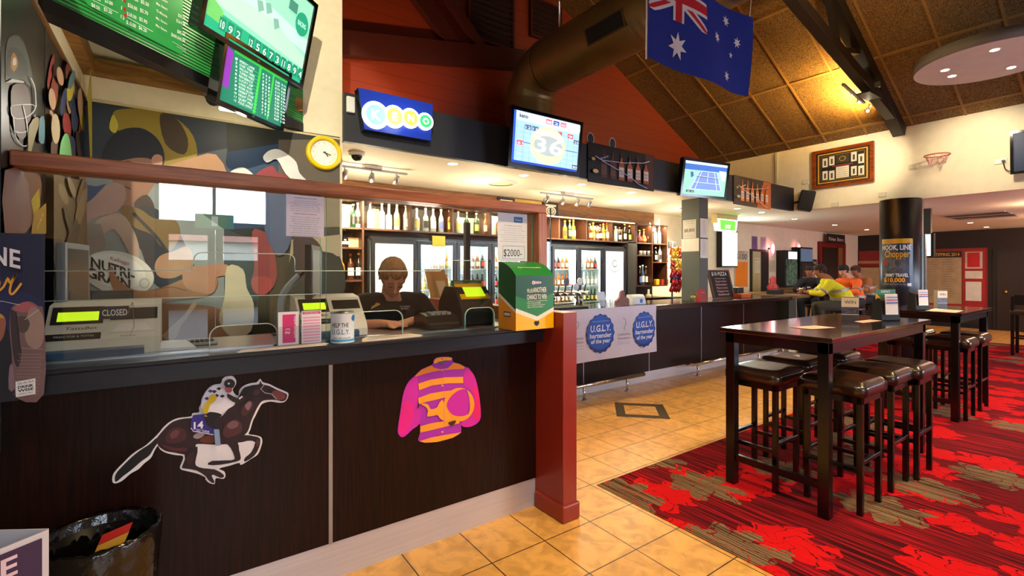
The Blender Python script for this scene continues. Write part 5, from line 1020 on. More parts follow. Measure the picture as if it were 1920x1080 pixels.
for x, lb in ((3.95, 'small round coaster sign standing on the fascia, the left one of two'), (4.32, 'small round coaster sign standing on the fascia, the right one of two')):
    t = thing('round_badge', lb, 'badge', (x, 3.99, 2.97)); M_ = Matrix.Rotation(0, 4, 'X')
    MB().prism([(x+.06*math.cos(a_), 3.985, 3.045+.075*math.sin(a_)) for a_ in [2*PI*i/24 for i in range(24)]], (0, .012, 0), mat('badge cream', 'c8a890', .5)).build('rim', t)
    MB().prism([(x+.045*math.cos(a_), 3.982, 3.045+.06*math.sin(a_)) for a_ in [2*PI*i/24 for i in range(24)]], (0, .003, 0), mat('badge dark', '2a2a32', .4)).build('face', t)
t = thing('sensor_box', 'small white alarm sensor on the fascia beside the white wall', 'sensor', (1.16, 3.94, 2.87)); MB().box(1.135, 1.2, 3.925, 3.96, 2.8, 2.93, WHITE).build('case', t, .006)
# speaker at the far end
t = thing('speaker', 'black loudspeaker bracketed to the far end of the fascia', 'loudspeaker', (8.8, 3.8, 2.68)); M_ = Matrix.Translation((8.95, 3.78, 2.72)) @ Matrix.Rotation(math.radians(25), 4, 'Z') @ Matrix.Rotation(math.radians(12), 4, 'X')
mb = MB(); mb.box(-.13, .13, -.12, .1, -.17, .17, MATTEB, M_); mb.build('cabinet', t, .02); MB().box(-.11, .11, -.125, -.12, -.15, .15, DGREY, M_).build('grille', t); MB().tube([(8.86, 3.95, 2.7), (8.9, 3.87, 2.71)], .02, DGREY).build('bracket', t)
# soffit downlights
def downlight(x, y, z, label, power=14, group=None, col='ffe9c0', cl=(1, .74, .44), r_=.045, ang=110):
    t = thing('downlight', label, 'downlight', (x, y, z), group)
    MB().lathe([(r_, 0), (r_+.012, -.004), (r_+.016, 0)], (x, y, z), WHITE, 20, False).build('trim_ring', t); MB().lathe([(r_, -.003), (r_, -.001)], (x, y, z), ink(col, 14), 20).build('lamp', t)
    if power: spot((x, y, z-.02), power, cl, ang, .8, (x, y, 0), .03)
G1 = 'recessed downlights in the bar soffit'
names = ['first', 'second', 'third', 'fourth', 'fifth', 'sixth', 'seventh']
for i, (x, y) in enumerate([(2.25, 4.2), (3.17, 4.25), (4.09, 4.28), (5.06, 4.32), (6.75, 4.38), (7.85, 4.39), (8.72, 4.42)]):
    downlight(x, y, 2.57, 'small recessed downlight in the bar soffit, %s from the booth end' % names[i], 26, G1)
for i, (x, y) in enumerate([(10.4, 4.6), (12.5, 4.65), (14.6, 4.7), (14.4, 2.7), (16.1, 2.73)]):
    downlight(x, y, 2.57, 'small downlight in the lounge ceiling, %s' % ['nearest the bar end', 'second from the bar end', 'farthest above the red door', 'left of two above the tipping board', 'right of two near the dark wall'][i], 16, 'lounge ceiling downlights')
for i, (x, y) in enumerate([(3.09*1, 3.1)]): pass
for i, (x, y) in enumerate([(7.65-.06, 1.11+.02), (7.2, 1.56), (6.95, 1.12), (7.47, 1.56)]): pass
dl = [AZ(1865, 94, 3.795), AZ(1772, 132, 3.795), AZ(1785, 143, 3.795), AZ(1896, 127, 3.795)]
for i, p in enumerate(dl): downlight(p.x, p.y, 3.797, 'lit downlight in the round ceiling disc, %s' % ['highest in the photo', 'leftmost', 'second from the left', 'rightmost'][i], 30, 'downlights in the round ceiling disc', ang=80, r_=.035)
# air vents in the ceilings
t = thing('round_vent', 'round white air diffuser in the bar soffit between downlights', 'vent', (3.2, 4.75, 2.57)); MB().lathe([(.2, 0), (.19, -.012), (.15, -.02)], (3.2, 4.75, 2.57), WHITE, 32, False).build('ring', t); MB().lathe([(.14, -.012), (.14, -.006)], (3.2, 4.75, 2.57), mat('diffuser cream', 'd8caa8', .5), 32).build('plate', t)
t = thing('ceiling_vent', 'rectangular slotted air conditioning vent in the lounge ceiling', 'vent', (12.5, 2.2, 2.57)); VG = mat('vent grey', '9a9288', .4)
mb = MB(); 
for k in range(5): mb.box(11.9+.28*k, 12.12+.28*k, 1.8, 2.65, 2.552+.0*k, 2.57, VG if k % 2 == 0 else DGREY)
mb.build('louvres', t)
# track lights in the bar
def track(name, label, x0, x1, y, heads):
    t = thing(name, label, 'track light', ((x0+x1)/2, y, 2.57)); z = 2.53
    MB().box(x0, x1, y-.012, y+.012, z-.012, z+.008, ALU).build('rail', t); xm = (x0+x1)/2; MB().box(xm-.09, xm+.09, y-.04, y+.04, z+.005, 2.57, STEEL).build('driver_box', t)
    for i, hx_ in enumerate(heads):
        p = Vector((hx_, y, z-.01)); d = Vector((.15 if i % 2 else -.1, .8, -.75)).normalized(); q = p-PZ*.07
        h = MB().tube([p, q], .006, ALU).tube([q-d*.05, q-d*.01, q+d*.04], [.018, .028, .034], ALU, 14).build('spot_head', t)
        MB().tube([q+d*.038, q+d*.042], .03, ink('fff0c8', 10), 14).build('lamp', h)
        spot(q+d*.05, 90, (1, .80, .48), 75, .7, q+d*1.5, .03)
track('track_light', 'three-lamp track light above the shelves beside the clock', 1.25, 2.0, 4.75, (1.35, 1.62, 1.88))
track('track_light', 'four-lamp track light above the fridges in the middle of the bar', 3.9, 4.85, 4.85, (4.0, 4.28, 4.55, 4.78))
track('track_light', 'partly hidden track light behind the bar column', 6.75, 7.5, 4.75, (6.85, 7.15, 7.42))
t = thing('camera_dome', 'dark glass dome camera under the soffit beside the clock', 'security camera', (1.33, 4.3, 2.57)); MB().lathe([(.07, 0), (.072, -.02), (.055, -.03)], (1.33, 4.3, 2.57), WHITE, 24).build('base', t); MB().sph((1.33, 4.3, 2.54), .05, BLACK, 16).build('dome', t)
# ---------------------------------------------------------------- back bar panelling
t = thing('back_panelling', 'stained timber panelling above the bottle shelves, glowing under the lamps', 'wall panelling', (4.4, 5.66, 2.3))
MB().box(1.15, 7.2, 5.62, 5.695, 2.31, 2.565, BACKW).build('upper_board', t); MB().box(1.15, 7.2, 5.66, 5.695, 1.0, 2.31, mat('dark back panel', '2c170d', .5, var=.2)).build('rear_board', t)
bol = MB()
for x in (1.9, 2.4, 2.9, 3.4): bol.sph((x, 5.615, 2.5), .008, CHROME, 8)
bol.build('screw_heads', t)
def shelfunit(label, x0, x1, z0, z1, ups, shelves, y0=5.32, y1=5.66, th=.02):
    t = thing('bottle_shelf', label, 'shelf unit', ((x0+x1)/2, y1, z0)); 
    for x in ups: MB().box(x-th/2, x+th/2, y0, y1, z0, z1, SHELFW).build('upright', t)
    for z in shelves: MB().box(x0, x1, y0, y1, z-th, z, SHELFW).build('shelf', t)
    return t
shelfunit('long dark shelf of spirits running above the glass door fridges', 1.73, 6.33, 1.98, 2.31, [2.29, 2.857, 3.42, 3.98, 4.63, 5.19, 5.765, 6.32], [1.985, 2.31])
shelfunit('narrow dark shelf tower with spirits beside the mural wall', 1.15, 1.72, .9, 2.31, [1.16, 1.715], [1.985, 1.765, 1.40, 2.31])
shelfunit('dark shelf tower with spirits at the right end of the back bar', 6.345, 7.19, 1.24, 2.31, [6.36, 6.77, 7.18], [1.985, 2.31, 1.25])
MB().box(6.37, 6.76, 5.33, 5.66, 1.755, 1.77, SHELFW).build('shelf', bpy.data.objects['bottle_shelf.002']); MB().box(6.78, 7.17, 5.33, 5.66, 1.645, 1.66, SHELFW).build('shelf', bpy.data.objects['bottle_shelf.002'])
WST = mat('shelf edge light strip', 'fff0c0', .4, emit=5)
t = thing('led_strip', 'glowing light strip along the top edge of the bottle shelves', 'light strip', (3.9, 5.31, 2.3)); MB().box(1.17, 6.3, 5.31, 5.318, 2.292, 2.308, mat('warm light strip', 'ffe2a8', .4, emit=1.6)).build('strip', t)
for x in (1.45, 2.0, 2.57, 3.14, 3.7, 4.3, 4.9, 5.5, 6.05, 6.56, 6.97): area((x, 5.36, 2.285), (math.radians(20), 0, 0), .4, .03, 4, (1, .82, .5)); 
# ---------------------------------------------------------------- bottles
def bottle_proto(kind, glass, liquid, label_c, cap_c, hh=.29, r=.037):
    mb = MB()
    if kind == 'round': prof = [(r*.92, 0), (r, .006), (r, hh*.55), (r*.85, hh*.64), (r*.36, hh*.74), (r*.3, hh*.93)]
    elif kind == 'tall': prof = [(r*.85, 0), (r*.9, .006), (r*.9, hh*.6), (r*.6, hh*.7), (r*.32, hh*.78), (r*.3, hh*.93)]
    elif kind == 'squat': prof = [(r*1.1, 0), (r*1.25, .02), (r*1.3, hh*.3), (r*1.0, hh*.5), (r*.4, hh*.62), (r*.32, hh*.9)]
    elif kind == 'beer': prof = [(r*.95, 0), (r, .004), (r, hh*.52), (r*.5, hh*.74), (r*.42, hh*.95)]
    else: prof = [(r, 0), (r*1.02, .005), (r*1.0, hh*.5), (r*1.02, hh*.56), (r*.4, hh*.64), (r*.36, hh*.93)]
    return prof
BK = {}
def bottle(kind, gcol, lcol, ccol, hh, r, label, group, loc, neck=None, emit=0):
    key = (kind, gcol, lcol, ccol, hh, r)
    if key not in BK:
        t = thing('bottle', label, 'bottle', loc, group); prof = bottle_proto(kind, gcol, None, lcol, ccol, hh, r)
        gm = mat('bottle glass '+gcol, gcol, .12, spec=.7, coat=.5, trans=.35, var=.1)
        MB().lathe(prof, (0, 0, 0), gm, 14).build('glass', t, local=True)
        MB().lathe([(r*.38, hh*.93), (r*.4, hh), (r*.2, hh*1.01)], (0, 0, 0), mat('cap '+ccol, ccol, .35), 12).build('cap', t, local=True)
        if lcol: rr = (r*1.02 if kind != 'tall' else r*.92) if kind != 'squat' else r*1.31; MB().ring([[(rr*math.cos(a_), rr*math.sin(a_), z_) for a_ in [PI+.0+2.2*(i/10-.5)+PI/2 for i in range(11)]] for z_ in (hh*.16, hh*.46 if kind != 'squat' else hh*.32)], mat('label '+lcol, lcol, .5), cap=False, closed=False).build('label', t, local=True)
        BK[key] = t; return t
    return dup(BK[key], loc, label, group)
cols = {'clear': 'c9d2cc', 'amber': 'a85a14', 'brown': '4a220c', 'green': '1f4a24', 'dark': '14100e', 'red': '8a1c10', 'gold': 'c88a1c', 'blue': '3a5a8a', 'black': '0c0c0e'}
caps = {'white': 'e8e4dc', 'black': '16161a', 'gold': 'c8a03a', 'red': 'b01c1c', 'silver': 'b8bcc0'}
def row(shelf, items, y, z, group=None):
    n = len(items); od = ['leftmost', 'second', 'third', 'fourth', 'fifth', 'sixth', 'seventh', 'eighth']
    for i, (x, kind, g_, l_, c_, hh) in enumerate(items):
        lab = '%s bottle, %s label, %s %s' % (g_, {'f0ece0': 'white', 'e0c060': 'yellow', '202020': 'black', 'c83020': 'red', 'e0d8c8': 'cream', None: 'no', '6a7ac0': 'blue'}[l_], od[i]+' of %d' % n, shelf)
        bottle(kind, cols[g_], l_, caps[c_], hh, .037, lab, group or 'spirit bottles on the back bar shelves', (x, y, z))
W_, Y_, K_, R_, C_, B_ = 'f0ece0', 'e0c060', '202020', 'c83020', 'e0d8c8', '6a7ac0'
zz = 1.986; bx = lambda px, yy=5.42: AY(px, 420, yy).x
row('in top cell of narrow tower by mural', [(bx(662), 'tall', 'green', K_, 'silver', .27), (bx(671), 'round', 'clear', K_, 'silver', .29)], 5.42, zz)
row('in first bay of long top shelf', [(bx(694), 'round', 'clear', W_, 'red', .31), (bx(716), 'round', 'clear', B_, 'white', .31), (bx(729), 'square', 'clear', W_, 'silver', .30), (bx(744), 'round', 'clear', Y_, 'silver', .31), (bx(761), 'tall', 'clear', W_, 'silver', .31)], 5.42, zz)
row('in second bay of long top shelf', [(bx(781), 'square', 'clear', Y_, 'silver', .28), (bx(798), 'round', 'clear', K_, 'white', .29), (bx(812), 'round', 'clear', W_, 'silver', .29), (bx(827), 'tall', 'clear', B_, 'silver', .29), (bx(843), 'round', 'amber', Y_, 'silver', .29)], 5.42, zz)
row('in third bay of long top shelf', [(bx(859), 'tall', 'clear', Y_, 'gold', .28), (bx(875), 'tall', 'green', W_, 'gold', .28), (bx(893), 'round', 'green', Y_, 'silver', .28), (bx(910), 'round', 'amber', C_, 'gold', .28)], 5.42, zz)
row('in fourth bay of long top shelf', [(bx(935), 'round', 'amber', W_, 'gold', .28), (bx(950), 'tall', 'clear', W_, 'gold', .28), (bx(972), 'round', 'gold', C_, 'black', .28)], 5.42, zz)
row('in bay behind the glass screen edge', [(bx(1059), 'round', 'gold', R_, 'gold', .28), (bx(1068), 'tall', 'green', Y_, 'gold', .29), (bx(1075), 'round', 'gold', W_, 'gold', .3)], 5.42, zz)
row('in shelf bay right of white box', [(bx(1106), 'round', 'amber', C_, 'gold', .26), (bx(1112), 'square', 'gold', Y_, 'gold', .28), (bx(1119), 'round', 'amber', W_, 'black', .24), (bx(1125), 'round', 'brown', W_, 'red', .26), (bx(1131), 'tall', 'gold', Y_, 'gold', .28), (bx(1138), 'square', 'amber', C_, 'red', .31)], 5.42, zz)
row('in last bay of the long shelf', [(bx(1154), 'tall', 'clear', W_, 'white', .25), (bx(1161), 'round', 'dark', W_, 'black', .24), (bx(1171), 'round', 'dark', W_, 'gold', .31), (bx(1180), 'round', 'dark', Y_, 'gold', .28), (bx(1188), 'round', 'dark', C_, 'gold', .28)], 5.42, zz)
row('in top left cell of right tower', [(bx(1199), 'squat', 'red', R_, 'gold', .22), (bx(1207), 'squat', 'amber', Y_, 'gold', .24), (bx(1216), 'squat', 'red', K_, 'gold', .24)], 5.42, zz)
row('in top right cell of right tower', [(bx(1228), 'tall', 'clear', W_, 'red', .3), (bx(1236), 'tall', 'clear', C_, 'white', .31), (bx(1247), 'tall', 'clear', Y_, 'red', .31)], 5.42, zz)
row('in middle right cell of right tower', [(bx(1229), 'round', 'dark', C_, 'white', .26), (bx(1237), 'tall', 'clear', K_, 'gold', .29), (bx(1244), 'round', 'gold', K_, 'silver', .28), (bx(1249), 'tall', 'dark', Y_, 'silver', .2)], 5.42, 1.661)
row('in low left cell of right tower', [(bx(1200), 'tall', 'dark', B_, 'silver', .33), (bx(1205), 'tall', 'blue', W_, 'silver', .35), (bx(1211), 'tall', 'brown', W_, 'silver', .33), (bx(1218), 'round', 'dark', Y_, 'gold', .26)], 5.42, 1.252)
row('in second cell of narrow tower by mural', [(bx(646), 'squat', 'black', W_, 'silver', .2)], 5.42, 1.766)
row('in lowest cell of narrow tower by mural', [(bx(640), 'round', 'gold', Y_, 'gold', .27), (bx(657), 'round', 'brown', C_, 'red', .29), (bx(672), 'round', 'dark', W_, 'gold', .3)], 5.42, 1.402)
for k, px in enumerate((1199, 1206, 1214, 1219)):
    t = thing('whisky_glass', 'upturned tumbler glass on the middle shelf of the right tower, %s of four' % ['leftmost', 'second', 'third', 'rightmost'][k], 'glass', (bx(px), 5.4, 1.771), 'tumblers on the right shelf tower'); MB().lathe([(.03, 0), (.034, .08), (.031, .08), (.027, .006)], (0, 0, 0), mat('tumbler glass', 'c8c8c0', .1, spec=.8, trans=.4), 16).build('bowl', t, local=True)
for nm, lb, cat, px0, px1, z0, z1, c_, y in (('gift_box', 'white gift carton standing on the narrow shelf tower', 'carton', 636, 660, 1.987, 2.26, 'e8dcb8', 5.5), ('gift_box', 'cream carton behind the bottles in the first shelf bay', 'carton', 698, 711, 1.987, 2.24, 'c8a878', 5.55), ('gift_box', 'bright white carton filling the back of the third shelf bay', 'carton', 862, 905, 1.987, 2.22, 'fff0cc', 5.6), ('gift_box', 'tall white carton beside the post in the top shelf', 'carton', 922, 934, 1.987, 2.25, 'f2e8d0', 5.45), ('gift_box', 'tall white carton between two bays of the long shelf', 'carton', 1092, 1098, 1.987, 2.26, 'f4ead0', 5.42), ('gift_box', 'pale carton behind the bottles right of the white box', 'carton', 1108, 1126, 1.987, 2.24, 'e8d8a8', 5.58), ('gift_box', 'tan carton behind the bottles in the last shelf bay', 'carton', 1156, 1172, 1.987, 2.22, 'a88a5a', 5.58), ('gift_box', 'tan carton behind the bottles in the right tower', 'carton', 1201, 1211, 1.987, 2.22, '9a7a50', 5.58), ('gift_box', 'tan timber box on the second shelf of the narrow tower', 'carton', 652, 676, 1.767, 1.88, 'a08560', 5.45)):
    xa, xb = AY(px0, 420, y).x, AY(px1, 420, y).x; tag(MB().box(xa, xb, y, y+.07, z0, z1, mat('carton '+c_, c_, .6)).build(nm, bevel=.003), lb, cat)
# signs on panelling
t = sheet('tavern_sign', 'gold timber sign with a tavern name above the shelves, partly hidden by the pine rail', 'sign', 4.02, 4.52, 2.345, 2.55, 5.60, 'b8923a', [(2.42, 'BLACKMORE', .001, .01, 'b8923a')], extra=lambda mb: [mb.text('KENMORE TAVERN'[i], (4.27+(i-6.5)*.034, 5.5985, 2.46-.0016*(i-6.5)**2), Vector((math.cos(-.05*(i-6.5)), 0, math.sin(-.05*(i-6.5)))), Vector((-math.sin(-.05*(i-6.5)), 0, math.cos(-.05*(i-6.5)))), .038, ink('1a1208'), bold=.02) for i in range(14)])
for x0, lb in ((3.72, 'black sign with a cream oval emblem left of the gold tavern sign'), (4.55, 'black sign with a cream oval emblem right of the gold tavern sign')):
    mb = MB(); mb.box(x0, x0+.3, 5.60, 5.615, 2.33 if x0 < 4 else 2.27, 2.55, mat('black sign board', '14100c', .4)); c_ = Vector((x0+.15, 5.598, 2.42)); 
    for rx, rz, cc, yy in ((.105, .075, 'e8dcc0', 0), (.08, .05, '14100c', .001), (.07, .042, 'e8dcc0', .002)): mb.poly([c_+Vector((rx*math.cos(a_), -yy, rz*math.sin(a_))) for a_ in [2*PI*i/28 for i in range(28)]], ink(cc))
    mb.text('No.7', c_+Vector((0, -.003, -.012)), PX, PZ, .03, ink('14100c'), bold=.02); mb.poly([c_+Vector((a_, -.001, b_)) for a_, b_ in ((-.1, .07), (.1, .07), (.11, .1), (-.11, .1))], ink('e8dcc0'))
    tag(mb.build('spirit_sign', recalc=False), lb, 'sign')
# white paper star cut-out on the panelling
t = thing('neon_cutout', 'glowing white cut-out light shape fixed on the panelling above the right tower', 'sign', (6.75, 5.58, 2.33)); a_ = MB(); A = plane_art(a_, 5.56, eps=.001); MB_ = [(1219, 417), (1222, 424), (1232, 420), (1236, 410), (1238, 422), (1235, 425), (1232, 432), (1222, 434), (1219, 430)]
a_.prism([AY(x, y, 5.56) for x, y in MB_], (0, .012, 0), ink('fff4dc', 3)); a_.build('shape', t)
# ---------------------------------------------------------------- fridges
FRI = mat('fridge black trim', '141414', .3); FIN = mat('fridge white interior', 'dde8e4', .5); SHG = mat('fridge wire shelf', 'c2ccca', .4, .3)
BEER = {}
def fridge(label, xs_, kinds, idx):
    x0, x1 = xs_[0]-.03, xs_[-1]+.03; z0, z1, y0, y1 = .1, 1.90, 5.36, 5.655; t = thing('bottle_fridge', label, 'fridge', ((x0+x1)/2, 5.5, z0))
    mb = MB(); mb.box(x0, x1, y1-.02, y1, z0, z1, FIN); mb.box(x0, x0+.025, y0, y1, z0, z1, FRI); mb.box(x1-.025, x1, y0, y1, z0, z1, FRI); mb.box(x0, x1, y0, y1, z1-.03, z1, FRI); mb.box(x0, x1, y0, y1, z0, z0+.06, FRI)
    for x in xs_[1:-1]: mb.box(x-.012, x+.012, y0+.02, y1-.02, z0+.06, z1-.03, FIN)
    mb.build('cabinet', t)
    for k in range(len(xs_)-1):
        a, b = xs_[k], xs_[k+1]; d = MB(); frame_rect(d, a+.004, b-.004, z0+.06, z1-.035, y0-.03, y0, .045, FRI)
        dr = d.build('door', t)
        if kinds[k] == 'white': 
            p_ = MB().box(a+.049, b-.049, y0-.02, y0-.012, z0+.105, z1-.08, mat('lit white door panel', 'e4ece6', .4, emit=.5)).build('door_panel', dr)
        else: MB().box(a+.049, b-.049, y0-.02, y0-.014, z0+.105, z1-.08, DOORG).build('door_glass', dr)
        MB().tube([(b-.03, y0-.03, 1.1), (b-.03, y0-.06, 1.15), (b-.03, y0-.06, 1.6), (b-.03, y0-.03, 1.65)], .008, FRI, 6).build('handle', dr)
        if kinds[k] == 'white':
            continue
        sh = MB()
        for z in (1.02, 1.27, 1.53): sh.box(a+.012, b-.012, y0+.03, y1-.03, z-.012, z, SHG)
        sh.build('wire_shelf', t)
        MB().box(b-.04, b-.02, y0+.02, y0+.035, 1.0, 1.85, mat('fridge light tube', 'eefcf8', .4, emit=5)).build('light_tube', t)
        area((a+.03, y0+.03, 1.42), (PI/2, 0, -PI/4), .03, .8, 3.5, (.86, 1, .95)); area(((a+b)/2, y0+.03, 1.835), (math.radians(30), 0, 0), .42, .03, 2, (.86, 1, .95))
        rnd = random.Random(idx*10+k); kindset = [('brown', W_, .2), ('green', Y_, .2), ('dark', R_, .2), ('clear', W_, .22), ('gold', Y_, .2), ('amber', C_, .2)]
        for j, z in enumerate((1.02, 1.27, 1.53)):
            g_, l_, hh = rnd.choice(kindset); 
            for i in range(6):
                if j == 2 and i % 2: g_, l_, hh = rnd.choice(kindset)
                bottle('beer', cols[g_], l_, caps['white' if j else 'gold'], hh, .03, 'chilled bottle on %s shelf, %s' % (['bottom', 'middle', 'top'][j], kinds[k]), 'chilled bottles on the %s shelf of the %s' % (['bottom', 'middle', 'top'][j], kinds[k]), (a+.055+i*(b-a-.13)/5, 5.45, z+.001))
fridge('four-door drinks fridge seen through the betting counter glass', [1.81, 2.375, 2.918, 3.447, 3.98], ['white', 'fridge door right of the bartender', 'fridge door left of the entry box', 'fridge door behind the entry box'], 1)
fridge('three-door drinks fridge in the middle of the bar', [4.5, 5.04, 5.575, 6.10], ['fridge door right of the pine post', 'middle door of the small fridge', 'white'], 2)
mb = MB(); c_ = Vector((5.84, 5.337, 1.62)); frA = ink('5a7a78')
for r0, r1 in ((.14, .132), (.06, .045)):
    q = [c_+Vector((r*math.cos(a_), 0, r*math.sin(a_))) for r in (r0, r1) for a_ in [.6+2*PI*.85*i/30 for i in range(31)]]; mb.add(q, [(i, i+1, 32+i, 31+i) for i in range(30)], frA)
mb.text('COLD DRINKS', c_+Vector((0, 0, -.21)), PX, PZ, .018, frA); mb.build('door_logo', bpy.data.objects['bottle_fridge.001'], recalc=False)
# back bench under the towers and under the fridge sides
t = thing('back_bench', 'dark bench below the right shelf tower', 'bench', (6.8, 5.4, 0)); MB().box(6.14, 7.2, 5.25, 5.66, 1.0, 1.04, BARTOP).build('bench_top', t); MB().box(6.16, 7.18, 5.3, 5.66, 0, 1.0, SHELFW).build('carcass', t); MB().box(6.14, 6.34, 5.32, 5.66, 1.04, 2.0, mat('grey green side panel', '3a3a34', .5)).build('side_panel', t)
t = thing('back_bench', 'dark bench below the narrow shelf tower', 'bench', (1.4, 5.4, 0)); MB().box(1.15, 1.72, 5.2, 5.66, .86, .9, BARTOP).build('bench_top', t); MB().box(1.17, 1.7, 5.25, 5.64, 0, .86, SHELFW).build('carcass', t)
# beer tap tower
t = thing('beer_tap', 'curved chrome beer font with tap handles and badges on the bar', 'beer tap', (3.75, 4.42, 1.05)); BR = mat('polished brass', 'c8a048', .2, 1)
tx_ = AY(1055, 540, 4.42).x
MB().tube([(tx_-.28, 4.42, 1.06), (tx_-.28, 4.42, 1.2)], .03, CHROME, 14).tube([(tx_+.3, 4.42, 1.06), (tx_+.3, 4.42, 1.2)], .03, CHROME, 14).tube([(tx_-.4, 4.42, 1.22), (tx_+.42, 4.42, 1.22)], .035, CHROME, 14).build('font_rail', t)
for k in range(7):
    x = tx_-.34+k*.11; tp = MB().tube([(x, 4.38, 1.22), (x, 4.32, 1.22), (x, 4.3, 1.16)], .01, CHROME).tube([(x, 4.37, 1.24), (x, 4.35, 1.33)], .009, BLACK).build('tap', t)
    if k in (1, 3, 5): MB().prism([(x+.04*math.cos(a_), 4.33, 1.37+.045*math.sin(a_)) for a_ in [2*PI*i/20 for i in range(20)]], (0, .012, 0), [mat('badge gold', 'b8963a', .4), mat('badge black', '1a1a1c', .4), mat('badge white', 'd8dee0', .4)][k//2]).build('tap_badge', tp)
t = thing('drip_tray', 'dark bar runner and drip tray before the beer taps', 'drip tray', (tx_, 4.2, 1.05)); MB().box(2.3, 3.95, 4.02, 4.3, 1.051, 1.085, MATTEB).build('tray', t, .004)
# glass end screen on the bar
mb = MB(); mb.box(2.95, 3.40, 4.05, 4.06, 1.086, 2.19, DOORG); mb.box(3.395, 3.405, 4.05, 4.062, 1.086, 2.2, mat('dark glass edge', '16201c', .2)); tag(mb.build('bar_glass_screen', recalc=False), 'clear glass screen standing on the bar behind the pine post, with a dark edge', 'glass screen')
px_ = AY(876, 500, 4.1).x; t = thing('black_post', 'slim black post standing on the bar behind the betting counter glass', 'post', (px_, 4.1, 1.05)); MB().box(px_-.025, px_+.025, 4.08, 4.13, 1.05, 1.98, MATTEB).build('shaft', t); MB().box(px_-.05, px_+.05, 4.06, 4.15, 1.05, 1.06, MATTEB).build('foot', t)
# white round badge on clear stem (beside fridge)
p = AY(1080, 538, 4.3); t = thing('round_badge', 'round white badge on a slim stem standing on the bar by the taps', 'badge', (p.x, 4.3, 1.05)); MB().tube([(p.x, 4.3, 1.05), (p.x, 4.3, 1.2)], .006, CHROME).build('stem', t); MB().prism([(p.x+.045*math.cos(a_), 4.295, p.z+.045*math.sin(a_)) for a_ in [2*PI*i/24 for i in range(24)]], (0, .01, 0), mat('pale badge', 'cfdadf', .4)).build('disc', t)
# bits on the bar top
def bar_item(px, y): return AY(px, 570, y).x
x = bar_item(1131, 4.15); t = thing('sign_holder', 'small tilted white card in a clear stand on the bar', 'card holder', (x, 4.15, 1.051)); MB().hexa([(x-.07, 4.13, 1.06), (x+.06, 4.13, 1.06), (x+.06, 4.14, 1.06), (x-.07, 4.14, 1.06), (x-.09, 4.17, 1.24), (x+.04, 4.17, 1.24), (x+.04, 4.18, 1.24), (x-.09, 4.18, 1.24)], mat('white card face', 'd4dcea', .4)).build('card', t); MB().box(x-.08, x+.07, 4.12, 4.2, 1.051, 1.06, ACR).build('foot', t)
for k, px in enumerate((1130, 1147)): x = bar_item(px, 4.1); t = thing('drinking_glass', 'short clear glass on the bar, %s of two by the small white card' % ('left', 'right')[k], 'glass', (x, 4.09, 1.051), 'short glasses by the small white card'); MB().lathe([(.028, 0), (.036, .09), (.034, .09), (.025, .006)], (0, 0, 0), ACR, 18).build('bowl', t, local=True)
x = bar_item(1168, 4.2); t = thing('brochure_holder', 'reddish brochure stand with a rounded top on the bar', 'brochure holder', (x, 4.2, 1.051)); MB().prism([(x-.12, 4.2, 1.052), (x+.13, 4.2, 1.052), (x+.12, 4.2, 1.13), (x+.04, 4.2, 1.17), (x+.03, 4.2, 1.23), (x, 4.2, 1.25), (x-.03, 4.2, 1.23), (x-.05, 4.2, 1.16), (x-.12, 4.2, 1.11)], (0, .03, 0), mat('brochure red brown', '8a4a44', .5, var=.3, scale=30)).build('stand', t)
x = bar_item(1196, 4.2); t = thing('napkin_dispenser', 'white napkin dispenser with a blue round badge on the bar', 'dispenser', (x, 4.2, 1.051)); MB().prism([(x-.12, 4.16+a, 1.052+b) for a, b in ((0, 0), (.02, .1), (.05, .13), (.13, .13), (.15, 0))], (.24, 0, 0), mat('dispenser white', 'dfe4e4', .35)).build('case', t, .01)
MB().prism([(x+.03+.026*math.cos(a_), 4.163, 1.1+.03*math.sin(a_)) for a_ in [2*PI*i/20 for i in range(20)]], (0, .004, 0), mat('badge blue', '2a6ab8', .4)).build('badge', t)
# snack display: bags on a rack in front of cream wall
t = thing('snack_rack', 'wire rack carrying colourful snack bags left of the column', 'rack', (6.6, 4.95, 1.05)); px_ = AY(1265, 500, 4.95).x
MB().box(px_-.16, px_+.16, 4.85, 5.05, 1.04, 1.06, BLACK).tube([(px_, 5.0, 0), (px_, 5.0, 2.0)], .015, BLACK).box(px_-.1, px_+.1, 4.99, 5.01, 1.88, 2.0, mat('header grey', '4a4a52', .5)).build('frame', t)
for z in (1.55, 1.72): MB().box(px_-.15, px_+.15, 4.9, 5.0, z, z+.006, BLACK).build('tray', t)
bagc = [('yellow', 'e0b020'), ('orange', 'e07018'), ('red', 'b81c20'), ('gold', 'f0d060'), ('purple', '5a2a7a'), ('dark', '2a1a1c')]
MB().box(6.3, 7.2, 4.86, 5.06, 1.0, 1.04, BARTOP).build('shelf', t) if False else None
rnd = random.Random(11); protos = {}
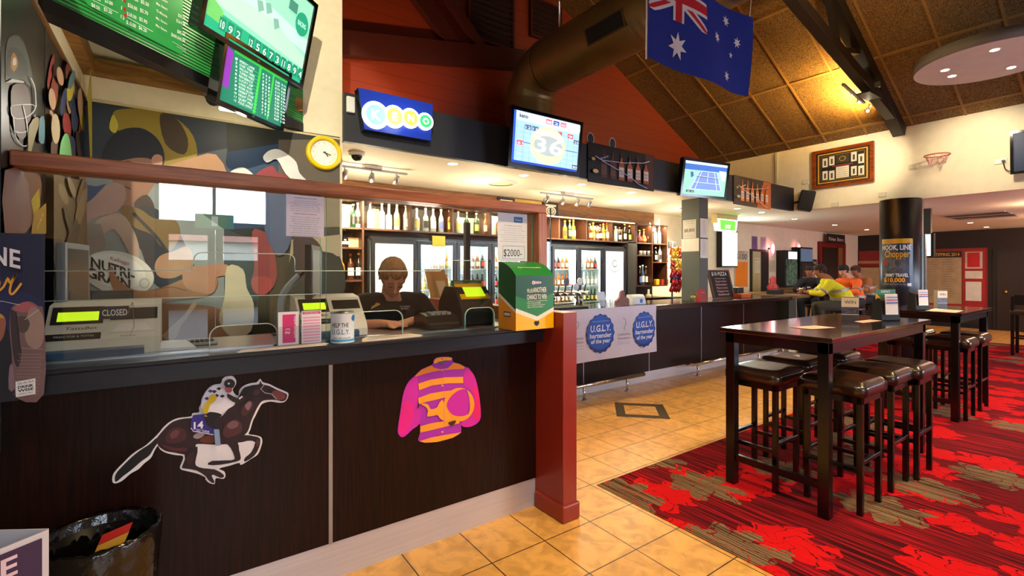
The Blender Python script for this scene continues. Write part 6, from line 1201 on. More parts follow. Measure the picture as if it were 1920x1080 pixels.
for k in range(27):
    r_, c_ = divmod(k, 3); z = 1.16+r_*.078; x = px_-.095+c_*.095+rnd.uniform(-.015, .015); nm, hc = bagc[rnd.choice((0, 0, 1, 1, 3, 2) if r_ > 3 else (2, 5, 4, 2))]
    M_ = Matrix.Rotation(rnd.uniform(-.5, .5), 3, 'Y'); lab = '%s snack bag, row %s from the bottom of the rack, %s' % (nm, ['one', 'two', 'three', 'four', 'five', 'six', 'seven', 'eight', 'nine'][r_], ['left', 'middle', 'right'][c_])
    if nm in protos: o = protos[nm].copy(); C.objects.link(o)
    else:
        mb = MB(); mm = mat('snack bag '+nm, hc, .2, .3, coat=.6, var=.4, scale=30)
        mb.grid(lambda u, v: Vector(((u-.5)*.1, -.028*math.sin(PI*u)**.6*math.sin(PI*v)**.5-.003, (v-.5)*.14+.006*math.sin(u*12))), 10, 10, mm); mb.grid(lambda u, v: Vector(((u-.5)*.1, .012*math.sin(PI*u)*math.sin(PI*v), (v-.5)*.14+.006*math.sin(u*12))), 10, 10, mm)
        o = mb.build('snack_bag'); protos[nm] = o
    o.location = (x, 4.93-.012*(r_ % 2), z+.05); o.rotation_euler = (.15, rnd.uniform(-.5, .5), rnd.uniform(-.2, .2)); tag(o, lab, 'snack bag', 'snack bags hanging on the rack')
# chalk board, lemon glass, red card, menu box on bar near the column
p0 = AZ(1376, 560, 1.051); t = thing('chalkboard', 'black chalkboard menu in a brown frame leaning on the bar by the column', 'chalkboard', (p0.x, p0.y, 1.051))
y = 4.3; xa = AY(1338, 560, y).x; xb = AY(1378, 560, y).x; zt_ = AY(1340, 506, y).z; lean = .06
def LB(mb, a0, a1, b0, b1, d, m, sh=-.1): 
    Pq = lambda u, v, dd: Vector((xa+(xb-xa)*u+sh*v*(xb-xa)*1.4, y+lean*v-dd, 1.052+(zt_-1.052)*v)); return mb.hexa([Pq(a0, b0, d), Pq(a1, b0, d), Pq(a1, b0, -.015), Pq(a0, b0, -.015), Pq(a0, b1, d), Pq(a1, b1, d), Pq(a1, b1, -.015), Pq(a0, b1, -.015)], m), Pq
FRB = mat('brown timber frame', '43200f', .4); mb = MB(); LB(mb, 0, 1, 0, .05, .006, FRB); LB(mb, 0, 1, .95, 1, .006, FRB); LB(mb, 0, .07, .05, .95, .006, FRB); LB(mb, .93, 1, .05, .95, .006, FRB); mb.build('frame', t)
mb = MB(); _, Pq = LB(mb, .07, .93, .05, .95, 0, mat('chalk slate', '15100f', .8)); uu = (Pq(1, .5, 0)-Pq(0, .5, 0)).normalized(); vv = (Pq(.5, 1, 0)-Pq(.5, 0, 0)).normalized(); ww = (xb-xa)
for i, (s_, h_, c_) in enumerate((('$10 PIZZA', .06, 'f0ece4'), ('toppings', .02, 'b8b8c8'), ('Supreme', .035, 'e08a8a'), ('Hawaiian', .035, 'e8a0a0'), ('Meat Lovers', .035, 'd89aa0'), ('Pepperoni', .035, 'e09a9a'), ('Seafood', .035, 'e8a8a8'))): mb.text(s_, Pq(.5, .8-.115*i, .0015), uu, vv, h_, ink(c_), ww*(.7 if i == 0 else .5), shear=.15)
mb.build('slate', t, recalc=False)
x = bar_item(1300, 4.12); t = thing('drinking_glass', 'glass tumbler with lemon slices on the bar in front of the column', 'glass', (6.0, 4.0, 1.051)); gx = AY(1300, 565, 4.02).x; t.location = (gx, 4.025, 1.051)
MB().lathe([(.035, 0), (.05, .15), (.047, .15), (.032, .008)], (0, 0, 0), ACR, 20).build('bowl', t, local=True); MB().sph((0, 0, .075), .035, mat('lemon', 'd8d020', .4), 12, (1, 1, .7)).build('lemon_slices', t, local=True)
x0_ = AY(1312, 565, 4.03).x; t = thing('menu_card', 'red folded menu card standing on the bar beside the column', 'menu', (x0_, 4.0, 1.051)); MB().prism([(x0_, 4.02, 1.052), (x0_, 4.1, 1.052), (x0_, 4.06, 1.24)], (.17, 0, 0), mat('red card', 'a81c1c', .45)).build('card', t)
mb = MB(); [mb.text(s_, (x0_+.085, 4.034+.04*0-.002+k*0, 1.18-.03*k), PX, Vector((0, .2, .98)), .012, ink('e8b0a8'), .1) for k, s_ in enumerate(('SPECIALS',))]; mb.build('lettering', t, recalc=False)
t = thing('condiment_box', 'orange and black condiment carton with blue top on the bar by the chalkboard', 'carton', (AY(1395, 560, 4.2).x, 4.2, 1.051)); xx = AY(1392, 560, 4.2).x
MB().box(xx-.1, xx+.2, 4.16, 4.3, 1.052, 1.12, mat('orange carton', 'b8501c', .5)).build('tray', t, .004); MB().box(xx+.05, xx+.25, 4.31, 4.42, 1.052, 1.22, mat('black jar label', '1c1a16', .4, var=.6, scale=30)).build('jar_pack', t, .01); MB().lathe([(.035, 0), (.035, .1), (.02, .14)], (xx-.07, 4.36, 1.06), mat('blue bottle', '3a7ab0', .4), 14).sph((xx-.07, 4.36, 1.25), .04, mat('pale blue knob', 'a8c8e0', .4)).build('blue_figure', t)
x = bar_item(1220, 4.6); t = thing('candle_holder', 'small cream lamp on the back bench of the bar', 'candle', (bx(1216, 5.35), 5.35, 1.04)); MB().lathe([(.05, 0), (.05, .05), (.02, .06), (.02, .14)], (0, 0, 0), mat('cream wax', 'e8d8b0', .4), 16).build('body', t, local=True)
for px, c_, nm in ((1230, 'e8a01c', 'yellow'), (1240, 'a02a1c', 'dark red'), (1247, 'b8281c', 'bright red')): tag(MB().box(bx(px)-.045, bx(px)+.045, 5.38, 5.44, 1.252, 1.35, mat('packet '+c_, c_, .5)).build('snack_packet', bevel=.004), 'small %s packet on the low shelf of the right tower' % nm, 'packet')
# ---------------------------------------------------------------- banner
mb = MB(); x0, x1, y = 3.3, 5.1, 3.962; ba = AY(1230, 575, y); x1 = ba.x; zT, zB = 1.062, .45; BW = mat('banner white vinyl', 'd9d3e2', .35, var=.03)
wave = lambda x, z: y-.006-.006*math.sin(x*9+z*4)
mb.grid(lambda u, v: Vector((x0+(x1-x0)*u, wave(x0+(x1-x0)*u, v), zB+(zT-zB)*v)), 40, 10, BW)
a = Art(mb, lambda px, py: AY(px, py, y-.013), NY, 1000, 540, 4, .0004)
def cap_(cx, cy, rx, ry, ang):
    n = 60; pts = []
    for i in range(n):
        a_ = 2*PI*i/n; k = 1+.035*math.cos(a_*16); fl = 1.0
        pts.append((cx+rx*math.cos(a_)*k, cy+ry*math.sin(a_)*k+ang*rx*math.cos(a_)))
    a.poly(pts, '0e2f7e'); a.poly([(cx+rx*.97*math.cos(2*PI*i/40), cy-ry*.06+ry*.88*math.sin(2*PI*i/40)+ang*rx*math.cos(2*PI*i/40)) for i in range(40)], '1857c0')
cap_(502, 342, 104, 145, -.1); cap_(830, 310, 82, 132, -.1)
for (cx, w_, yo) in ((503, 1, 0), (832, .82, -32)):
    s_ = lambda d: -.12*d
    for tx_s, y0, hh, hw in (('U.G.L.Y.', 325, 50, 76), ('bartender', 372, 36, 82), ('of the year', 412, 32, 72)): a.text(tx_s, cx-hw*w_, y0+yo+8, cx+hw*w_, y0+yo-8, hh*w_**.4, 'e8eef8', bold=.025, shear=.08)
    a.text('leukaemia foundation', cx-62*w_, 252+yo+6, cx+62*w_, 252+yo-6, 7, 'c8d8f0')
a.line([(668, 225), (690, 235), (688, 260), (694, 272), (686, 280), (678, 300), (684, 316)], 3, '3a3a4a', 2); a.line([(318, 250), (338, 262), (336, 290), (320, 310)], 3, '3a3a4a', 2)
a.text('Leukaemia', 632, 358, 724, 350, 20, '3a3a48'); a.text('Foundation', 632, 388, 724, 380, 20, '3a3a48'); a.text('vision to cure', 632, 410, 722, 402, 8, '7a7a88'); a.text('mission to care', 632, 424, 722, 416, 8, '7a7a88')
a.text('Leukaemia', 275, 392, 372, 384, 21, '3a3a48'); a.text('Foundation', 275, 422, 372, 414, 21, '3a3a48'); a.text('vision to cure', 285, 444, 372, 436, 8, '7a7a88'); a.text('mission to care', 285, 466, 372, 458, 8, '7a7a88')
tag(mb.build('fundraising_banner', recalc=False), 'white banner with two blue U.G.L.Y. bartender caps on the bar front', 'banner')
# cardboard box in the booth, brown low panel
t = thing('cardboard_box', 'tall open brown cardboard packing leaning behind the partition', 'cardboard', (2.0, 4.45, 1.05)); CB = mat('brown cardboard', 'a8763a', .8, var=.1)
q = [AY(805, 505, 4.45), AY(833, 505, 4.45), AY(858, 590, 4.45), AY(824, 590, 4.45)]
mb = MB(); mb.prism([q[3], q[2], q[1], q[0]], (0, .12, 0), CB); mb.build('outer', t); mb = MB(); cA, cB, cC, cD = [p+Vector((0, -.002, 0)) for p in q]; mb.poly([cA.lerp(cB, .3).lerp(cD, .25), cA.lerp(cB, .7).lerp(cC, .25), cC.lerp(cD, .3), cC.lerp(cD, .7)], mat('pale card face', 'c8a878', .8)); mb.build('inner_face', t, recalc=False)
t = sheet('warning_sign', 'yellow sign with a black warning triangle on the fridge head', 'sign', AY(812, 460, 5.3).x, AY(836, 460, 5.3).x, AY(820, 462, 5.3).z, AY(820, 442, 5.3).z, 5.32, 'c8b41c'); 
# ================================================================ hall furniture
t0 = None
def bar_table(label, x0, x1, y0, y1, z):
    t = thing('bar_table', label, 'table', ((x0+x1)/2, (y0+y1)/2, 0))
    MB().box(x0-.03, x1+.03, y0-.03, y1+.03, z-.03, z, TTOP).build('table_top', t, .004); MB().box(x0, x1, y0, y0+.025, z-.1, z-.03, BLACKW).box(x0, x1, y1-.025, y1, z-.1, z-.03, BLACKW).box(x0, x0+.025, y0+.025, y1-.025, z-.1, z-.03, BLACKW).box(x1-.025, x1, y0+.025, y1-.025, z-.1, z-.03, BLACKW).build('apron', t)
    for x in (x0, x1-.062):
        for y in (y0, y1-.062): MB().box(x, x+.062, y, y+.062, .005, z-.03, BLACKW).build('leg', t, .003)
        MB().box(x+.016, x+.046, y0+.062, y1-.062, .17, .215, BLACKW).build('stretcher', t)
    return t
bar_table('long dark high table nearest the camera on the red carpet', 3.18, 5.04, 1.215, 1.865, 1.10)
bar_table('second dark high table farther back on the carpet', 6.28, 7.5, 1.26, 1.9, 1.085)
LEATH = mat('brown black leather', '2b160b', .28, spec=.6, coat=.35, var=.25, scale=12, bump=.12)
def make_stool(label, loc, group):
    t = thing('bar_stool', label, 'stool', loc, group); s = .165
    mb = MB()
    def cush(u, v):  # padded top with soft shoulders
        a = (u-.5)*2; b = (v-.5)*2; k = (1-abs(a)**8)*(1-abs(b)**8); return Vector((a*(s+.018)*(1+.0*b), b*(s+.018), .79+.032*max(0, k)**.4+.004*math.sin(a*2.5)*math.cos(b*2)))
    mb.grid(cush, 24, 24, LEATH); n = 24
    def side(i):
        p = [(-1+2*k/6, -1) for k in range(6)]+[(1, -1+2*k/6) for k in range(6)]+[(1-2*k/6, 1) for k in range(6)]+[(-1, 1-2*k/6) for k in range(6)]; return p
    P_ = side(0); rings = [[Vector((a*(s+e), b*(s+e), z)) for a, b in P_] for e, z in ((.018, .79), (.022, .78), (.022, .735), (.012, .722), (-.02, .72))]
    mb.ring(rings, LEATH, True, True); mb.build('seat', t, local=True)
    MB().box(-s, s, -s, -s+.02, .68, .725, BLACKW).box(-s, s, s-.02, s, .68, .725, BLACKW).box(-s, -s+.02, -s+.02, s-.02, .68, .725, BLACKW).box(s-.02, s, -s+.02, s-.02, .68, .725, BLACKW).build('apron', t, local=True)
    for a in (-1, 1):
        for b in (-1, 1): MB().box(a*s-.016*(a+1), a*s-.016*(a-1), b*s-.016*(b+1), b*s-.016*(b-1), 0, .722, BLACKW).build('leg', t, .002, local=True)
    for a, z in ((-1, .26), (1, .26)): MB().box(a*s-.011*(a+1), a*s-.011*(a-1), -s+.03, s-.03, z, z+.025, BLACKW).build('foot_rail', t, .002, local=True); MB().box(-s+.03, s-.03, a*s-.011*(a+1), a*s-.011*(a-1), .31, .335, BLACKW).build('foot_rail', t, .002, local=True)
    return t
ST = [(3.45, 1.73, 'bar stool tucked at the near left end of the nearest table'), (3.56, 1.28, 'glossy bar stool under the nearest corner of the nearest table'), (4.09, 1.28, 'bar stool at the middle of the near side of the nearest table'), (4.47, 1.24, 'bar stool at the right end of the nearest table beside its leg'), (4.02, 1.78, 'bar stool in the middle of the bar side of the nearest table'), (4.55, 1.74, 'bar stool at the far end of the bar side of the nearest table'),
      (6.565, 1.385, 'bar stool at the near right corner of the second table'), (7.14, 1.385, 'bar stool at the far right end of the second table'), (6.6, 1.8, 'bar stool on the bar side of the second table, nearer one'), (7.1, 1.85, 'bar stool on the bar side of the second table, farther one')]
s0 = None
for i, (x, y, lb) in enumerate(ST):
    if s0 is None: s0 = make_stool('brown leather '+lb, (x, y, .005), 'square leather bar stools')
    else: dup(s0, (x, y, .005), 'brown leather '+lb, 'square leather bar stools')
for o in list(C.objects):
    if o.name.startswith('bar_stool'): o.scale = (1, 1, 1.0)
# tall chair at the right edge
t = thing('bar_chair', 'dark high-backed bar chair cut off by the right edge of the photo', 'chair', (12.3, 1.5, 0))
xx, yy = 12.1, 1.28
for a in (0, .42):
    for b in (0, .42): MB().box(xx+a, xx+a+.045, yy+b, yy+b+.045, .005, (1.05 if a == 0 else .75), BLACKW).build('leg', t)
MB().box(xx-.01, xx+.48, yy-.01, yy+.48, .72, .8, LEATH).build('seat', t, .02); MB().box(xx, xx+.04, yy+.045, yy+.42, .9, 1.08, BLACKW).build('backrest', t, .004)
MB().box(xx+.01, xx+.035, yy+.04, yy+.43, .3, .33, BLACKW).box(xx+.43, xx+.455, yy+.04, yy+.43, .3, .33, BLACKW).build('foot_rail', t)
# menu stands, keno card holders, papers on tables
def menu_stand(label, x, y, z, rz):
    t = thing('menu_stand', label, 'menu stand', (x, y, z), None, rz); w_, h_ = .062, .19
    pts = [(-w_, -w_*.6), (w_, -w_*.6), (0, w_*1.0)]; cr = mat('menu cream', 'd8c4a4', .4)
    mb = MB(); mb.prism([(a, b, 0) for a, b in pts], (0, 0, h_), cr)
    y_ = -w_*.6-.0008; mb.poly([(-w_, y_, .0), (w_, y_, 0), (w_, y_, .045), (-w_, y_, .045)], ink('3a2a28')); mb.poly([(-w_, y_-.0003, .05), (w_, y_-.0003, .05), (w_, y_-.0003, .1), (-w_, y_-.0003, .1)], mat('menu photo print', '3a3a48', .4, var=.9, scale=60)); mb.poly([(-w_, y_-.0003, .1), (w_, y_-.0003, .1), (w_, y_-.0003, .108), (-w_, y_-.0003, .108)], ink('8a1c28')); mb.poly([(-w_, y_-.0003, .185), (w_, y_-.0003, .185), (w_, y_-.0003, .19), (-w_, y_-.0003, .19)], ink('8a1c28'))
    mb.text('WIN', (0, y_-.0006, .135), PX, PZ, .026, ink('3a2a28'), .08); mb.build('menu_card', t, recalc=False, local=True)
    return t
p = AZ(1590, 600, 1.1); menu_stand('white and red triangular menu stand on the nearest table', p.x, p.y, 1.101, -.85)
p = AZ(1761, 576, 1.085); menu_stand('white and red triangular menu stand on the second table', p.x, p.y, 1.086, -.5)
def card_dispenser(label, x, y, z, top, rz):
    t = thing('card_dispenser', label, 'card dispenser', (x, y, z), None, rz)
    MB().prism([(-.08, -.05, 0), (-.08, -.035, .17), (-.08, .03, .19), (-.08, .055, 0)], (.16, 0, 0), MATTEB).build('body', t, .01, local=True)
    mb = MB(); mb.hexa([(-.055, -.058, .05), (.055, -.058, .05), (.055, -.054, .05), (-.055, -.054, .05), (-.055, -.05, .215), (.055, -.05, .215), (.055, -.046, .215), (-.055, -.046, .215)], mat('card pink white', 'e2ccc0', .5))
    for k, c_ in enumerate(('2a4a9a', 'b83040', '5a8ac0')): mb.poly([(-.05, -.0595+.0006*k, .14+k*.022), (.05, -.0595+.0006*k, .14+k*.022), (.05, -.0588+.0006*k, .15+k*.022), (-.05, -.0588+.0006*k, .15+k*.022)], ink(c_))
    mb.build('cards', t, recalc=False, local=True)
    if top: mb = MB(); mb.box(-.09, .09, .0, .006, .17, .25, mat('keno green header', '1c6a2a', .5)); mb.poly([(-.09, -.001, .17), (-.03, -.001, .17), (-.09, -.001, .22)], ink('e8a83a')); mb.poly([(.09, -.001, .17), (.03, -.001, .17), (.09, -.001, .22)], ink('e8a83a')); mb.text('KENO', (0, -.0015, .222), PX, PZ, .02, ink('e0e8e0'), .08); mb.build('header_card', t, recalc=False, local=True)
    return t
p = AZ(1652, 600, 1.1); card_dispenser('black keno card dispenser with a green header on the nearest table', p.x, p.y-.03, 1.101, True, -.5)
p = AZ(1722, 581, 1.085); card_dispenser('black keno card dispenser without header on the second table', p.x, p.y, 1.086, False, -.5)
def papers(label, pts, z):
    t = thing('papers', label, 'paper', (pts[0][0], pts[0][1], z)); mb = MB(); m = mat('pink white paper', 'e6c6b4', .6)
    a, b, c_, d_ = [Vector((x, y, z)) for x, y in pts]
    for k in range(2): o_ = Vector((.01*k, -.008*k, .0006+k*.0012)); mb.add([a+o_, b+o_, c_+o_, d_+o_], [(0, 1, 2, 3)], m); mb.add([a+o_+PZ*.001, b+o_+PZ*.001, c_+o_+PZ*.001, d_+o_+PZ*.001], [(0, 1, 2, 3)], m)
    mb.build('sheet', t, recalc=False); return t
q = lambda *L: [(AZ(x, y, 1.1).x, AZ(x, y, 1.1).y) for x, y in L]
papers('pair of printed sheets lying flat on the left half of the nearest table', q((1480, 614), (1520, 618), (1564, 615), (1525, 611)), 1.1005)
papers('printed sheet lying beside the card dispenser on the nearest table', q((1602, 603), (1618, 606), (1651, 602), (1635, 599)), 1.1005)
q = lambda *L: [(AZ(x, y, 1.085).x, AZ(x, y, 1.085).y) for x, y in L]
papers('printed sheets spread on the second table beside the menu stand', q((1735, 583), (1790, 587), (1805, 583), (1750, 579)), 1.0855)
# round column with poster
COLB = mat('navy black column paint', '15151b', .35, var=.08); t = thing('round_column', 'dark round column joined to a square grey one under the white gable wall', 'column', (8.95, 2.5, 0))
cX, cY, cR = 8.90, 2.44, .25
MB().lathe([(cR, .005), (cR, 2.57)], (cX, cY, 0), COLB, 48).build('round_shaft', t); MB().box(9.0, 9.2, 2.24, 2.6, .005, 2.57, mat('olive grey square column', '3f4238', .5)).build('square_shaft', t)
def on_col(u, z, k=0):  # u metres along the surface from the centre line facing the camera
    a_ = math.atan2(-cY, -cX)-.2+u/(cR); r_ = cR+.002+.0006*k; return Vector((cX+r_*math.cos(a_), cY+r_*math.sin(a_), z))
class CA(Art):
    def P(s, x, y, k=None): return on_col((x-50)/100*.40, 1.975-(1.975-1.265)*y/100, s.k if k is None else k)
mb = MB(); A = CA(mb, None, (0, 0, 0))
def curved(x0, x1, y0, y1, c_, n=10):
    m_ = ink(c_) if isinstance(c_, str) else c_; mb.add([A.P(x0+(x1-x0)*i/n, y) for y in (y0, y1) for i in range(n+1)], [(i, i+1, n+2+i, n+1+i) for i in range(n)], m_); A.k += 1
curved(0, 100, 0, 100, mat('poster navy print', '232b4a', .3, var=.4)); curved(0, 100, 0, 10, 'e0a81c'); curved(2, 98, 38, 76, mat('poster photo print', '4a5060', .3, var=.5, scale=12))
A.poly([(44, 44), (56, 40), (66, 44), (68, 54), (60, 62), (50, 60), (44, 52)], 'a87a62', 2); A.poly([(42, 44), (56, 37), (70, 42), (68, 47), (50, 46)], '20242c', 2); A.poly([(30, 76), (36, 64), (50, 60), (62, 62), (80, 68), (86, 76)], '14161c', 2); A.poly([(10, 44), (24, 42), (26, 54), (12, 56)], 'a02a30', 2)
def ct(s_, x0, x1, y, h, c_, b_=.03):
    T = textmesh(s_, b_); vv, ff, wd = T; mb.add([A.P(x0+(x1-x0)*x/wd, y-yy_*h/.72) for x, yy_ in vv], ff, ink(c_)); A.k += 1
ct('HOOK, LINE', 4, 94, 23, 10, 'f0f0f4'); ct('Chopper', 14, 90, 38, 14, 'e8a81c'); ct('JIMMY TRAVEL', 16, 86, 79, 7, 'e8e8ec'); ct('$10,000', 12, 76, 90, 9, 'f2b41c'); ct('PROUDLY BROUGHT TO YOU', 8, 80, 96, 3, 'c8c8d0', 0)
curved(82, 94, 92, 98, 'e8e8e8', 2)
tag(mb.build('column_poster', recalc=False), 'dark poster with yellow $10,000 lettering wrapped round the dark column', 'poster')
t = thing('lit_cabinet', 'tall narrow glass cabinet with a bluish lit edge on the square column', 'display cabinet', (9.05, 2.15, .6)); px_ = AX(1724, 500, 8.98); MB().box(8.93, 8.995, px_.y-.06, px_.y+.09, 1.05, 2.02, mat('cabinet pale blue', 'a8c4cc', .2, emit=.25)).build('front_strip', t); MB().box(8.93, 8.995, px_.y-.08, px_.y-.06, 1.03, 2.04, ALU).build('edge', t)
# ================================================================ gable wall dressings (X = 9)
UY = Vector((0, -1, 0))
def wx(name, label, cat, X, y0, y1, z0, z1, c_, th=.01, extra=None, frame=None):
    mb = MB(); mb.box(X-th, X, y1, y0, z0, z1, mat('board '+c_, c_, .45))
    if frame:
        for a, b, c1, d1 in ((y1-.05, y0+.05, z0-.05, z0), (y1-.05, y0+.05, z1, z1+.05), (y1-.05, y1, z0, z1), (y0, y0+.05, z0, z1)): mb.box(X-th-.025, X, a, b, c1, d1, frame)
    if extra: extra(mb, X-th-.001)
    return tag(mb.build(name, recalc=False), label, cat)
GF = woodmat('honour frame timber', '5a2208', 'a04c14', .3, (4, 1, 4), coat=.4)
def ex(mb, X):
    T = lambda a, b, c1, d1, c_, k=1: mb.poly([(X-.001*k, 3.59-a*.72, 2.98+b*.5), (X-.001*k, 3.59-c1*.72, 2.98+b*.5), (X-.001*k, 3.59-c1*.72, 2.98+d1*.5), (X-.001*k, 3.59-a*.72, 2.98+d1*.5)], ink(c_))
    T(-.0, -.0, 1.0, 1.0, 'c89a3a', 1); T(.03, .04, .97, .96, '12140f', 2); T(.06, .08, .94, .92, '8a6a2a', 3); T(.07, .1, .93, .9, '14160f', 4)
    for a, b in ((.1, .55), (.24, .58), (.1, .12), (.24, .1), (.68, .6), (.82, .5), (.68, .14), (.82, .12)): T(a, b, a+.11, b+.3, 'e0d8c4', 5); T(a+.035, b+.05, a+.075, b+.22, '4a4038', 6)
    T(.38, .12, .64, .5, 'ded6c0', 5); T(.38, .62, .64, .88, '3a3424', 5)
    for k in range(5): T(.4, .17+k*.065, .62, .178+k*.065, '6a6458', 6)
    for k in range(12): a_ = 2*PI*k/12; T(.51+.06*math.cos(a_)-.01, .75+.07*math.sin(a_)-.01, .51+.06*math.cos(a_)+.01, .75+.07*math.sin(a_)+.015, 'b89a4a', 7)
    T(.3, .52, .72, .56, '8a2a1c', 6)
wx('honour_board', 'framed honour board with small photographs on the white gable wall', 'framed picture', 9.0, 3.62, 2.84, 2.96, 3.50, '1a1c14', .03, ex, GF)
# hoop
hp = AX(1757, 291, 8.8); t = thing('basketball_hoop', 'toy orange basketball hoop with a short net fixed to the white gable wall', 'basketball hoop', (8.95, hp.y, hp.z)); OR_ = mat('hoop orange', 'a85a30', .45)
cc = Vector((8.80, hp.y, hp.z)); MB().tube([cc+Vector((.14*math.cos(2*PI*i/24), .14*math.sin(2*PI*i/24), 0)) for i in range(24)], .009, OR_, 6, closed=True).tube([cc+Vector((.14, 0, 0)), Vector((9.0, hp.y, hp.z))], .008, OR_).build('ring', t)
mb = MB(); 
for i in range(10):
    a_ = 2*PI*i/10; b_ = a_+.5; mb.tube([cc+Vector((.13*math.cos(a_), .13*math.sin(a_), -.01)), cc+Vector((.09*math.cos(b_), .09*math.sin(b_), -.12))], .003, mat('net pink', 'd8888a', .7), 4); mb.tube([cc+Vector((.13*math.cos(a_), .13*math.sin(a_), -.01)), cc+Vector((.09*math.cos(a_-.5), .09*math.sin(a_-.5), -.12))], .003, mat('net pink', 'd8888a', .7), 4)
mb.build('net', t)
# tv at right edge, socket, small fittings
tv('television', 'dark television on the white gable wall cut by the right edge', Vector((8.84, .85, 3.03)), UY, Vector((-1, 0, 0)), .86, .55, math.radians(4), None, scr='1a2a4a', e=.15, bez=.03)
t = thing('power_socket', 'white double power socket with a black plug beside the edge television', 'power socket', (8.99, 1.38, 2.96)); MB().box(8.985, 9.0, 1.33, 1.45, 2.93, 3.0, WHITE).build('plate', t, .004); MB().tube([(8.97, 1.36, 2.96), (8.99, 1.36, 2.96)], .02, BLACK, 12).tube(smooth([(8.97, 1.36, 2.95), (8.96, 1.34, 2.85), (8.96, 1.28, 2.80)], 4, False), .006, BLACK, 6).build('plug', t)
for px, py, lb in ((1712, 313, 'small white bracket plate on the gable wall below the hoop'), (1512, 341, 'small white switch box left of the framed honour board'), (1566, 384, 'small white fitting low on the gable wall below the honour board'), (1655, 365, 'small white fitting low on the gable wall above the column')):
    p = AX(px, py, 9.0); t = thing('wall_fitting', lb, 'wall fitting', tuple(p)); MB().box(8.97, 9.0, p.y-.05, p.y+.05, p.z-.035, p.z+.035, mat('fitting cream', 'd8ceb4', .5)).build('plate', t, .004)
p = AX(1457, 330, 9.0); t = thing('conduit', 'white vertical conduit pipe down the gable wall near the fascia end', 'conduit', (8.98, p.y, 3)); MB().box(8.965, 9.0, p.y-.015, p.y+.02, 2.97, cz(9)-.02, mat('conduit cream', 'd0c4a4', .5)).build('pipe', t)
# spot heads on the truss
t = thing('truss_spotlights', 'cluster of four small lit spotlights hanging beside the steel truss', 'spotlight cluster', (7.6, 2.62, 3.8))
for i, (px, py) in enumerate(((1600, 176), (1612, 191), (1627, 208), (1633, 197))):
    p = AY(px, py, 2.62+.05*(i % 2)); h = MB().tube([p+Vector((.0, -.01, .10)), p+Vector((0, -.01, .03))], .006, CHROME, 6).sph(p+Vector((.015, .02, .02)), .028, CHROME, 10).build('spot_head', t); MB().sph(p, .02, ink('fff0c8', 40), 10).build('lamp', h)
    spot(p+Vector((.02, .04, .04)), 95, (1, .62, .16), 150, .9, p+Vector((-.1+.35*i, 1.0, 1.1)), .03)
MB().bar((7.25, 2.60, 3.99), (7.98, 2.60, 3.89), .03, .03, ALU).build('mounting_rail', t)
# ================================================================ bar end leaner and far lounge
t = thing('leaner_bench', 'curved high bench continuing from the bar end with a pale timber edge', 'bench', (9.2, 4.1, 0)); LT = woodmat('pale bench timber', '6a4a30', '8a6a48', .3, (1, 8, 8))
MB().prism([(8.92, 4.62, 1.02), (8.92, 3.9, 1.02)]+[(9.38+.22*math.sin(PI*k/8), 4.10-.2*math.cos(PI*k/8), 1.02) for k in range(0, 5)]+[(9.6, 4.62, 1.02)], (0, 0, .045), LT).build('bench_top', t, .004)
MB().box(8.94, 9.2, 4.05, 4.5, .14, 1.02, mat('olive bench panel', '3c4030', .5)).build('base_panel', t); MB().box(9.2, 9.215, 4.04, 4.06, .14, 1.02, mat('cream strip', 'cfc2a4', .5)).build('corner_strip', t); MB().box(8.94, 9.2, 4.055, 4.5, 0, .14, mat('cream kick', 'd8c8a0', .5)).build('kickboard', t)
def glassful(label, loc, c_, group=None):
    t = thing('beer_glass', label, 'glass', loc, group); MB().lathe([(.03, 0), (.038, .13), (.035, .13), (.027, .006)], (0, 0, 0), ACR, 16).build('bowl', t, local=True); MB().lathe([(.027, .007), (.033, .1)], (0, 0, 0), mat('drink '+c_, c_, .2, trans=.2), 16).build('drink', t, local=True); MB().lathe([(.033, .1), (.034, .115)], (0, 0, 0), mat('beer foam', 'f0e8d8', .8), 16).build('foam', t, local=True); return t
glassful('glass of amber beer on the bench in front of the yellow shirt', (9.42, 4.05, 1.066), 'c8762a')
t = thing('napkin_box', 'black napkin box on the bench left of the beer glass', 'box', (9.1, 4.35, 1.066)); MB().box(8.95, 9.3, 4.3, 4.45, 1.066, 1.15, MATTEB).build('box_body', t, .004)
# cream wall (Y = 5.7)
def W(name, label, cat, x0, x1, z0, z1, c_, **k): return sheet(name, label, cat, x0, x1, z0, z1, 5.69, c_, **k)
t = thing('light_box', 'tall glowing white lightbox sign on the cream wall beyond the column', 'lightbox', (9.67, 5.6, 1.6)); MB().box(9.36, 9.98, 5.58, 5.695, 1.58, 2.36, MATTEB).build('case', t); MB().box(9.39, 9.95, 5.572, 5.58, 1.61, 2.33, mat('lightbox face', 'f2fbf4', .4, emit=3.2)).build('face', t); area((9.67, 5.5, 2.0), (-PI/2, 0, 0), .5, .7, 10, (.9, 1, .95))
t = thing('exit_sign', 'green lit exit box hanging from the ceiling beyond the bar column', 'exit sign', (8.4, 5.0, 2.4)); ea = AY(1343, 413, 5.0); eb = AY(1381, 413, 5.0); MB().box(ea.x, eb.x, 4.98, 5.1, 2.4, 2.565, mat('exit housing', 'd8c890', .5)).build('housing', t)
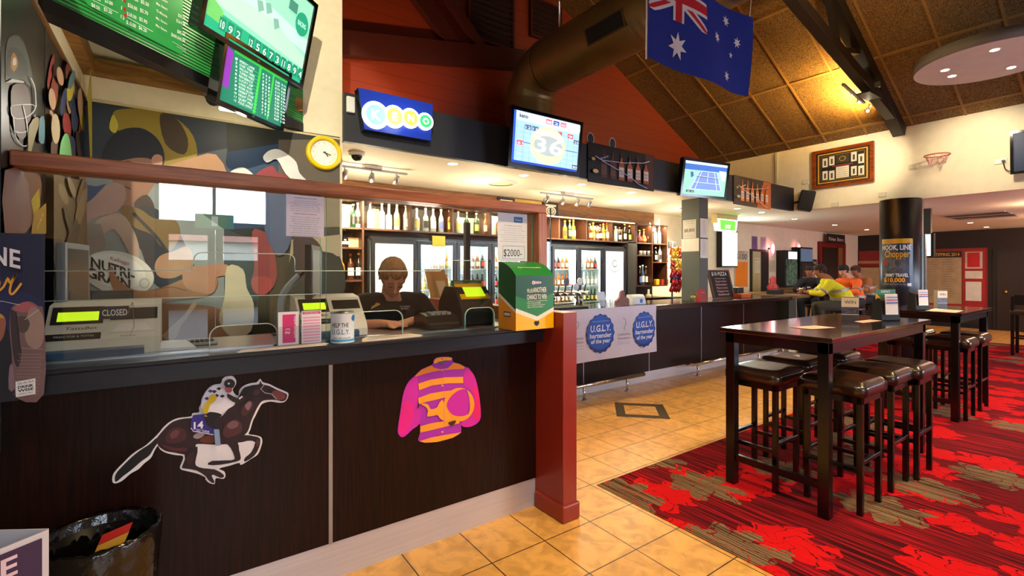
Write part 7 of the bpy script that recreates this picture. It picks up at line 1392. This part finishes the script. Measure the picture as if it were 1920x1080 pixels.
ez0 = AY(1345, 432, 5.0).z; mb = MB(); mb.prism([(ea.x, 4.975, 2.48), (ea.x+.06, 4.975, ez0), (eb.x-.06, 4.975, ez0), (eb.x, 4.975, 2.48)], (0, .1, 0), mat('exit face glow', 'd8ffb8', .4, emit=1.6)); mb.poly([(ea.x+.1, 4.973, ez0+.02), (eb.x-.1, 4.973, ez0+.02), (eb.x-.08, 4.973, 2.46), (ea.x+.08, 4.973, 2.46)], ink('5ad83a', 1.2)); mb.text('EXIT', ((ea.x+eb.x)/2, 4.97, ez0+.05), PX, PZ, .07, ink('f4fff0', 2)); mb.build('face', t, recalc=False)
sheet('jackpot_poster', 'orange and white poster with $100 lettering beside the doorway', 'poster', 10.05, 10.62, 1.13, 1.95, 5.69, 'c8b8a0', [(1.76, '$100', .13, .8, '1a1a1a'), (1.9, 'JACKPOT', .04, .5, '5a4a3a')], extra=lambda mb: mb.poly([(10.08, 5.6885, 1.15), (10.6, 5.6885, 1.15), (10.6, 5.6885, 1.7), (10.08, 5.6885, 1.7)], mat('poster orange', 'e8831c', .5)))
mb = MB(); mb.box(10.70, 11.50, 5.66, 5.698, 0, 2.0, mat('door frame dark', '1c1814', .5)); mb.box(10.76, 11.12, 5.655, 5.66, 0, 1.95, mat('passage cream', 'b8ac7c', .7)); mb.box(11.12, 11.45, 5.65, 5.66, 0, 1.95, MATTEB); struct('door_2', mb)
sheet('paper_notice', 'small printed notice with blue heading seen in the open doorway', 'notice', 10.84, 11.06, 1.45, 1.8, 5.65, 'cfc7a8', [(1.74, 'NOTICE', .03, .8, '2a5aa0')]+[(1.68-.03*k, 'please knock', .012, .8, '55554a') for k in range(6)])
for k, (x, lb) in enumerate(((10.79, 'narrow purple printed notice above the doorway, left one'), (11.19, 'narrow pale lilac notice above the doorway, right one'))): W('paper_notice', lb, 'notice', x, x+.24, 2.0, 2.3, ('7a5a88', 'b8a0b0')[k], lines=[(2.24-.035*j, 'MEMBERS', .015, .7, '2a1a3a' if k == 0 else '5a4a60') for j in range(6)])
W('paper_notice', 'pale framed notice sheet between the doorway and the tall cabinets', 'notice', 11.6, 11.88, 1.47, 1.76, 'c8bc98', lines=[(1.7-.03*j, 'house rules apply', .01, .8, '6a6250') for j in range(7)])
def neon(label, px, py): 
    p = AY(px, py, 5.6); t = thing('neon_sign', label, 'neon sign', tuple(p)); q = smooth([(p.x-.03, p.z+.14), (p.x+.06, p.z+.1), (p.x+.08, p.z), (p.x+.05, p.z-.12), (p.x-.03, p.z-.14), (p.x-.08, p.z)], 5)
    MB().tube([(a, 5.6, b) for a, b in q], .014, ink('ff4a4a', 4), 6, closed=True).build('red_tube', t); MB().tube([(p.x+.01+(a-p.x)*.45, 5.59, p.z+(b-p.z)*.6) for a, b in q], .016, ink('eaf0ff', 5), 6, closed=True).build('white_tube', t); MB().box(p.x-.02, p.x+.02, 5.61, 5.695, p.z-.02, p.z+.02, DGREY).build('bracket', t)
neon('red and white neon sign on the cream wall right of the doorway', 1448, 466); neon('red and white neon sign in front of the blue-topped cabinet', 1497, 467)
t = thing('vending_cabinet', 'black cabinet with a green patterned front and small bright top screen', 'cabinet', (12.27, 5.6, .9)); MB().box(11.93, 12.6, 5.5, 5.695, 1.1, 2.0, MATTEB).build('case', t); MB().box(12.0, 12.55, 5.49, 5.5, 1.14, 1.78, mat('green screen print', '1c4038', .25, var=.9, scale=14, col2='5a8a78')).build('front_panel', t); MB().box(12.12, 12.55, 5.488, 5.5, 1.79, 1.97, mat('bright top screen', 'd8c8cc', .4, emit=1.0)).build('top_screen', t)
t = thing('vending_cabinet', 'tall black cabinet with a blue lit top panel beside the red doorway', 'cabinet', (13.07, 5.6, .9)); MB().box(12.72, 13.43, 5.5, 5.695, 1.04, 2.1, MATTEB).build('case', t); MB().box(12.76, 13.4, 5.49, 5.5, 1.74, 2.06, mat('blue grey top panel', '5a7490', .4, emit=.25)).build('top_panel', t); MB().box(12.8, 13.36, 5.49, 5.5, 1.15, 1.7, mat('dark lower panel', '1a2222', .3, var=.8, scale=12)).build('lower_panel', t); MB().box(12.8, 13.36, 5.47, 5.49, 1.33, 1.35, ALU).build('shelf_bar', t)
for x0, x1, zt_, lb in ((11.9, 12.62, 1.1, 'low brown side cupboard under the green patterned cabinet'), (12.7, 13.45, 1.04, 'low brown side cupboard under the blue-topped cabinet')):
    t = thing('side_cupboard', lb, 'cupboard', ((x0+x1)/2, 5.5, 0)); MB().box(x0, x1, 5.3, 5.68, 0, zt_, mat('tan cupboard', '7a5f3e', .6)).build('carcass', t); MB().box(x0+.02, x1-.02, 5.285, 5.3, .1, zt_-.08, mat('tan cupboard door', '85683f', .6)).build('door', t)
mb = MB(); DR = mat('door frame red', '7a1410', .45); mb.box(14.2, 15.9, 5.63, 5.698, 0, 2.3, DR); mb.box(14.35, 15.3, 5.615, 5.63, .05, 2.15, mat('dark doorway', '180c08', .5)); mb.box(15.3, 15.36, 5.61, 5.64, .05, 2.2, DR); mb.box(15.36, 15.62, 5.61, 5.63, .05, 2.15, mat('door side light', '7a6230', .5)); struct('door_3', mb)
sheet('pokies_sign', 'dark hanging sign with Pokies lettering over the red doorway', 'sign', 14.5, 15.7, 2.27, 2.53, 5.58, '1c1412', [(2.34, 'Pokies  Bistro', .1, .8, 'd8ccc0')])
sheet('directory_sign', 'small black sign with white letters left of the red doorway', 'sign', 13.74, 14.15, 1.63, 1.81, 5.69, '14110f', [(1.68, 'GYM', .08, .7, 'd0c8c0')])
t = thing('ice_bucket', 'small red and white ornament standing on the far counter below the neon sign', 'ornament', (12.0, 5.3, 1.1)); p = AY(1449, 547, 4.5); t.location = (p.x, 5.2, 1.045)
px_ = AY(1449, 547, 5.2); MB().lathe([(.1, 0), (.12, .1), (.06, .2), (.07, .28), (.02, .34)], (px_.x, 5.2, 1.046), mat('ornament red', 'a83030', .4, var=.6, scale=14), 16).build('figure', t)
t2 = thing('far_counter', 'low dark counter along the cream wall beyond the bar bench', 'counter', (10.9, 5.2, 0)); MB().box(9.6, 11.85, 4.95, 5.45, .99, 1.045, LT).build('counter_top', t2); MB().box(9.65, 11.8, 5.0, 5.4, 0, .99, mat('olive bench panel', '3c4030', .5)).build('base', t2)
# far wall (X = 17)
def FWX(px, py): return AX(px, py, 17)
def ex(mb, X):
    T = lambda a, b, c1, d1, c_, k=1: mb.poly([(X-.002*k, a, b), (X-.002*k, c1, b), (X-.002*k, c1, d1), (X-.002*k, a, d1)], ink(c_) if isinstance(c_, str) else c_)
    WB = mat('whiteboard tan', 'b09468', .35, var=.12); RDb = 'a81c18'
    T(6.05, 1.72, 4.4, 1.80, 'a87a50', 1); T(6.05, .6, 4.4, 1.60, WB, 1); T(4.2, .62, 3.35, 1.86, WB, 1); T(4.2, 1.86, 3.35, 2.02, '16110c', 2); T(3.32, .55, 2.9, 2.06, RDb, 1); T(4.2, .5, 2.9, .62, RDb, 2); T(6.05, 1.62, 4.4, 1.65, '6a1410', 2)
    T(3.28, 1.56, 2.95, 2.0, 'c8b8a0', 2); T(3.24, 1.6, 3.0, 1.98, 'c81c20', 3); T(3.28, 1.3, 2.95, 1.5, 'd8ccb4', 2); T(3.27, .72, 2.97, 1.22, 'dcd4c0', 3)
    for k in range(16): T(3.75, 1.8-k*.065, 3.55-.03*(k % 3), 1.81-k*.065, '7a6a50', 3); T(4.1, 1.8-k*.065, 3.85, 1.81-k*.065, '8a7858', 3)
    mb.text('FOOTY TIPPING 2014', (X-.006, 3.78, 1.90), UY, PZ, .09, ink('d8a030'), .78, bold=.02)
wx('tipping_board', 'long red framed FOOTY TIPPING 2014 whiteboard on the dark far wall', 'whiteboard', 17.0, 6.05 if False else 5.66, 2.86, .45, 2.1, '8a1814', .03, lambda mb, X: ex(mb, X))
bpy.data.objects['tipping_board']
mb = MB(); mb.box(16.96, 17.0, 1.0, 2.76, 0, 2.06, mat('door jamb brown', '1a100a', .5)); mb.box(16.94, 16.96, 1.08, 2.68, .02, 1.98, mat('door leaf brown', '2a1a10', .45)); struct('door_4', mb)
t = thing('door_knob', 'round brass knob on the dark far door', 'door knob', (16.9, 2.55, 1.0)); MB().sph((16.9, 2.52, .98), .04, BR, 14).tube([(16.9, 2.52, .98), (16.945, 2.52, .98)], .015, BR).build('knob', t)
t = thing('light_box', 'white glowing lightbox projecting beside the round column', 'lightbox', (10.5, 2.9, 2.2)); pa = AX(1731, 440, 10.5); pb = AX(1745, 479, 10.5); MB().box(10.5, 10.56, pb.y, pa.y, pb.z, pa.z, mat('lightbox face', 'f2fbf4', .4, emit=3.2)).build('face', t); MB().box(10.495, 10.6, pb.y-.04, pb.y, pb.z-.02, pa.z+.02, MATTEB).build('case', t); MB().box(10.5, 10.58, pb.y, pa.y, pa.z, 2.57, DGREY).build('hanger', t)
# ================================================================ people
def blob(name, caps, m, voxel, parent=None, sm=3, extra=None):
    """one continuous skin grown round tapering limbs"""
    mb = MB()
    for p0, r0, p1, r1 in caps:
        p0 = Vector(p0); p1 = Vector(p1); d = p1-p0; L_ = d.length; d = d/L_ if L_ > 1e-6 else Vector((0, 0, 1)); up = Vector((0, 0, 1)) if abs(d.z) < .9 else Vector((1, 0, 0)); x = d.cross(up).normalized(); y = d.cross(x).normalized(); R = []; n = 14
        def rg(c_, r): return [c_+(x*math.cos(2*PI*j/n)+y*math.sin(2*PI*j/n))*r for j in range(n)]
        for k in range(5): a_ = PI/2*k/5; R.append(rg(p0-d*r0*math.cos(a_), max(1e-4, r0*math.sin(a_))))
        R.append(rg(p0, r0)); R.append(rg(p1, r1))
        for k in range(1, 6): a_ = PI/2*k/5; R.append(rg(p1+d*r1*math.sin(a_), max(1e-4, r1*math.cos(a_))))
        mb.ring(R, m)
    if extra: extra(mb)
    o = mb.build(name, parent); md = o.modifiers.new('r', 'REMESH'); md.mode = 'VOXEL'; md.voxel_size = voxel; md.use_smooth_shade = True
    s_ = o.modifiers.new('s', 'SMOOTH'); s_.iterations = sm; s_.factor = .6
    dg = bpy.context.evaluated_depsgraph_get(); me = bpy.data.meshes.new_from_object(o.evaluated_get(dg)); o.modifiers.clear(); o.data = me
    if not me.materials: me.materials.append(m)
    me.polygons.foreach_set('use_smooth', [True]*len(me.polygons)); return o
SKIN = mat('fair skin', 'c98a6c', .5, var=.08); SKIND = mat('tanned skin', '9a5e44', .5, var=.08)
def head_caps(c, fwd, s=1.0):
    """skull, jaw, nose and ears around centre c, face towards fwd"""
    f = Vector(fwd).normalized(); r = f.cross(PZ).normalized(); u = r.cross(f).normalized(); c = Vector(c); P = lambda a, b, d: c+(r*a+f*b+u*d)*s
    return [(P(0, -.02, .03), .078*s, P(0, .015, .03), .076*s), (P(0, .02, .05), .07*s, P(0, .025, -.03), .062*s), (P(0, .03, -.04), .05*s, P(0, .045, -.085), .03*s), (P(-.03, .02, -.06), .03*s, P(0, .05, -.09), .022*s), (P(.03, .02, -.06), .03*s, P(0, .05, -.09), .022*s),
            (P(0, .09, .015), .010*s, P(0, .112, -.022), .013*s), (P(-.03, .078, .03), .012*s, P(.03, .078, .03), .012*s), (P(-.02, .083, -.055), .008*s, P(.02, .083, -.055), .008*s), (P(-.038, .07, -.01), .016*s, P(-.03, .07, -.02), .014*s), (P(.038, .07, -.01), .016*s, P(.03, .07, -.02), .014*s),
            (P(-.078, -.005, .02), .012*s, P(-.08, -.008, -.015), .009*s), (P(.078, -.005, .02), .012*s, P(.08, -.008, -.015), .009*s)], P, r, f, u
def fingers(hand, dirv, palm_n, s=1.0, curl=.5):
    """palm and five fingers rooted in it"""
    h = Vector(hand); d = Vector(dirv).normalized(); n = Vector(palm_n).normalized(); x = d.cross(n).normalized(); caps = [(h-d*.03*s, .022*s, h+d*.035*s, .021*s), (h-x*.022*s, .016*s, h+d*.04*s-x*.024*s, .013*s), (h+x*.022*s, .016*s, h+d*.04*s+x*.024*s, .013*s)]
    for k, (o_, L_) in enumerate(((-.03, .058), (-.01, .07), (.01, .067), (.03, .052))):
        a = h+d*.045*s+x*o_*s; b = a+d*L_*.5*s+n*.006*s*curl; c_ = b+d*L_*.4*s*(1-curl*.4)+n*L_*.5*s*curl; caps += [(a, .0095*s, b, .0085*s), (b, .0085*s, c_, .007*s)]
    a = h-x*.022*s-d*.005*s; b = a-x*.025*s+d*.02*s+n*.01*s; c_ = b+d*.025*s+n*.008*s-x*.004*s; caps += [(a, .012*s, b, .010*s), (b, .010*s, c_, .008*s)]
    return caps
# bartender behind the betting counter
t = thing('person', 'bartender in a black t-shirt with fair tied hair leaning over the betting counter', 'person', (1.18, 3.1, 0))
hc = Vector((1.125, 2.90, 1.455)); fw_ = Vector((-.12, -.72, -.62)); HC, HP, hr, hf, hu = head_caps(hc, fw_)
LS, RS = Vector((.955, 3.0, 1.285)), Vector((1.335, 2.97, 1.285)); LE, RE = Vector((.90, 2.93, 1.10+.06)), Vector((1.415, 2.92, 1.17)); LH, RH = Vector((1.03, 2.70, 1.187)), Vector((1.13, 2.70, 1.19))
body = HC+[(HP(0, -.02, -.05), .052, (1.145, 3.0, 1.33), .06), ((1.145, 3.0, 1.32), .07, (1.15, 3.1, 1.1), .12), ((1.15, 3.1, 1.1), .13, (1.17, 3.2, .9), .15),
    (LS, .05, LE, .042), (RS, .052, RE, .045), (LE, .041, LH-Vector((.04, -.06, 0)), .026), (RE, .043, RH+Vector((.06, .05, 0)), .027), (LH-Vector((.04, -.06, 0)), .026, LH, .022), (RH+Vector((.06, .05, 0)), .027, RH, .022), (LS, .05, (1.145, 3.0, 1.3), .06), (RS, .05, (1.145, 3.0, 1.3), .06),
    ((1.10, 3.22, .88), .1, (1.08, 3.2, .5), .07), ((1.25, 3.22, .88), .1, (1.26, 3.2, .5), .07), ((1.08, 3.2, .5), .065, (1.08, 3.22, .1), .045), ((1.26, 3.2, .5), .065, (1.26, 3.22, .1), .045), ((1.08, 3.22, .06), .045, (1.07, 3.08, .04), .04), ((1.26, 3.22, .06), .045, (1.27, 3.08, .04), .04)]
body += fingers(LH, (.75, -.6, -.02), (0, 0, -1), 1, .25)+fingers(RH, (-.8, -.5, -.02), (0, 0, -1), 1, .35)
blob('body', body, SKIN, .0062, t, 3)
TS = mat('black t-shirt cloth', '0b0b0d', .85, var=.15, scale=20, bump=.1)
shirt = [(LS, .07, (1.055, 2.995, 1.30), .066), (RS, .072, (1.235, 2.99, 1.30), .066), ((1.145, 3.0, 1.2), .125, (1.15, 3.05, 1.1), .14), ((1.10, 2.98, 1.235), .08, (1.19, 2.98, 1.235), .08), ((1.145, 3.03, 1.22), .115, (1.155, 3.1, 1.1), .14), ((1.05, 2.98, 1.18), .095, (1.06, 3.05, 1.02), .11), ((1.24, 2.97, 1.18), .095, (1.25, 3.05, 1.02), .11), ((1.155, 3.1, 1.1), .15, (1.17, 3.2, .92), .165), (LS, .070, LS.lerp(LE, .62), .062), (RS, .072, RS.lerp(RE, .6), .064), (LS+Vector((.02, .03, .02)), .055, (1.06, 3.04, 1.29), .06), (RS+Vector((-.02, .03, .02)), .055, (1.23, 3.03, 1.29), .06)]
blob('t_shirt', shirt, TS, .0075, t, 3)
HA = mat('light brown hair', '8a5e34', .55, var=.35, scale=60, stretch=(1, 1, .2))
hairc = [(HP(0, -.035, .045), .084, HP(0, .0, .05), .083), (HP(-.035, -.03, .02), .058, HP(-.03, .02, .055), .055), (HP(.035, -.03, .02), .058, HP(.03, .02, .055), .055), (HP(0, .03, .075), .055, HP(0, .045, .07), .045), (HP(-.06, -.01, .03), .03, HP(-.058, .03, -.005), .016), (HP(.06, -.01, .03), .03, HP(.058, .03, -.005), .016), (HP(0, -.09, .03), .045, HP(0, -.12, .01), .03)]
blob('hair', hairc, HA, .006, t, 2)
mb = MB()
for sgn in (-1, 1): mb.tube([HP(sgn*.045, .084, .008), HP(sgn*.03, .094, .003), HP(sgn*.017, .092, .007)], .0028, mat('eyelash brown', '3a2218', .6), 6); mb.tube([HP(sgn*.048, .086, .03), HP(sgn*.03, .094, .036), HP(sgn*.014, .092, .032)], .0035, HA, 6)
mb.build('eyelids', t); MB().tube([HP(-.022, .088, -.052), HP(0, .096, -.05), HP(.022, .088, -.052)], .0045, mat('lips', 'a05050', .4), 6).build('mouth', t)
TR = mat('black trousers', '101014', .8); blob('trousers', [((1.17, 3.21, .9), .16, (1.17, 3.22, .82), .15), ((1.10, 3.22, .84), .11, (1.08, 3.2, .5), .082), ((1.25, 3.22, .84), .11, (1.26, 3.2, .5), .082), ((1.08, 3.2, .5), .08, (1.08, 3.22, .12), .06), ((1.26, 3.2, .5), .08, (1.26, 3.22, .12), .06)], TR, .012, t)
mb = MB(); pA = AY(697, 574, 2.845); mb.poly([AY(x, y, 2.85) for x, y in ((695, 580), (698, 574), (711, 568), (713, 571))], ink('d8b868')); mb.poly([AY(x, y, 2.85) for x, y in ((700, 574), (706, 567), (709, 568), (704, 574))], ink('c89a3a')); mb.text('THE TAVERN', AY(759, 576, 2.845), PX, PZ, .01, ink('e8e8e8'), .07); mb.text('BISTRO', AY(759, 580, 2.845), PX, PZ, .01, ink('e8e8e8'), .05); lg = tag(mb.build('shirt_logo', t, recalc=False))
# seated drinkers
def seated(label, x, y, ang, shirt_c, trous_c, hair_c, skin, lean=.0, stripe=None, cap=None, head_dn=.35):
    t = thing('person', label, 'person', (x, y, 0), None, ang); th = t
    L = lambda a, b, c_: Vector((a, b, c_))   # local: faces -y
    nk = L(0, -.20-lean, 1.36); hc = L(0, -.30-lean, 1.49); HC, HP, _, _, _ = head_caps(hc, (0, -1, -head_dn))
    sl, sr = L(-.18, -.17-lean, 1.27), L(.18, -.17-lean, 1.27); el, er = L(-.26, -.33-lean, 1.09), L(.26, -.33-lean, 1.09); hl, hr_ = L(-.1, -.55-lean, 1.10), L(.12, -.55-lean, 1.10)
    caps = HC+[(HP(0, -.02, -.06), .055, nk, .06), (nk, .08, L(0, -.02, 1.0), .14), (L(0, -.02, 1.0), .15, L(0, .02, .90), .16), (sl, .055, el, .045), (sr, .055, er, .045), (el, .043, hl, .028), (er, .043, hr_, .028), (sl, .06, sr, .06),
        (L(-.09, 0, .88), .095, L(-.14, -.40, .84), .065), (L(.09, 0, .88), .095, L(.14, -.40, .84), .065), (L(-.14, -.40, .84), .06, L(-.13, -.33, .42), .045), (L(.14, -.40, .84), .06, L(.13, -.33, .42), .045), (L(-.13, -.33, .38), .04, L(-.13, -.47, .35), .035), (L(.13, -.33, .38), .04, L(.13, -.47, .35), .035)]
    caps += fingers(hl, (.4, -.9, 0), (0, 0, -1), 1, .3)+fingers(hr_, (-.4, -.9, 0), (0, 0, -1), 1, .5)
    def bl(nm, c_, m, v): o = blob(nm, c_, m, v, None); o.parent = t; return o
    bl('body', caps, skin, .009)
    S_ = [(nk-PZ*.07, .105, L(0, -.03, 1.05), .165), (L(0, -.03, 1.05), .17, L(0, .02, .93), .17), (sl, .085, sl.lerp(el, .9), .062), (sr, .085, sr.lerp(er, .9), .062), (el, .056, el.lerp(hl, .6), .045), (er, .056, er.lerp(hr_, .6), .045), (sl+PZ*.01, .075, sr+PZ*.01, .075)]
    bl('shirt', S_, shirt_c, .011)
    bl('trousers', [(L(0, .02, .90), .165, L(0, .02, .86), .15), (L(-.09, 0, .88), .11, L(-.14, -.40, .84), .085), (L(.09, 0, .88), .11, L(.14, -.40, .84), .085), (L(-.14, -.40, .84), .08, L(-.13, -.34, .45), .065), (L(.14, -.40, .84), .08, L(.13, -.34, .45), .065)], trous_c, .012)
    bl('hair', [(HP(0, -.03, .05), .088, HP(0, .01, .06), .08), (HP(0, -.05, -.0), .075, HP(0, -.05, -.04), .05), (HP(-.05, -.02, .03), .045, HP(-.055, .0, -.0), .03), (HP(.05, -.02, .03), .045, HP(.055, .0, -.0), .03)]+([(HP(0, .06, .09), .03, HP(0, .13, .07), .015)] if cap else []), hair_c, .008)
    bl('boots', [(L(s_*.13, -.33, .40), .055, L(s_*.13, -.35, .36), .05) for s_ in (-1, 1)]+[(L(s_*.13, -.35, .35), .045, L(s_*.13, -.49, .345), .038) for s_ in (-1, 1)], mat('dark boots', '1c1612', .6), .012)
    if stripe:
        def band(zc, tilt, rr, cy): return [[Vector((rr*math.cos(2*PI*i/28)*1.12, cy+rr*math.sin(2*PI*i/28), zc+d_+tilt*math.sin(2*PI*i/28))) for i in range(28)] for d_ in (-.025, .025)]
        mb = MB(); mb.ring(band(1.14, .04, .176, -.065-lean*.5), stripe, True, False); mb.ring(band(.99, .0, .186, -.02), stripe, True, False)
        o = mb.build('reflective_band'); o.parent = t
        for e_, s_ in ((el, sl), (er, sr)): p = s_.lerp(e_, .7); q = s_.lerp(e_, .85); o = MB().tube([p, q], [.078, .074], stripe, 16).build('reflective_cuff'); o.parent = t
    stl = thing('bar_stool', 'dark round bar stool under the '+label.split(' seated')[0], 'stool', (x, y, 0), 'stools of the seated drinkers'); c_ = Vector((x, y, 0)); MB().lathe([(.17, .70), (.18, .72), (.18, .74), (.16, .755)], c_, LEATH, 24).build('seat', stl)
    for k in range(4): a_ = PI/4+PI/2*k; MB().tube([c_+Vector((.11*math.cos(a_), .11*math.sin(a_), .7)), c_+Vector((.19*math.cos(a_), .19*math.sin(a_), 0))], .016, BLACKW, 8).build('leg', stl)
    MB().tube([c_+Vector((.16*math.cos(2*PI*i/24), .16*math.sin(2*PI*i/24), .3)) for i in range(24)], .01, BLACKW, 6, closed=True).build('foot_ring', stl)
    return t
HV = mat('hi-vis yellow cloth', 'e0d81c', .8, emit=0, var=.08); HO = mat('hi-vis orange cloth', 'f0641c', .8, var=.08); REF = mat('reflective grey tape', '9a9282', .4, .2); DK = mat('dark jacket', '17161c', .8); GYT = mat('grey work trousers', '4a463c', .9)
def angf(dx, dy): return math.atan2(dy, dx)+PI/2
seated('person in a yellow hi-vis shirt seated with back to the camera at the bench', 9.92, 3.55, angf(-.5, .85), HV, GYT, mat('dark brown hair', '2a1a12', .8), SKIND, .06, REF)
seated('person in a dark jacket seated facing the bench behind the yellow shirt', 11.4, 4.62, angf(-1, -.05), DK, DK, mat('black hair', '120c0a', .8), SKIND, .02, None)
seated('person in an orange hi-vis shirt and dark cap seated left of the column', 11.22, 3.82, angf(-.95, .25), HO, DK, mat('black cap cloth', '101010', .8), SKIN, .02, REF, True)
seated('person in a faded orange shirt seated nearest the round column', 12.75, 4.05, angf(-.9, .4), mat('dull orange brown shirt', 'a8643a', .85), DK, mat('brown hair b', '3a2418', .8), SKIND, .08, REF)
t = thing('bar_table', 'dark high table between the drinkers beyond the bar', 'table', (10.6, 4.0, 0)); MB().box(10.25, 10.75, 3.75, 4.6, 1.02, 1.06, TTOP).build('table_top', t); MB().box(10.47, 10.53, 4.1, 4.16, .02, 1.02, BLACKW).build('leg', t); MB().box(10.3, 10.7, 3.95, 4.35, 0, .02, BLACKW).build('base', t)
glassful('glass of beer on the table in front of the orange shirt', (10.6, 3.95, 1.061), 'c8862a'); glassful('glass of dark drink by the person in the dark jacket', (10.45, 4.35, 1.061), '5a2a1a')
# ================================================================ lights without fixtures, mostly added fill
for x, y in ((1.6, 4.9), (3.0, 4.8), (4.4, 4.9), (5.7, 4.9), (7.1, 4.9)): point((x, y, 2.12), 15, (1, .84, .56), .12)  # added along the bar aisle to brighten the soffit
spot((1.9, 4.5, 3.02), 80, (1, .6, .3), 100, .8, (2.0, 5.7, 4.2), .05)  # added with the next one to warm the red wall from below
spot((5.6, 4.5, 3.02), 6, (1, .55, .25), 120, .8, (5.4, 5.7, 4.0), .05)
for x in (11.0, 13.5, 15.8): point((x, 1.2, 2.3), 18, (1, .62, .38), .15)
spot((7.9, 2.3, 3.4), 60, (1, .85, .58), 70, .8, (9, 3.0, 3.2), .05)  # added to lift the gable wall round the honour board
spot((7.9, 1.4, 3.4), 50, (1, .85, .58), 80, .8, (9, 1.6, 3.1), .05)
spot((4.6, 1.0, 3.9), 150, (1, .66, .25), 110, .9, (6.6, 3.6, 4.9), .1)  # added to widen the golden glow on the straw ceiling
point((1.2, 2.6, 1.8), 1.5, (1, .85, .7), .1)  # fill added for the bartender's dark face
point((-.1, 3.0, 2.2), 5, (1, .93, .8), .1)  # booth fill, added with the next one for the terminals
point((.3, 3.3, 3.2), 14, (1, .9, .6), .15)
